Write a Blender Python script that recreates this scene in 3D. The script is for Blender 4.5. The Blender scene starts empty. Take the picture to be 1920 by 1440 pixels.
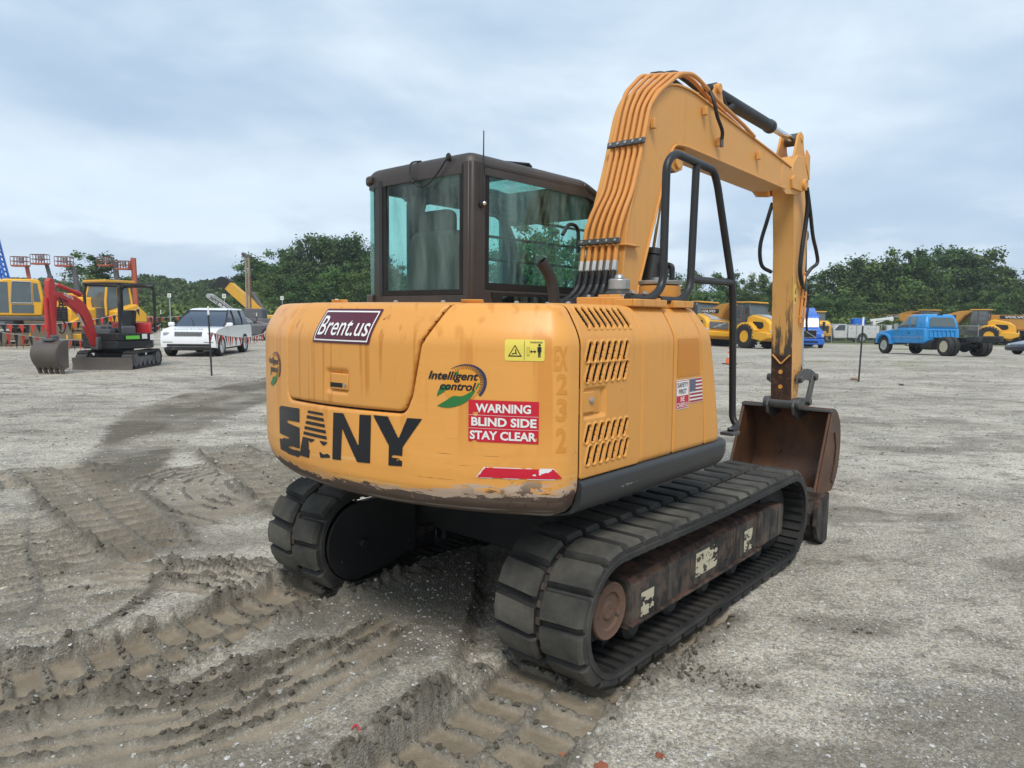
import bpy, bmesh, math, random
import numpy as np
from mathutils import Vector, Matrix, Euler
rnd = random.Random(7)
RS = np.random.RandomState(11)
SC = bpy.context.scene
COL = SC.collection
PI = math.pi

# ------------------------------------------------------------------ mesh helpers
def link(o, parent=None):
    COL.objects.link(o)
    if parent is not None: o.parent = parent
    return o

def V3(p): return np.array(p, float)

def frame_from(d):
    d = V3(d); d = d/np.linalg.norm(d)
    a = np.array([0, 0, 1.]) if abs(d[2]) < .9 else np.array([1., 0, 0])
    u = np.cross(a, d); u /= np.linalg.norm(u)
    return u, np.cross(d, u), d

def spline(pts, n=6):
    """Catmull-Rom through the points, n steps per span."""
    P = [V3(p) for p in pts]; P = [2*P[0]-P[1]] + P + [2*P[-1]-P[-2]]
    out = []
    for i in range(1, len(P)-2):
        for k in range(n):
            t = k/n
            out.append(.5*((2*P[i]) + (P[i+1]-P[i-1])*t + (2*P[i-1]-5*P[i]+4*P[i+1]-P[i+2])*t*t + (3*P[i]-P[i-1]-3*P[i+1]+P[i+2])*t**3))
    out.append(P[-2]); return out

def fillet(pts, r, n=5):
    """Round the inner corners of an open polyline."""
    P = [V3(p) for p in pts]; out = [P[0]]
    for i in range(1, len(P)-1):
        a, b, c = P[i-1], P[i], P[i+1]
        la, lc = np.linalg.norm(a-b), np.linalg.norm(c-b)
        d = min(r, la*.48, lc*.48)
        p, q = b+(a-b)/la*d, b+(c-b)/lc*d
        for k in range(n+1):
            t = k/n; out.append((1-t)**2*p + 2*t*(1-t)*b + t*t*q)
    out.append(P[-1]); return out

class MB:
    def __init__(s): s.v = []; s.f = []; s.m = []; s.mi = 0
    def add(s, vs, fs):
        o = len(s.v); s.v += [tuple(map(float, v)) for v in vs]
        s.f += [tuple(i+o for i in f) for f in fs]; s.m += [s.mi]*len(fs); return s
    def box(s, c, d, R=None, ch=0.0):
        """Box with chamfered edges; c centre, d full sizes, R 3x3 or (rx,ry,rz)."""
        h = V3(d)/2; c = V3(c)
        if R is not None and np.shape(R) == (3,): R = np.array(Euler(R).to_matrix())
        ch = min(ch, *(h*.45)) if ch else 0
        if not ch:
            vs = [np.array([x, y, z])*h for x in (-1, 1) for y in (-1, 1) for z in (-1, 1)]
            fs = [(0, 1, 3, 2), (4, 6, 7, 5), (0, 4, 5, 1), (2, 3, 7, 6), (0, 2, 6, 4), (1, 5, 7, 3)]
        else:
            idx = {}; vs = []
            for x in (-1, 1):
                for y in (-1, 1):
                    for z in (-1, 1):
                        sg = np.array([x, y, z])
                        for a in range(3):
                            p = sg*(h-ch); p[a] = sg[a]*h[a]; idx[(x, y, z, a)] = len(vs); vs.append(p)
            fs = []
            for a in range(3):
                b, c2 = [k for k in range(3) if k != a]
                for sgn in (-1, 1):
                    q = []
                    for (i, j) in ((-1, -1), (1, -1), (1, 1), (-1, 1)):
                        k = [0, 0, 0]; k[a] = sgn; k[b] = i; k[c2] = j; q.append(idx[(*k, a)])
                    fs.append(tuple(q))
            for a in range(3):       # edge faces along axis a
                b, c2 = [k for k in range(3) if k != a]
                for i in (-1, 1):
                    for j in (-1, 1):
                        k0 = [0, 0, 0]; k0[b] = i; k0[c2] = j; k1 = list(k0); k0[a] = -1; k1[a] = 1
                        fs.append((idx[(*k0, b)], idx[(*k1, b)], idx[(*k1, c2)], idx[(*k0, c2)]))
            for x in (-1, 1):
                for y in (-1, 1):
                    for z in (-1, 1): fs.append(tuple(idx[(x, y, z, a)] for a in range(3)))
        vs = [(R @ v if R is not None else v)+c for v in vs]
        return s.add(vs, fs)
    def prism(s, poly, a, b, ax='x', c=(0, 0, 0)):
        """Extrude a 2D polygon along an axis from a to b: ax x -> poly is (y,z); y -> (x,z); z -> (x,y)."""
        n = len(poly); vs = []
        for t in (a, b):
            for p in poly:
                vs.append({'x': (t, p[0], p[1]), 'y': (p[0], t, p[1]), 'z': (p[0], p[1], t)}[ax])
        vs = [V3(v)+V3(c) for v in vs]
        fs = [tuple(range(n)), tuple(range(2*n-1, n-1, -1))] + [(i, i+n, (i+1) % n+n, (i+1) % n) for i in range(n)]
        return s.add(vs, fs)
    def strip(s, pts, w0, w1, t, ax='x', closed=False):
        """A plate of thickness t following a 2D polyline, between w0 and w1 along the axis; t offsets to the left of travel."""
        P = [V3((*p, 0))[:2] for p in pts]; n = len(P); N = []
        for i in range(n):
            a = P[max(i-1, 0)] if not closed else P[i-1]; b = P[min(i+1, n-1)] if not closed else P[(i+1) % n]
            d = b-a; d = d/max(np.linalg.norm(d), 1e-9); N.append(np.array([-d[1], d[0]]))
        Q = [p+nn*t for p, nn in zip(P, N)]
        m = lambda p, w: {'x': (w, p[0], p[1]), 'y': (p[0], w, p[1]), 'z': (p[0], p[1], w)}[ax]
        vs = []
        for p, q in zip(P, Q): vs += [m(p, w0), m(q, w0), m(q, w1), m(p, w1)]
        fs = []
        k = n if closed else n-1
        for i in range(k):
            a, b = 4*i, 4*((i+1) % n)
            for j in range(4): fs.append((a+j, a+(j+1) % 4, b+(j+1) % 4, b+j))
        if not closed: fs += [(0, 1, 2, 3), (4*n-1, 4*n-2, 4*n-3, 4*n-4)]
        return s.add(vs, fs)
    def tube(s, pts, r, n=8, caps=True):
        P = [V3(p) for p in pts]; m = len(P)
        if m < 2: return s
        rr = r if hasattr(r, '__len__') else [r]*m
        T = [P[min(i+1, m-1)]-P[max(i-1, 0)] for i in range(m)]
        T = [t/max(np.linalg.norm(t), 1e-9) for t in T]
        u = frame_from(T[0])[0]; vs = []
        for i in range(m):
            u = u-T[i]*(u@T[i]); u /= max(np.linalg.norm(u), 1e-9); w = np.cross(T[i], u)
            for k in range(n):
                a = 2*PI*k/n; vs.append(P[i]+rr[i]*(math.cos(a)*u+math.sin(a)*w))
        fs = []
        for i in range(m-1):
            for k in range(n):
                fs.append((i*n+k, i*n+(k+1) % n, (i+1)*n+(k+1) % n, (i+1)*n+k))
        if caps: fs += [tuple(range(n-1, -1, -1)), tuple(range((m-1)*n, m*n))]
        return s.add(vs, fs)
    def cyl(s, p0, p1, r0, r1=None, n=20): return s.tube([p0, p1], [r0, r0 if r1 is None else r1], n)
    def lathe(s, prof, c, d=(0, 0, 1), n=24, cap=True):
        """Rings of (radius, height) about axis d through c."""
        u, w, d = frame_from(d); c = V3(c); vs = []
        for (r, h) in prof:
            for k in range(n):
                a = 2*PI*k/n; vs.append(c+d*h+r*(math.cos(a)*u+math.sin(a)*w))
        fs = []
        for i in range(len(prof)-1):
            for k in range(n): fs.append((i*n+k, i*n+(k+1) % n, (i+1)*n+(k+1) % n, (i+1)*n+k))
        if cap: fs += [tuple(range(n-1, -1, -1)), tuple(range((len(prof)-1)*n, len(prof)*n))]
        return s.add(vs, fs)
    def loft(s, rings, cap=True, closed_ring=True):
        n = len(rings[0]); vs = [p for r in rings for p in r]; fs = []
        for i in range(len(rings)-1):
            for k in range(n if closed_ring else n-1):
                fs.append((i*n+k, i*n+(k+1) % n, (i+1)*n+(k+1) % n, (i+1)*n+k))
        if cap: fs += [tuple(range(n-1, -1, -1)), tuple(range((len(rings)-1)*n, len(rings)*n))]
        return s.add(vs, fs)
    def ring(s, outer, inner, a, b, ax='x'):
        """A frame between two polygons of equal corner count, extruded from a to b."""
        n = len(outer)
        m = lambda p, w: {'x': (w, p[0], p[1]), 'y': (p[0], w, p[1]), 'z': (p[0], p[1], w)}[ax]
        vs = [m(p, a) for p in outer]+[m(p, a) for p in inner]+[m(p, b) for p in outer]+[m(p, b) for p in inner]
        fs = []
        for i in range(n):
            j = (i+1) % n
            fs += [(i, j, n+j, n+i), (2*n+i, 3*n+i, 3*n+j, 2*n+j), (i, 2*n+i, 2*n+j, j), (n+i, n+j, 3*n+j, 3*n+i)]
        return s.add(vs, fs)
    def sphere(s, c, r, n=12, m=8, sq=(1, 1, 1)):
        c = V3(c); vs = []; fs = []
        for i in range(m+1):
            t = PI*i/m
            for k in range(n):
                a = 2*PI*k/n; vs.append(c+r*np.array([math.sin(t)*math.cos(a)*sq[0], math.sin(t)*math.sin(a)*sq[1], math.cos(t)*sq[2]]))
        for i in range(m):
            for k in range(n): fs.append((i*n+k, (i+1)*n+k, (i+1)*n+(k+1) % n, i*n+(k+1) % n))
        return s.add(vs, fs)
    def mesh(s, name, mats, ang=35):
        me = bpy.data.meshes.new(name); me.from_pydata(s.v, [], s.f)
        for m in (mats if isinstance(mats, (list, tuple)) else [mats]): me.materials.append(m)
        if any(s.m): me.polygons.foreach_set('material_index', s.m)
        bm = bmesh.new(); bm.from_mesh(me); bmesh.ops.remove_doubles(bm, verts=bm.verts, dist=1e-5)
        bmesh.ops.recalc_face_normals(bm, faces=bm.faces); bm.to_mesh(me); bm.free()
        me.shade_smooth()
        if ang is not None: me.set_sharp_from_angle(angle=math.radians(ang))
        me.update(); return me
    def build(s, name, mats, parent=None, bev=0, ang=35, seg=2, loc=None, rot=None):
        o = link(bpy.data.objects.new(name, s.mesh(name, mats, ang)), parent)
        if loc is not None: o.location = loc
        if rot is not None: o.rotation_euler = rot
        if bev:
            b = o.modifiers.new('bevel', 'BEVEL'); b.width = bev; b.segments = seg; b.limit_method = 'ANGLE'; b.angle_limit = math.radians(38); b.harden_normals = False
        return o

def np_mesh(name, V, Fq, mat, smooth=True, attrs=None):
    """Mesh from numpy arrays; Fq is (n,3) or (n,4)."""
    me = bpy.data.meshes.new(name); k = Fq.shape[1]
    me.vertices.add(len(V)); me.vertices.foreach_set('co', np.ascontiguousarray(V, dtype=np.float32).ravel())
    me.loops.add(Fq.size); me.loops.foreach_set('vertex_index', np.ascontiguousarray(Fq, dtype=np.int32).ravel())
    me.polygons.add(len(Fq)); me.polygons.foreach_set('loop_start', np.arange(len(Fq), dtype=np.int32)*k)
    me.update(calc_edges=True)
    me.polygons.foreach_set('use_smooth', np.full(len(Fq), smooth))
    for nm, a in (attrs or {}).items():
        at = me.attributes.new(nm, 'FLOAT', 'POINT'); at.data.foreach_set('value', np.ascontiguousarray(a, dtype=np.float32))
    if mat: me.materials.append(mat)
    return me

def thing(name, label, cat, loc=(0, 0, 0), rz=0, group=None):
    o = link(bpy.data.objects.new(name, None)); o.empty_display_size = .2
    o.location = loc; o.rotation_euler = (0, 0, rz); return tag(o, label, cat, group)
def tag(o, label=None, cat=None, group=None, kind=None):
    if label: o['label'] = label
    if cat: o['category'] = cat
    if group: o['group'] = group
    if kind: o['kind'] = kind
    return o
KIDS = {}
def copy_tree(o, parent=None):
    c = o.copy(); COL.objects.link(c)
    if parent is not None: c.parent = parent
    for ch in list(o.children): copy_tree(ch, c)
    return c

# ------------------------------------------------------------------ signed distance panels
def sd_rbox(x, y, cx, cy, hx, hy, r):
    qx = np.abs(x-cx)-hx+r; qy = np.abs(y-cy)-hy+r
    return np.hypot(np.maximum(qx, 0), np.maximum(qy, 0))+np.minimum(np.maximum(qx, qy), 0)-r
def sd_seg(x, y, x0, y0, x1, y1, r):
    dx, dy = x1-x0, y1-y0; t = np.clip(((x-x0)*dx+(y-y0)*dy)/(dx*dx+dy*dy), 0, 1)
    return np.hypot(x-x0-t*dx, y-y0-t*dy)-r
def sd_poly(x, y, P, r=0.0):
    """Signed distance to a polygon (negative inside); r rounds the corners of a polygon given already shrunk by r."""
    d = np.full(np.shape(x), 1e9); ins = np.zeros(np.shape(x), bool); n = len(P)
    for i in range(n):
        x0, y0 = P[i]; x1, y1 = P[(i+1) % n]; dx, dy = x1-x0, y1-y0
        t = np.clip(((x-x0)*dx+(y-y0)*dy)/(dx*dx+dy*dy), 0, 1)
        d = np.minimum(d, np.hypot(x-x0-t*dx, y-y0-t*dy))
        c = ((y0 > y) != (y1 > y)) & (x < (dx)*(y-y0)/((dy) if dy else 1e-12)+x0); ins ^= c
    return np.where(ins, -d, d)-r

def grid_panel(name, fmap, s0, s1, z0, z1, sdf, mat, parent=None, res=.008, h=0.0, edge=.006, rim=.012, hf=None, ang=50, back=False):
    """A sheet over a curved surface fmap(s,z,h)->xyz, kept where sdf<0, its borders snapped to the contour, edges rolled and given a rim."""
    ns = max(2, int((s1-s0)/res)); nz = max(2, int((z1-z0)/res))
    S, Z = np.meshgrid(np.linspace(s0, s1, ns+1), np.linspace(z0, z1, nz+1), indexing='ij')
    S = S.ravel(); Z = Z.ravel(); e = 1e-4
    for it in range(2):
        d = sdf(S, Z); gx = (sdf(S+e, Z)-d)/e; gz = (sdf(S, Z+e)-d)/e; g2 = np.maximum(gx*gx+gz*gz, .25)
        m = np.abs(d) < res*.62
        S = np.where(m, S-gx*d/g2, S); Z = np.where(m, Z-gz*d/g2, Z)
    d = sdf(S, Z); idx = np.arange((ns+1)*(nz+1)).reshape(ns+1, nz+1)
    q = np.stack([idx[:-1, :-1], idx[1:, :-1], idx[1:, 1:], idx[:-1, 1:]], -1).reshape(-1, 4)
    keep = (d[q] < res*.05).all(1); q = q[keep]
    H = np.full(S.shape, h, float)
    if edge: H -= edge*(1-np.clip(-d/edge, 0, 1))**2
    if hf is not None: H += hf(S, Z)
    P = fmap(S, Z, H)
    used = np.unique(q); re = -np.ones(len(S), int); re[used] = np.arange(len(used)); q = re[q]; V = P[used]
    if rim:
        Pb = fmap(S[used], Z[used], H[used]-rim)
        ed = np.concatenate([q[:, [0, 1]], q[:, [1, 2]], q[:, [2, 3]], q[:, [3, 0]]])
        key = np.sort(ed, 1); key = key[:, 0].astype(np.int64)*len(V)+key[:, 1]
        u, inv, cnt = np.unique(key, return_inverse=True, return_counts=True); b = ed[cnt[inv] == 1]
        n0 = len(V); V = np.concatenate([V, Pb])
        q = np.concatenate([q, np.stack([b[:, 1], b[:, 0], b[:, 0]+n0, b[:, 1]+n0], 1)])
        if back:
            q = np.concatenate([q, q[:keep.sum()][:, ::-1]+n0])
        used = np.unique(q); re = -np.ones(len(V), int); re[used] = np.arange(len(used)); q = re[q]; V = V[used]
    me = np_mesh(name, V, q, mat)
    me.set_sharp_from_angle(angle=math.radians(ang))
    return link(bpy.data.objects.new(name, me), parent)

# ------------------------------------------------------------------ lettering
_TXT = {}
def text_geo(s, bold=0.0, shear=0.0):
    key = (s, bold, shear)
    if key in _TXT: return _TXT[key]
    cu = bpy.data.curves.new('txt', 'FONT'); cu.body = s; cu.size = 1; cu.offset = bold; cu.shear = shear; cu.resolution_u = 3
    o = bpy.data.objects.new('txt', cu); COL.objects.link(o)
    dg = bpy.context.evaluated_depsgraph_get(); dg.update(); ev = o.evaluated_get(dg); me = ev.to_mesh()
    v = np.array([tuple(x.co)[:2] for x in me.vertices]); f = [tuple(p.vertices) for p in me.polygons]
    ev.to_mesh_clear(); bpy.data.objects.remove(o); bpy.data.curves.remove(cu)
    v = v-v.min(0); _TXT[key] = (v, f, v.max(0)); return _TXT[key]
def cut2d(x, y, f, fmap, L=.022):
    """Cut flat print finely enough to follow a curved surface."""
    if getattr(fmap, 'flat', False): return x, y, f
    bm = bmesh.new(); vs = [bm.verts.new((a, b, 0)) for a, b in zip(x, y)]
    for q in f:
        try: bm.faces.new([vs[i] for i in q])
        except ValueError: pass
    bmesh.ops.triangulate(bm, faces=bm.faces)
    for k in range(4):
        es = [e for e in bm.edges if e.calc_length() > L]
        if not es: break
        bmesh.ops.subdivide_edges(bm, edges=es, cuts=1); bmesh.ops.triangulate(bm, faces=bm.faces)
    bm.verts.index_update(); V = np.array([v.co[:2] for v in bm.verts]); F = [tuple(v.index for v in q.verts) for q in bm.faces]; bm.free()
    return V[:, 0], V[:, 1], F
def text_on(name, s, fmap, x0, x1, y0, y1, mat, parent=None, bold=0.0, shear=0.0, h=.003, flip=False):
    """Letters fitted into the box x0..x1, y0..y1 of a surface."""
    v, f, mx = text_geo(s, bold, shear)
    x = x0+v[:, 0]/mx[0]*(x1-x0); y = y0+v[:, 1]/mx[1]*(y1-y0)
    x, y, f = cut2d(x, y, f, fmap); P = fmap(x, y, np.full(len(x), h)); mb = MB(); mb.add(P, f)
    me = bpy.data.meshes.new(name); me.from_pydata(mb.v, [], mb.f); me.materials.append(mat)
    return link(bpy.data.objects.new(name, me), parent)
def poly_on(name, polys, fmap, mat, parent=None, h=.003):
    """Flat polygons laid on a surface."""
    mb = MB()
    for P in polys:
        A = np.array(P, float); x, y, f = cut2d(A[:, 0], A[:, 1], [tuple(range(len(P)))], fmap); mb.add(fmap(x, y, np.full(len(x), h)), f)
    me = bpy.data.meshes.new(name); me.from_pydata(mb.v, [], mb.f); me.materials.append(mat)
    return link(bpy.data.objects.new(name, me), parent)
def plane_map(o, u, w):
    o, u, w = V3(o), V3(u), V3(w); u = u/np.linalg.norm(u); w = w/np.linalg.norm(w); n = np.cross(u, w)
    f = lambda s, z, h: o+np.outer(s, u)+np.outer(z, w)+np.outer(np.broadcast_to(h, np.shape(s)), n)
    f.flat = True; return f

# ------------------------------------------------------------------ numpy noise
def _hash(ix, iy, seed):
    n = (ix*374761393+iy*668265263+seed*982451653) & 0x7fffffff
    n = ((n ^ (n >> 13))*1274126177) & 0x7fffffff
    return ((n ^ (n >> 16)) & 0xffff)/65535.0
def vnoise(x, y, seed=0):
    ix = np.floor(x).astype(np.int64); iy = np.floor(y).astype(np.int64); fx = x-ix; fy = y-iy
    u = fx*fx*fx*(fx*(fx*6-15)+10); v = fy*fy*fy*(fy*(fy*6-15)+10)
    a = _hash(ix, iy, seed); b = _hash(ix+1, iy, seed); c = _hash(ix, iy+1, seed); d = _hash(ix+1, iy+1, seed)
    return (a+(b-a)*u+(c-a)*v+(a-b-c+d)*u*v)*2-1
def fbm(x, y, oct=4, seed=0, gain=.5):
    r = 0; a = 1; t = 0
    for k in range(oct):
        r = r+a*vnoise(x*2**k+k*17.3, y*2**k-k*9.1, seed+k); t += a; a *= gain
    return r/t
def sstep(a, b, x):
    t = np.clip((x-a)/(b-a), 0, 1); return t*t*(3-2*t)

# ------------------------------------------------------------------ materials
class NT:
    def __init__(s, name):
        s.m = bpy.data.materials.new(name); s.m.use_nodes = True; s.t = s.m.node_tree; s.t.nodes.clear()
        s.out = s.t.nodes.new('ShaderNodeOutputMaterial')
    def n(s, ty, props=None, **ins):
        nd = s.t.nodes.new('ShaderNode'+ty)
        for k, v in (props or {}).items(): setattr(nd, k, v)
        for k, v in ins.items():
            k2 = k.replace('_', ' ')
            if k.startswith('i') and k[1:].isdigit(): sk = nd.inputs[int(k[1:])]
            else: sk = nd.inputs[k2]
            s.set(sk, v)
        return nd
    def set(s, sk, v):
        if isinstance(v, bpy.types.NodeSocket): s.t.links.new(v, sk)
        elif hasattr(v, 'outputs'): s.t.links.new(v.outputs[0], sk)
        else:
            if sk.type == 'RGBA' and hasattr(v, '__len__') and len(v) == 3: v = (*v, 1)
            sk.default_value = v
    def math(s, op, a, b=None, c=None, clamp=False):
        nd = s.t.nodes.new('ShaderNodeMath'); nd.operation = op; nd.use_clamp = clamp
        for i, v in enumerate((a, b, c)):
            if v is not None: s.set(nd.inputs[i], v)
        return nd.outputs[0]
    def mix(s, f, a, b, mode='MIX'):
        nd = s.t.nodes.new('ShaderNodeMix'); nd.data_type = 'RGBA'; nd.blend_type = mode
        s.set(nd.inputs[0], f); s.set(nd.inputs[6], a); s.set(nd.inputs[7], b); return nd.outputs[2]
    def ramp(s, f, a, b, lo=0.0, hi=1.0):
        nd = s.t.nodes.new('ShaderNodeMapRange'); nd.interpolation_type = 'SMOOTHSTEP'
        s.set(nd.inputs[0], f); nd.inputs[1].default_value = a; nd.inputs[2].default_value = b; nd.inputs[3].default_value = lo; nd.inputs[4].default_value = hi
        return nd.outputs[0]
    def noise(s, vec, scale, detail=4, rough=.5, dist=0):
        nd = s.n('TexNoise', None, Scale=scale, Detail=detail, Roughness=rough, Distortion=dist)
        if vec is not None: s.set(nd.inputs['Vector'], vec)
        return nd.outputs[0]
    def scaled(s, vec, sc):
        nd = s.n('Mapping'); s.set(nd.inputs['Vector'], vec); nd.inputs['Scale'].default_value = sc; return nd.outputs[0]
    def done(s, shader): s.t.links.new(shader.outputs[0] if hasattr(shader, 'outputs') else shader, s.out.inputs[0]); return s.m

def paint(name, col, rough=.45, metal=0.0, var=.15, dust=0.0, dustcol=(.33, .30, .25), chip=0.0, chipcol=(.05, .03, .02), drip=0.0, dripcol=None,
          bump=.0, coat=0.0, sc=1.0, chipsc=22, stretch=(1, 1, 1), spec=.5, bumpsc=50):
    t = NT(name); tc = t.n('TexCoord').outputs['Object']; v = t.scaled(tc, tuple(sc*k for k in stretch))
    n1 = t.noise(v, 2.2, 6, .6)
    c = t.mix(n1, [k*(1-var) for k in col], [min(1, k*(1+var)) for k in col])
    if drip:
        d = t.noise(t.scaled(tc, (34*sc, 34*sc, .8*sc)), 1.0, 2, .5); d = t.math('MULTIPLY', t.ramp(d, .56, .64, 0, drip), t.ramp(t.noise(tc, 3.5*sc, 3), .42, .58))
        c = t.mix(d, c, dripcol or [k*.6 for k in col])
    r = t.ramp(n1, .3, .7, rough*.82, min(1, rough*1.18))
    if dust:
        d = t.noise(v, 1.4, 9, .62); d = t.ramp(d, .62-.35*dust, .78, 0, min(1, dust*1.3)); c = t.mix(d, c, dustcol); r = t.math('MAXIMUM', r, t.math('MULTIPLY', d, .9))
    hh = t.noise(v, bumpsc, 4, .6)
    if chip:
        d = t.noise(v, chipsc, 7, .68); big = t.noise(v, 1.7, 3, .5)
        d = t.math('ADD', d, t.math('MULTIPLY', big, .35)); d = t.ramp(d, .99-.32*chip, 1.0-.32*chip+.015, 0, 1); c = t.mix(d, c, chipcol); r = t.math('MAXIMUM', r, t.math('MULTIPLY', d, .8))
    b = t.n('BsdfPrincipled', None, Base_Color=c, Roughness=r, Metallic=metal)
    b.inputs['Specular IOR Level'].default_value = spec; b.inputs['Coat Weight'].default_value = coat; b.inputs['Coat Roughness'].default_value = .08
    if bump:
        bn = t.n('Bump', None, Strength=bump, Distance=.01, Height=hh); t.set(b.inputs['Normal'], bn.outputs[0])
    return t.done(b)
def glass(name, tint=(.5, .8, .75), refl=1.0, dirt=.0, dirtcol=(.45, .5, .45)):
    t = NT(name); tr = t.n('BsdfTransparent', None, Color=tint); gl = t.n('BsdfGlossy', None, Color=(1, 1, 1), Roughness=.02)
    bf = t.n('NewGeometry').outputs['Backfacing']; fr = t.n('Fresnel', None, IOR=t.math('ADD', 1.5, t.math('MULTIPLY', bf, 1/1.5-1.5))); m = t.n('MixShader', None, i0=t.math('MULTIPLY', fr.outputs[0], refl), i1=tr.outputs[0], i2=gl.outputs[0])
    if dirt:
        tc = t.n('TexCoord').outputs['Object']; n1 = t.noise(t.scaled(tc, (8, 8, 1.6)), 1, 8, .65); n2 = t.noise(tc, 90, 3, .6)
        d = t.math('MULTIPLY', t.ramp(n1, .35, .75), dirt); d = t.math('ADD', d, t.math('MULTIPLY', t.ramp(n2, .62, .7), dirt*.5))
        df = t.n('BsdfDiffuse', None, Color=dirtcol); m = t.n('MixShader', None, i0=d, i1=m.outputs[0], i2=df.outputs[0])
    return t.done(m)
M = {}
# ------------------------------------------------------------------ camera, light, sky
CAMH = 1.65
def gz(x, y):
    """Height of the yard: level round the machine, falling a little towards the fence at the back right."""
    x = np.asarray(x, float); y = np.asarray(y, float)
    return -.85*sstep(24, 64, y)*sstep(.05, .35, x/np.maximum(np.abs(y), 1))*sstep(0, 5, y)
def pix(px, py, it=12):
    """Where the sight line through a photo pixel (1920 x 1440) meets the yard: used to measure positions once, in metres."""
    f = 1331.; ro = math.radians(.62); th = math.atan(130/f)
    fw = V3((0, math.cos(th), -math.sin(th))); u0 = V3((0, math.sin(th), math.cos(th))); r0 = V3((1, 0, 0))
    r = r0*math.cos(ro)+u0*math.sin(ro); u = u0*math.cos(ro)-r0*math.sin(ro)
    d = r*(px-960)/f+u*(720-py)/f+fw; z = 0.
    for i in range(it): P = V3((0, 0, CAMH))+d*((z-CAMH)/d[2]); z = float(gz(P[0], P[1]))
    return P
def ray_at(px, py, dist):
    """Point on that sight line at the depth y = dist."""
    f = 1331.; ro = math.radians(.62); th = math.atan(130/f)
    fw = V3((0, math.cos(th), -math.sin(th))); u0 = V3((0, math.sin(th), math.cos(th))); r0 = V3((1, 0, 0))
    r = r0*math.cos(ro)+u0*math.sin(ro); u = u0*math.cos(ro)-r0*math.sin(ro)
    d = r*(px-960)/f+u*(720-py)/f+fw
    return V3((0, 0, CAMH))+d*(dist/d[1])

cd = bpy.data.cameras.new('camera'); cam = link(bpy.data.objects.new('camera', cd))
cd.sensor_width = 36; cd.lens = 36*1331/1920; cd.clip_start = .05; cd.clip_end = 5000
cam.location = (0, 0, CAMH)
ro = math.radians(.62); th = math.atan(130/1331)
cam.matrix_world = Matrix.Translation((0, 0, CAMH)) @ Matrix.Rotation(PI/2-th, 4, 'X') @ Matrix.Rotation(ro, 4, 'Z')
SC.camera = cam
SUN_EL, SUN_AZ = math.radians(56), math.radians(182)     # compass bearing of the veiled sun: behind the camera
sl = bpy.data.lights.new('sun', 'SUN'); so = link(bpy.data.objects.new('sun', sl))
sl.energy = 1.5; sl.angle = math.radians(16); sl.color = (1, .96, .9)
sd = Vector((math.sin(SUN_AZ)*math.cos(SUN_EL), math.cos(SUN_AZ)*math.cos(SUN_EL), math.sin(SUN_EL)))
so.rotation_euler = sd.to_track_quat('Z', 'Y').to_euler()
wd = bpy.data.worlds.new('World'); SC.world = wd; wd.use_nodes = True
W = wd.node_tree; W.nodes.clear()
class WT(NT):
    def __init__(s): s.t = W
w = WT(); wo = W.nodes.new('ShaderNodeOutputWorld')
sky = W.nodes.new('ShaderNodeTexSky'); sky.sky_type = 'NISHITA'; sky.sun_disc = False; sky.sun_elevation = SUN_EL; sky.sun_rotation = SUN_AZ
sky.air_density = 1.0; sky.dust_density = 2.0
g = w.n('TexCoord').outputs['Generated']; sep = w.n('SeparateXYZ'); w.set(sep.inputs[0], g)
zc = w.math('ADD', w.math('MAXIMUM', sep.outputs[2], 0.0), .26)
cb = w.n('CombineXYZ', None, X=w.math('DIVIDE', sep.outputs[0], zc), Y=w.math('DIVIDE', sep.outputs[1], zc), Z=0.0)
m1 = w.n('Mapping'); w.set(m1.inputs[0], cb.outputs[0]); m1.inputs['Location'].default_value = (3.15, 1.4, .3); m1.inputs['Scale'].default_value = (.72, .80, 1)
n1 = w.noise(m1.outputs[0], 1.0, 8, .46, .5)
m2 = w.n('Mapping'); w.set(m2.inputs[0], cb.outputs[0]); m2.inputs['Location'].default_value = (7.7, .2, 2); m2.inputs['Scale'].default_value = (1.5, 1.9, 1)
n2 = w.noise(m2.outputs[0], 1.0, 9, .55, .3)
den = w.math('ADD', w.math('MULTIPLY', n1, .72), w.math('MULTIPLY', n2, .28))
t1 = w.ramp(den, .37, .59)
low = w.ramp(sep.outputs[2], .03, .34, 1, 0)
shade = w.mix(t1, (.295, .395, .51), (.60, .675, .735))
shade = w.mix(w.math('MULTIPLY', low, .62), shade, (.36, .455, .57))
m3 = w.n('Mapping'); w.set(m3.inputs[0], g); m3.inputs['Scale'].default_value = (3.2, 3.2, 11); m3.inputs['Location'].default_value = (1.3, .4, .25)
n3 = w.noise(m3.outputs[0], 1.0, 7, .55)
bank = w.math('MULTIPLY', w.ramp(n3, .47, .60), w.math('MULTIPLY', w.ramp(sep.outputs[2], .02, .06), w.ramp(sep.outputs[2], .10, .17, 1, 0)))
shade = w.mix(w.math('MULTIPLY', bank, .65), shade, (.60, .675, .74))
blue = w.mix(1.0, sky.outputs[0], (.055, .055, .055), 'MULTIPLY')
final = w.mix(.93, blue, shade)
bg = W.nodes.new('ShaderNodeBackground'); w.set(bg.inputs[0], final); bg.inputs[1].default_value = 1.0
W.links.new(bg.outputs[0], wo.inputs[0])
SC.view_settings.view_transform = 'Standard'; SC.view_settings.look = 'None'; SC.view_settings.exposure = .72; SC.view_settings.gamma = 1

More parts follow.
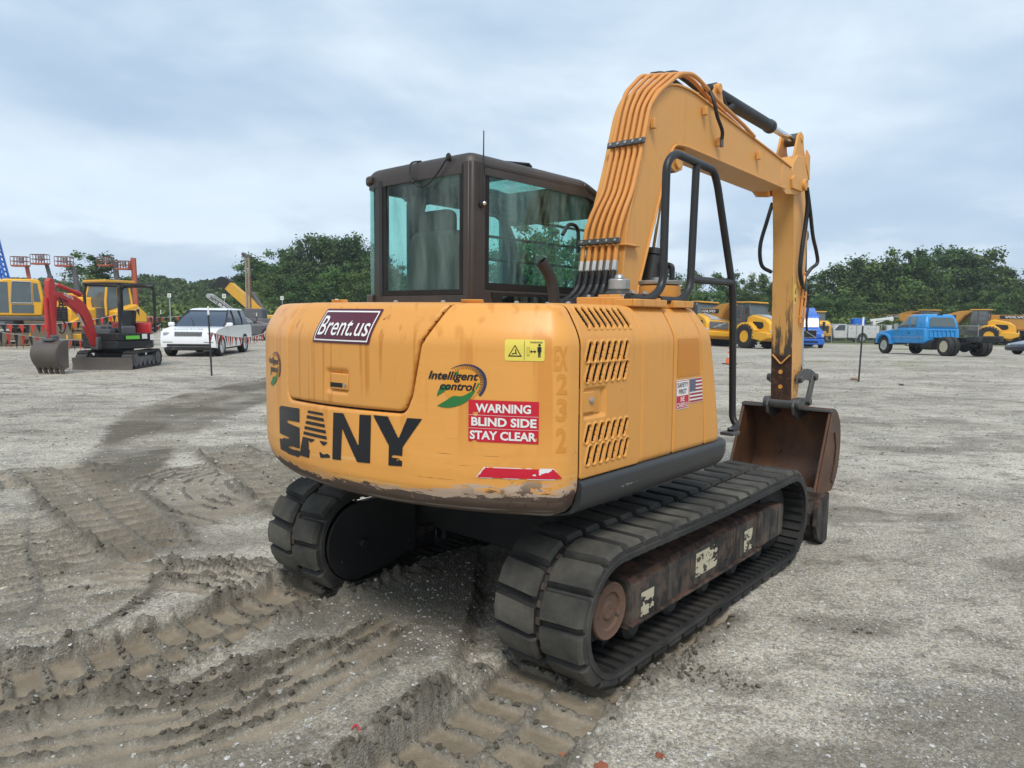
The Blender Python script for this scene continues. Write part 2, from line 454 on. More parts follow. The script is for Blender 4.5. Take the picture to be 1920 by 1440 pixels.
# ------------------------------------------------------------------ the yard
class Trail:
    def __init__(s, pts, w, pitch=.15, sink=.03, lug=.022, berm=(.045, .045), damp=.0, lugs=True, smooth=6, rag=1.0, ridge=0):
        s.rag = rag; s.ridge = ridge
        P = np.array([p[:2] for p in spline([(*p, 0) for p in pts], smooth)]); s.P = P
        ws = w if hasattr(w, '__len__') else [w]*len(pts)
        s.W = np.interp(np.linspace(0, 1, len(P)), np.linspace(0, 1, len(ws)), ws)
        s.L = np.concatenate([[0], np.cumsum(np.linalg.norm(np.diff(P, axis=0), axis=1))])
        s.pitch, s.sink, s.lug, s.berm, s.damp, s.lugs = pitch, sink, lug, berm, damp, lugs
        m = s.W.max()+.35; s.bb = (P[:, 0].min()-m, P[:, 0].max()+m, P[:, 1].min()-m, P[:, 1].max()+m)
    def at(s, x, y):
        best = np.full(x.shape, 1e9); S = np.zeros(x.shape); D = np.zeros(x.shape); WW = np.zeros(x.shape); E = np.zeros(x.shape)
        for i in range(len(s.P)-1):
            a, b = s.P[i], s.P[i+1]; d = b-a; l = np.hypot(*d)
            t0 = ((x-a[0])*d[0]+(y-a[1])*d[1])/(l*l); t = np.clip(t0, 0, 1)
            ex = x-a[0]-t*d[0]; ey = y-a[1]-t*d[1]; dd = ex*ex+ey*ey; m = dd < best
            best = np.where(m, dd, best); S = np.where(m, s.L[i]+t*l, S); D = np.where(m, (d[0]*ey-d[1]*ex)/l, D)
            WW = np.where(m, s.W[i]+t*(s.W[i+1]-s.W[i]), WW)
            over = np.maximum(-t0, t0-1)*l; over = np.where((i == 0) & (t0 < 0) | (i == len(s.P)-2) & (t0 > 1), over, 0); E = np.where(m, over, E)
        return S, D, WW, E
RIGHT = Trail([(.98, 3.95), (.30, 3.17), (.09, 2.86), (-.12, 2.55), (-.35, 2.25), (-.8, 1.75)], .285, .152, .045, .022, (.06, .045), .3)
LEFT = Trail([(-.85, 4.4), (-1.207, 4.075), (-1.374, 3.805), (-1.554, 3.565), (-1.714, 3.38), (-1.919, 3.162), (-2.15, 2.95), (-2.6, 2.62)], [.30, .30, .29, .28, .28, .28, .27, .27], .165, .05, .028, (.06, .065), .25)
BROWN = Trail([(-4.75, 7.25), (-4.24, 6.75), (-3.61, 6.03), (-3.07, 5.45), (-2.75, 5.09), (-2.45, 4.75)], [.30, .34, .34, .30, .28, .2], .205, .025, .040, (.06, .03), .05, ridge=.95)
BROWN2 = Trail([(-6.2, 6.1), (-5.3, 6.45), (-4.6, 6.9), (-4.1, 7.0)], [.5, .5, .4, .3], .2, .015, .032, (.03, .03), .1, ridge=.8)
DARK = Trail([(-3.7, 6.6), (-4.25, 7.75), (-4.7, 9.0), (-5.3, 11.2), (-5.5, 14.0), (-5.2, 18)], [.3, .42, .5, .8, 1.0, 1.0], .2, .0, .022, (.0, .0), 1.0, rag=7, ridge=.6)
BEHIND = Trail([(-3.35, 8.2), (-2.585, 7.25), (-2.166, 6.63), (-1.7, 5.9)], [.25, .33, .33, .3], .21, .025, .04, (.07, .05), .15, ridge=.95)
OLD = Trail([(-3.9, 5.6), (-3.3, 4.7), (-2.9, 4.2), (-2.65, 3.8), (-2.5, 3.3)], [.7, .85, .75, .55, .3], .15, .0, .032, (.004, .004), .2, rag=3.5, ridge=1.0)
SCUFF = [Trail([(-.62, 3.45), (-.80, 3.10), (-1.10, 2.85), (-1.5, 2.66), (-2.0, 2.48), (-2.6, 2.2)], [.10, .26, .33, .33, .33, .33], .105, 0, .034, (.02, .02), .5, False),
         Trail([(-1.20, 3.92), (-1.42, 4.16), (-1.75, 4.28), (-2.1, 4.32), (-2.6, 4.38)], [.14, .26, .30, .26, .2], .095, .0, .032, (.012, .012), .25, False),
         Trail([(-2.8, 7.6), (-3.3, 6.9), (-2.9, 6.0), (-2.3, 5.6)], [.3, .5, .6, .4], .13, .0, .012, (.01, .01), .35, False)]
TRAILS = [OLD, DARK, BROWN2, BROWN, BEHIND, LEFT, RIGHT]
def yard(x, y, detail=True):
    """Height, smooth mud, loose clods and damp of the yard at x, y (numpy arrays)."""
    z = gz(x, y); r = np.hypot(x, y); near = sstep(34, 9, r)
    z = z+near*(.020*fbm(x*.55, y*.55, 3, 5)+.006*fbm(x*3, y*3, 3, 9))
    mud = np.zeros(x.shape); clod = np.clip(sstep(.12, .5, fbm(x*1.1+3, y*1.9, 4, 21))*.55, 0, 1)*near; damp = np.zeros(x.shape)
    cn = fbm(x*9, y*9, 4, 31, .6); cf = fbm(x*30, y*30, 3, 41, .6)
    # bank of gravel left standing between the two tracks
    ex = np.interp(y, [1.6, 2.0, 2.44, 2.75, 3.19, 3.79, 4.36, 5.5], [-.9, -.6, -.38, -.285, -.20, -.155, -.16, -.2])+.02*cn
    pl = sstep(1.15, .45, np.hypot((x+.55)/.95, (y-3.7)/1.5))*sstep(ex+.015, ex-.06, x); z = z+.07*pl; damp = np.maximum(damp, pl*np.clip(.62+.5*sstep(2.9, 3.8, y)+.6*cn, 0, 1)*.85)  # wet bank, with shade under the machine painted in as extra dark
    damp = np.maximum(damp, .62*sstep(.02, .42, fbm(x*.8+9, y*1.1, 5, 121))*sstep(11, 4, r))  # near ground darkened: dampness plus shaded sides of stones, put into the colour
    for T in SCUFF:
        b = (x > T.bb[0]) & (x < T.bb[1]) & (y > T.bb[2]) & (y < T.bb[3])
        if not b.any(): continue
        S, D, WW, E = T.at(x[b], y[b]); f = sstep(WW+.05, WW-.05, np.abs(D))*sstep(.15, 0, E)
        wv = np.cos(2*PI*(D+.012*cn[b]+.02*vnoise(S*3, D*4, 3))/T.pitch)
        rid = np.clip(wv*.5+.5, 0, 1)**1.6*np.clip(.65+.7*vnoise(S*4, D*9, 77)+.35*vnoise(S*13, D*11, 78), 0, 1.2)
        z[b] += f*(T.lug*rid*1.4-.008)+f*rid*(.018*cf[b]+.012*cn[b]); clod[b] = np.maximum(clod[b], f*sstep(.25, .7, rid)); mud[b] = np.maximum(mud[b], f*sstep(.3, .1, rid)*.7); damp[b] = np.maximum(damp[b], f*T.damp)
    for T in TRAILS:
        b = (x > T.bb[0]) & (x < T.bb[1]) & (y > T.bb[2]) & (y < T.bb[3])
        if not b.any(): continue
        S, D, WW, E = T.at(x[b], y[b]); end = sstep(.25, 0, E); jit = .015*cn[b]*T.rag
        ins = sstep(WW+.015*T.rag, WW-.015*T.rag, np.abs(D)+jit)*end; ins0 = ins*np.clip(.9+1.2*fbm(x[b]*1.1, y[b]*1.1, 4, 67), .15, 1) if T.rag > 4 else ins; ins = ins*(np.clip(.75+1.3*fbm(x[b]*1.6, y[b]*1.6, 3, 66), 0, 1) if T.rag > 1 else 1)
        side = (D > 0)
        ph = np.mod(S/T.pitch+np.where(side, .5, 0)+.06*cn[b], 1)
        pad = sstep(.08, .2, ph)*sstep(.96, .84, ph)*sstep(.012, .03, np.abs(D)+jit*.6)*sstep(WW, WW-.03, np.abs(D))
        if T.ridge: pad = sstep(.08, .34, ph)*sstep(.98, .74, ph)*sstep(.012, .03, np.abs(D)+jit*.3)*sstep(WW, WW-.03, np.abs(D))
        wear = .6+.4*vnoise(S*2.1, D*3.0, 55)
        hh = -T.sink-T.lug*(pad*2-1)*wear+(1-pad)*(.010*cf[b]+.008*cn[b])*(.4 if T.ridge else 1)
        bl = np.where(side, T.berm[1], T.berm[0]); q = (np.abs(D)-WW)
        bf = sstep(-.03, .03, q)*sstep(.17, .03, q)*end*(np.minimum(bl, 1) > .002); lump = np.clip(.55+.9*cn[b]+.35*vnoise(S*2.3, D*2, 71), 0, 1.4)
        z[b] = z[b]*(1-ins)+(gz(x[b], y[b])+hh)*ins if T.sink > .01 else z[b]+hh*ins
        z[b] += bf*bl*(lump+.35*cf[b])
        clod[b] = np.maximum(clod[b]*(1-ins), np.maximum(bf*np.clip(lump*1.5, 0, 1), ins*(1-pad)*.75*max(T.ridge, min(1, T.sink*30))))
        mud[b] = np.maximum(mud[b]*(1-bf), ins*pad*min(1, .25+T.sink*22)); damp[b] = np.maximum(damp[b], np.maximum(ins0, bf)*T.damp)
    z = z+(.003+.008*clod)*(cn+cf)*sstep(14, 6, r)*(1-.75*mud)
    return z, mud, clod, damp
def make_yard():
    az = np.concatenate([np.radians(np.linspace(-46, 46, 780)), np.radians(np.linspace(46, 314, 70)[1:-1])])
    rr = np.concatenate([[.02, .35, .7, 1.0], np.exp(np.linspace(math.log(1.25), math.log(30), 1080)), np.exp(np.linspace(math.log(31), math.log(3200), 70))])
    A, Rr = np.meshgrid(az, rr, indexing='ij'); na, nr = A.shape
    x = (Rr*np.sin(A)).ravel(); y = (Rr*np.cos(A)).ravel()
    z, mud, clod, damp = yard(x, y)
    idx = np.arange(na*nr).reshape(na, nr); nx = np.roll(idx, -1, 0)
    q = np.stack([idx[:, :-1], idx[:, 1:], nx[:, 1:], nx[:, :-1]], -1).reshape(-1, 4)
    gr = sstep(.1, .5, fbm(x*.35, y*.8, 4, 88)+.25*fbm(x*2, y*2, 3, 90))*sstep(1.6, .4, np.abs(y-(57.5-.02*x)+1.0*fbm(x*.3, y*0, 2, 5)))*(x > 15)
    gr = np.maximum(gr, .6*sstep(.25, .5, fbm(x*.5, y*1.0, 4, 93))*sstep(22, 26, y)*sstep(36, 30, y)*(x > 8)*(x < 22))
    gr = np.maximum(gr, sstep(66, 72, y))
    me = np_mesh('ground', np.stack([x, y, z], 1), q, ground_mat(), True, {'mud': mud, 'clod': clod, 'damp': damp, 'grass': gr})
    tag(link(bpy.data.objects.new('ground', me)), kind='structure')
def ground_mat():
    t = NT('gravel_yard'); P = t.n('NewGeometry').outputs['Position']; at = lambda nm: t.n('Attribute', {'attribute_name': nm}).outputs['Fac']
    mud, clod, damp, grass = at('mud'), at('clod'), at('damp'), at('grass')
    big = t.noise(t.scaled(P, (.22, .42, 1)), 1, 9, .62, .6); mid = t.noise(t.scaled(P, (.75, 1.1, 1)), 1, 11, .68, .4); fine = t.noise(P, 15, 10, .76)
    v1 = t.n('TexVoronoi', None, Scale=75.0); t.set(v1.inputs['Vector'], P); v1c = t.n('SeparateColor', None, Color=v1.outputs['Color'])
    v2 = t.n('TexVoronoi', None, Scale=190.0); t.set(v2.inputs['Vector'], P); v2c = t.n('SeparateColor', None, Color=v2.outputs['Color'])
    c = t.mix(t.ramp(big, .36, .64), (.300, .258, .196), (.515, .462, .372))
    c = t.mix(t.ramp(mid, .50, .68, 0, .75), c, (.185, .170, .142))
    c = t.mix(t.ramp(mid, .44, .30, 0, .6), c, (.63, .575, .485))
    c = t.mix(t.ramp(fine, .50, .72, 0, .5), c, (.12, .112, .10))
    red = t.noise(t.scaled(P, (.35, .6, 1)), .9, 4, .5); c = t.mix(t.ramp(red, .62, .74, 0, .35), c, (.38, .27, .185))
    st = t.ramp(v1c.outputs[0], .80, .86); c = t.mix(t.math('MULTIPLY', st, t.ramp(v1.outputs['Distance'], .55, .35)), c, t.mix(v1c.outputs[1], (.30, .29, .27), (.66, .65, .62)))
    c = t.mix(t.math('MULTIPLY', t.ramp(v2c.outputs[0], .68, .74), .7), c, t.mix(v2c.outputs[1], (.10, .095, .085), (.62, .61, .57)))
    mm = t.noise(t.scaled(P, (1, 1.7, 1)), 2.3, 10, .74); c = t.mix(t.ramp(mm, .50, .64, 0, .7), c, (.150, .132, .104)); c = t.mix(t.ramp(mm, .46, .34, 0, .35), c, (.61, .555, .465))
    sp = t.math('ADD', t.math('MULTIPLY', v1c.outputs[2], .9), t.math('MULTIPLY', v2c.outputs[2], .5)); gl_ = t.ramp(sp, .15, 1.25, .62, 1.32); c = t.mix(t.math('SUBTRACT', .9, t.math('MULTIPLY', mud, .8)), c, t.mix(1.0, c, t.n('CombineColor', None, Red=gl_, Green=gl_, Blue=gl_).outputs[0], 'MULTIPLY'))
    c = t.mix(damp, c, t.mix(fine, (.150, .133, .103), (.085, .076, .058)))
    mc = t.mix(t.ramp(t.noise(P, 5, 12, .75), .38, .62), (.275, .226, .164), (.19, .155, .110)); c = t.mix(mud, c, mc)
    cc = t.mix(t.ramp(fine, .3, .7), (.066, .057, .043), (.14, .124, .097)); c = t.mix(t.math('MULTIPLY', clod, .88), c, cc)
    gc = t.mix(t.noise(P, 3, 6, .6), (.075, .11, .03), (.20, .20, .085)); c = t.mix(grass, c, gc)
    wet = t.math('MULTIPLY', mud, .35)
    r = t.math('SUBTRACT', .95, t.math('MULTIPLY', wet, t.ramp(t.noise(P, 7, 3), .4, .6)))
    b = t.n('BsdfPrincipled', None, Base_Color=c, Roughness=r); b.inputs['Specular IOR Level'].default_value = .25
    h = t.math('ADD', t.math('MULTIPLY', fine, .8), t.math('MULTIPLY', t.ramp(v1.outputs['Distance'], .6, .1), .5))
    h = t.math('ADD', h, t.math('MULTIPLY', t.ramp(v2.outputs['Distance'], .6, .1), .25))
    st = t.math('SUBTRACT', .5, t.math('MULTIPLY', mud, .25))
    bn = t.n('Bump', None, Strength=st, Distance=.012, Height=h); t.set(b.inputs['Normal'], bn.outputs[0])
    return t.done(b)
_ICO = np.array([(-1, 1.618, 0), (1, 1.618, 0), (-1, -1.618, 0), (1, -1.618, 0), (0, -1, 1.618), (0, 1, 1.618), (0, -1, -1.618), (0, 1, -1.618), (1.618, 0, -1), (1.618, 0, 1), (-1.618, 0, -1), (-1.618, 0, 1)])/1.9
_ICF = np.array([(0, 11, 5), (0, 5, 1), (0, 1, 7), (0, 7, 10), (0, 10, 11), (1, 5, 9), (5, 11, 4), (11, 10, 2), (10, 7, 6), (7, 1, 8), (3, 9, 4), (3, 4, 2), (3, 2, 6), (3, 6, 8), (3, 8, 9), (4, 9, 5), (2, 4, 11), (6, 2, 10), (8, 6, 7), (9, 8, 1)])
def lumps(name, x, y, size, mat, sink=.25, squash=.7, smooth=False):
    n = len(x); z = yard(x, y)[0]
    V = _ICO[None]*(1+.30*RS.randn(n, 12, 1))*size[:, None, None]*.5
    V = V*np.stack([1+.25*RS.randn(n), 1+.25*RS.randn(n), np.full(n, squash)], 1)[:, None, :]
    a = RS.rand(n)*2*PI; ca, sa = np.cos(a)[:, None], np.sin(a)[:, None]
    V = np.stack([V[..., 0]*ca-V[..., 1]*sa, V[..., 0]*sa+V[..., 1]*ca, V[..., 2]], -1)
    V += np.stack([x, y, z+size*(.5*squash-sink)], 1)[:, None, :]
    F = (_ICF[None]+12*np.arange(n)[:, None, None]).reshape(-1, 3)
    me = np_mesh(name, V.reshape(-1, 3), F, mat, smooth)
    return tag(link(bpy.data.objects.new(name, me)), kind='stuff')
def stone_mat(name, a, b, rough=.85):
    t = NT(name); ri = t.n('NewGeometry').outputs['Random Per Island']; P = t.n('NewGeometry').outputs['Position']
    c = t.mix(ri, a, b); c = t.mix(t.ramp(t.noise(P, 120, 4, .6), .4, .7, 0, .35), c, [k*.5 for k in a])
    bs = t.n('BsdfPrincipled', None, Base_Color=c, Roughness=rough); bs.inputs['Specular IOR Level'].default_value = .2
    return t.done(bs)
make_yard()
def scatter():
    n = 30000; r = 1.6+9.5*RS.rand(n)**1.35; a = np.radians(RS.uniform(-44, 44, n)); x, y = r*np.sin(a), r*np.cos(a)
    _, mud, clod, damp = yard(x, y); dens = .25+.75*(fbm(x*1.3, y*1.3, 3, 61) > -.05); k = (RS.rand(n) < dens*(1-.93*mud)*(1-.6*clod))
    x, y = x[k], y[k]; s = .004+.011*RS.rand(len(x))**3
    lumps('gravel', x, y, s*1.25, stone_mat('gravel_stones', (.20, .19, .17), (.58, .57, .54)))
    n = 42000; r = 7+25*RS.rand(n)**1.2; a = np.radians(RS.uniform(-44, 44, n)); x, y = r*np.sin(a), r*np.cos(a)
    dm = yard(x, y)[3]; k = RS.rand(n) > dm*1.1; x, y = x[k], y[k]; r = r[k]; n = len(x)
    lumps('coarse_gravel', x, y, (.010+.034*RS.rand(n)**2)*(.7+.02*r), stone_mat('far_gravel_stones', (.13, .12, .10), (.54, .515, .465)), .32, .6)
    n = 90000; r = 1.6+9*RS.rand(n)**1.2; a = np.radians(RS.uniform(-44, 44, n)); x, y = r*np.sin(a), r*np.cos(a)
    _, mud, clod, damp = yard(x, y); k = (clod > .5) & (RS.rand(n) < clod*(.25+.75*(fbm(x*2, y*2, 2, 64) > -.1))*np.where(r > 5.2, .12, 1))
    x, y = x[k], y[k]; s = .006+.026*RS.rand(len(x))**2.6
    lumps('soil_clods', x, y, s, stone_mat('crumbly_soil', (.066, .057, .043), (.155, .136, .107), .95), .3, .75)
scatter()

# ------------------------------------------------------------------ the damp summer air over the yard
t = NT('thin_haze'); hz = t.n('VolumePrincipled'); hz.inputs['Color'].default_value = (.80, .86, .92, 1); hz.inputs['Density'].default_value = .0006; hz.inputs['Anisotropy'].default_value = .2
t.t.links.new(hz.outputs[0], t.out.inputs['Volume'])
mb = MB(); mb.box((0, 120, 11.5), (520, 400, 29)); tag(mb.build('haze', t.m), kind='stuff')
# ------------------------------------------------------------------ materials of the big machine
YEL = (.66, .300, .066)
M['yel'] = paint('yellow_paint', YEL, .42, var=.10, drip=.75, dripcol=(.50, .185, .025), chip=.34, chipcol=(.10, .05, .02), chipsc=30, bump=.03, spec=.4)
M['yelside'] = paint('yellow_side_panel_paint', YEL, .42, var=.10, drip=.22, dripcol=(.52, .20, .03), chip=.30, chipcol=(.10, .05, .02), chipsc=30, bump=.03, spec=.4)
M['yel2'] = paint('yellow_paint_boom', (.66, .32, .085), .5, var=.10, drip=.2, dripcol=(.48, .22, .05), chip=.36, chipcol=(.16, .08, .03), chipsc=16, bump=.05, spec=.35)
M['pipe'] = paint('yellow_pipe_paint', (.64, .27, .06), .5, var=.2, chip=.45, chipcol=(.18, .10, .06), chipsc=14, stretch=(1, 1, .4))
M['brown'] = paint('brown_cab_paint', (.042, .033, .028), .5, var=.15, dust=.45, dustcol=(.10, .082, .068), drip=.5, dripcol=(.025, .02, .017), bump=.02)
M['black'] = paint('black_paint', (.014, .014, .015), .45, var=.2, dust=.4, dustcol=(.07, .065, .06))
M['skirt'] = paint('dark_grey_paint', (.03, .031, .033), .45, var=.15, dust=.3, dustcol=(.09, .085, .08), chip=.56, chipcol=(.32, .31, .29), chipsc=9, stretch=(1, .45, 2.4))
M['hose'] = paint('hose_rubber', (.012, .012, .013), .55, var=.2, dust=.35, dustcol=(.06, .058, .055))
M['rubtop'] = paint('track_block_faces', (.040, .038, .034), .85, var=.4, dust=.70, dustcol=(.165, .152, .122), bump=.3, sc=1.3, spec=.2, chip=.25, chipcol=(.03, .03, .03), chipsc=9)
M['rubber'] = paint('track_rubber', (.026, .025, .024), .75, var=.3, dust=.58, dustcol=(.125, .115, .097), bump=.25, sc=1.6, spec=.3)
M['rubin'] = paint('track_inside_rubber', (.014, .0135, .013), .6, var=.3, dust=.42, dustcol=(.075, .066, .052), bump=.2)
M['rust'] = paint('rusty_brown_steel', (.055, .042, .034), .8, var=.35, dust=.62, dustcol=(.165, .085, .048), chip=.5, chipcol=(.030, .027, .026), chipsc=5, bump=.35, drip=.75, dripcol=(.022, .016, .013), bumpsc=30)
M['rustred'] = paint('rusty_bucket_steel', (.075, .034, .018), .5, var=.4, dust=.62, dustcol=(.21, .088, .033), chip=.6, chipcol=(.028, .019, .016), chipsc=4, bump=.2, metal=.15, stretch=(1.6, 1, 1), drip=.5, dripcol=(.03, .017, .012))
M['rustorange'] = paint('rust_disc', (.135, .07, .043), .85, var=.35, dust=.6, dustcol=(.085, .062, .048), chip=.55, chipcol=(.035, .028, .024), chipsc=14, bump=.4)
M['steel'] = paint('dark_steel', (.11, .108, .105), .5, metal=.6, var=.25, dust=.45, dustcol=(.16, .13, .1))
M['chrome'] = paint('chrome_rod', (.72, .73, .74), .14, metal=1.0, var=.03)
M['zinc'] = paint('zinc_fitting', (.42, .41, .39), .42, metal=.7, var=.2, dust=.3)
M['under'] = paint('dirty_undercarriage', (.018, .016, .015), .7, var=.3, dust=.4, dustcol=(.06, .05, .04), bump=.15)
M['dark'] = paint('engine_bay_dark', (.008, .0075, .007), .8, var=.2)
M['glass'] = glass('tinted_cab_glass', (.72, .93, .89), .5, .27, (.36, .50, .47))
M['int'] = paint('cab_interior', (.035, .037, .036), .7, var=.2)
M['seat'] = paint('seat_cloth', (.075, .072, .062), .9, var=.2)
for nm, c in dict(blk=(.006, .007, .010), white=(.74, .73, .70), red=(.55, .008, .028), maroon=(.085, .006, .022), wyel=(.75, .60, .09), green=(.022, .16, .035), navy=(.025, .03, .075), orange=(.70, .29, .03), ghost=(.64, .262, .040), patch=(.57, .205, .014), cream=(.50, .45, .32), flagred=(.35, .01, .03), flagblue=(.02, .03, .12)).items():
    M['d_'+nm] = paint('print_'+nm, c, .4, var=.06, chip=.14 if nm in ('red', 'white', 'blk', 'wyel', 'maroon', 'flagred') else 0, chipcol=(.55, .30, .12), chipsc=26, stretch=(1, 1, 3))
def weight_paint():
    t = NT('worn_counterweight_paint'); P = t.n('TexCoord').outputs['Object']; z = t.n('SeparateXYZ'); t.set(z.inputs[0], P); x, z = z.outputs[0], z.outputs[2]
    n1 = t.noise(P, 1.6, 6, .55); c = t.mix(n1, (.66, .30, .066), (.80, .365, .08))
    c = t.mix(t.ramp(t.noise(P, 3.5, 7, .65), .55, .75, 0, .35), c, (.62, .22, .03))
    d = t.noise(t.scaled(P, (17, 17, .55)), 1, 2, .5); c = t.mix(t.math('MULTIPLY', t.ramp(d, .54, .64, 0, .5), t.ramp(z, 1.0, 1.3)), c, (.56, .20, .028))
    r = .40
    sc = t.noise(t.scaled(P, (1.3, 1.3, 34)), 1, 6, .62); lowz = t.ramp(z, 1.12, .92)
    pale = t.math('MULTIPLY', t.ramp(sc, .57, .66), lowz); c = t.mix(t.math('MULTIPLY', pale, .55), c, (.80, .52, .22))
    right = t.ramp(x, .45, 1.0, 0, .055)
    w1 = t.noise(t.scaled(P, (2.2, 2.2, 16)), 1, 10, .72); w2 = t.noise(t.scaled(P, (8, 8, 30)), 1, 9, .75)
    zz = t.math('ADD', t.math('ADD', t.math('SUBTRACT', z, right), t.math('MULTIPLY', t.math('SUBTRACT', w1, .5), .26)), t.math('MULTIPLY', t.math('SUBTRACT', w2, .5), .12))
    grey = t.math('MULTIPLY', t.ramp(zz, .918, .910), t.math('MULTIPLY', t.ramp(t.math('ADD', x, t.math('MULTIPLY', w2, .5)), .1, .5, .2, .72), t.ramp(w2, .45, .52))); c = t.mix(grey, c, t.mix(w2, (.30, .28, .25), (.48, .46, .43)))
    zb = t.math('ADD', t.math('SUBTRACT', z, t.math('MULTIPLY', right, .5)), t.math('MULTIPLY', t.math('SUBTRACT', w2, .5), .22))
    zb = t.math('ADD', zb, t.math('MULTIPLY', t.math('SUBTRACT', w1, .5), .10))
    brn = t.ramp(zb, .896, .888); c = t.mix(brn, c, t.mix(sc, (.075, .048, .034), (.135, .095, .07)))
    gs = t.math('MULTIPLY', t.ramp(sc, .53, .62), t.ramp(z, .90, .85)); c = t.mix(t.math('MULTIPLY', gs, .8), c, (.27, .255, .23))
    ch = t.noise(t.scaled(P, (9, 9, 22)), 1, 8, .7); bigm = t.noise(P, 2.2, 3); chip = t.math('MULTIPLY', t.ramp(t.math('ADD', ch, t.math('MULTIPLY', bigm, .3)), .845, .86), t.ramp(z, 1.25, .98, .25, 1)); c = t.mix(chip, c, (.05, .03, .02))
    ln = t.noise(t.scaled(P, (2.6, 2.6, 95)), 1, 3, .5); l2 = t.noise(P, 3.1, 4, .6); scr = t.math('MULTIPLY', t.math('MULTIPLY', t.ramp(ln, .665, .68), t.ramp(l2, .47, .55)), t.ramp(z, 1.42, 1.0)); c = t.mix(t.math('MULTIPLY', scr, .75), c, (.16, .07, .03))
    cr = t.noise(t.scaled(P, (9, 9, 13)), 1, 9, .72); crm = t.math('MULTIPLY', t.math('MULTIPLY', t.ramp(cr, .53, .55), t.ramp(x, .62, .95)), t.ramp(z, 1.03, .90)); c = t.mix(crm, c, (.085, .05, .033)); brn = t.math('MAXIMUM', brn, crm)
    dirty = t.math('MAXIMUM', brn, grey); r = t.math('ADD', .38, t.math('MULTIPLY', dirty, .35))
    b = t.n('BsdfPrincipled', None, Base_Color=c, Roughness=r); b.inputs['Specular IOR Level'].default_value = .4
    hh = t.math('SUBTRACT', t.math('ADD', t.noise(t.scaled(P, (1, 1, 5)), 5, 5, .6), t.math('MULTIPLY', t.noise(P, 2.6, 2), 2.5)), t.math('MULTIPLY', t.math('MAXIMUM', brn, chip), .3))
    bn = t.n('Bump', None, Strength=.12, Distance=.01, Height=hh); t.set(b.inputs['Normal'], bn.outputs[0]); return t.done(b)
M['cw'] = weight_paint()
def frame_paint():
    t = NT('rusty_track_frame'); P = t.n('TexCoord').outputs['Object']; N = t.n('SeparateXYZ'); t.set(N.inputs[0], t.n('TexCoord').outputs['Normal'])
    up = t.ramp(N.outputs[2], .3, .7); n1 = t.noise(P, 9, 9, .68); n2 = t.noise(P, 2.3, 5, .55); st = t.noise(t.scaled(P, (5, 16, 1.3)), 1, 6, .62)
    c = t.mix(t.ramp(n1, .38, .62), (.030, .027, .025), (.062, .056, .050))
    rustm = t.ramp(t.math('ADD', n1, t.math('MULTIPLY', n2, .7)), .86, 1.02, 0, .85); c = t.mix(rustm, c, t.mix(t.noise(P, 30, 5, .7), (.070, .048, .036), (.150, .100, .073)))
    c = t.mix(t.ramp(st, .50, .66, 0, .7), c, (.125, .098, .075)); c = t.mix(t.ramp(st, .44, .34, 0, .8), c, (.014, .012, .011))
    top = t.mix(t.ramp(n1, .40, .60), (.022, .015, .012), (.095, .050, .034)); c = t.mix(up, c, top)
    b = t.n('BsdfPrincipled', None, Base_Color=c, Roughness=.85); b.inputs['Specular IOR Level'].default_value = .25
    bn = t.n('Bump', None, Strength=.6, Distance=.012, Height=t.math('ADD', n1, t.math('MULTIPLY', t.noise(P, 45, 5, .7), .5))); t.set(b.inputs['Normal'], bn.outputs[0]); return t.done(b)
M['frame'] = frame_paint()
def stick_paint():
    t = NT('scraped_stick_paint'); P = t.n('TexCoord').outputs['Object']; z = t.n('SeparateXYZ'); t.set(z.inputs[0], P); y, z = z.outputs[1], z.outputs[2]
    N = t.n('SeparateXYZ'); t.set(N.inputs[0], t.n('TexCoord').outputs['Normal'])
    rear = t.ramp(N.outputs[1], -.4, -.7)
    c = t.mix(t.noise(P, 2, 6), (.60, .30, .085), (.72, .36, .10))
    s1 = t.noise(t.scaled(P, (17, 17, 1.5)), 1, 9, .68); lowz = t.ramp(z, 2.25, 1.35)
    k = t.ramp(t.math('ADD', s1, t.math('MULTIPLY', lowz, .17)), .60, .69); c = t.mix(t.math('MULTIPLY', t.math('MULTIPLY', k, rear), lowz), c, (.075, .055, .04))
    w = t.math('ADD', z, t.math('MULTIPLY', t.math('SUBTRACT', s1, .5), .10)); c = t.mix(t.math('MULTIPLY', t.ramp(w, 1.32, 1.27), rear), c, t.mix(s1, (.022, .010, .007), (.075, .032, .02)))
    ch = t.noise(P, 26, 7, .7); c = t.mix(t.math('MULTIPLY', t.ramp(t.math('ADD', ch, t.math('MULTIPLY', t.ramp(z, 1.6, 1.0), .16)), .70, .72), .8), c, (.14, .07, .03))
    b = t.n('BsdfPrincipled', None, Base_Color=c, Roughness=.55); return t.done(b)
M['stick'] = stick_paint()

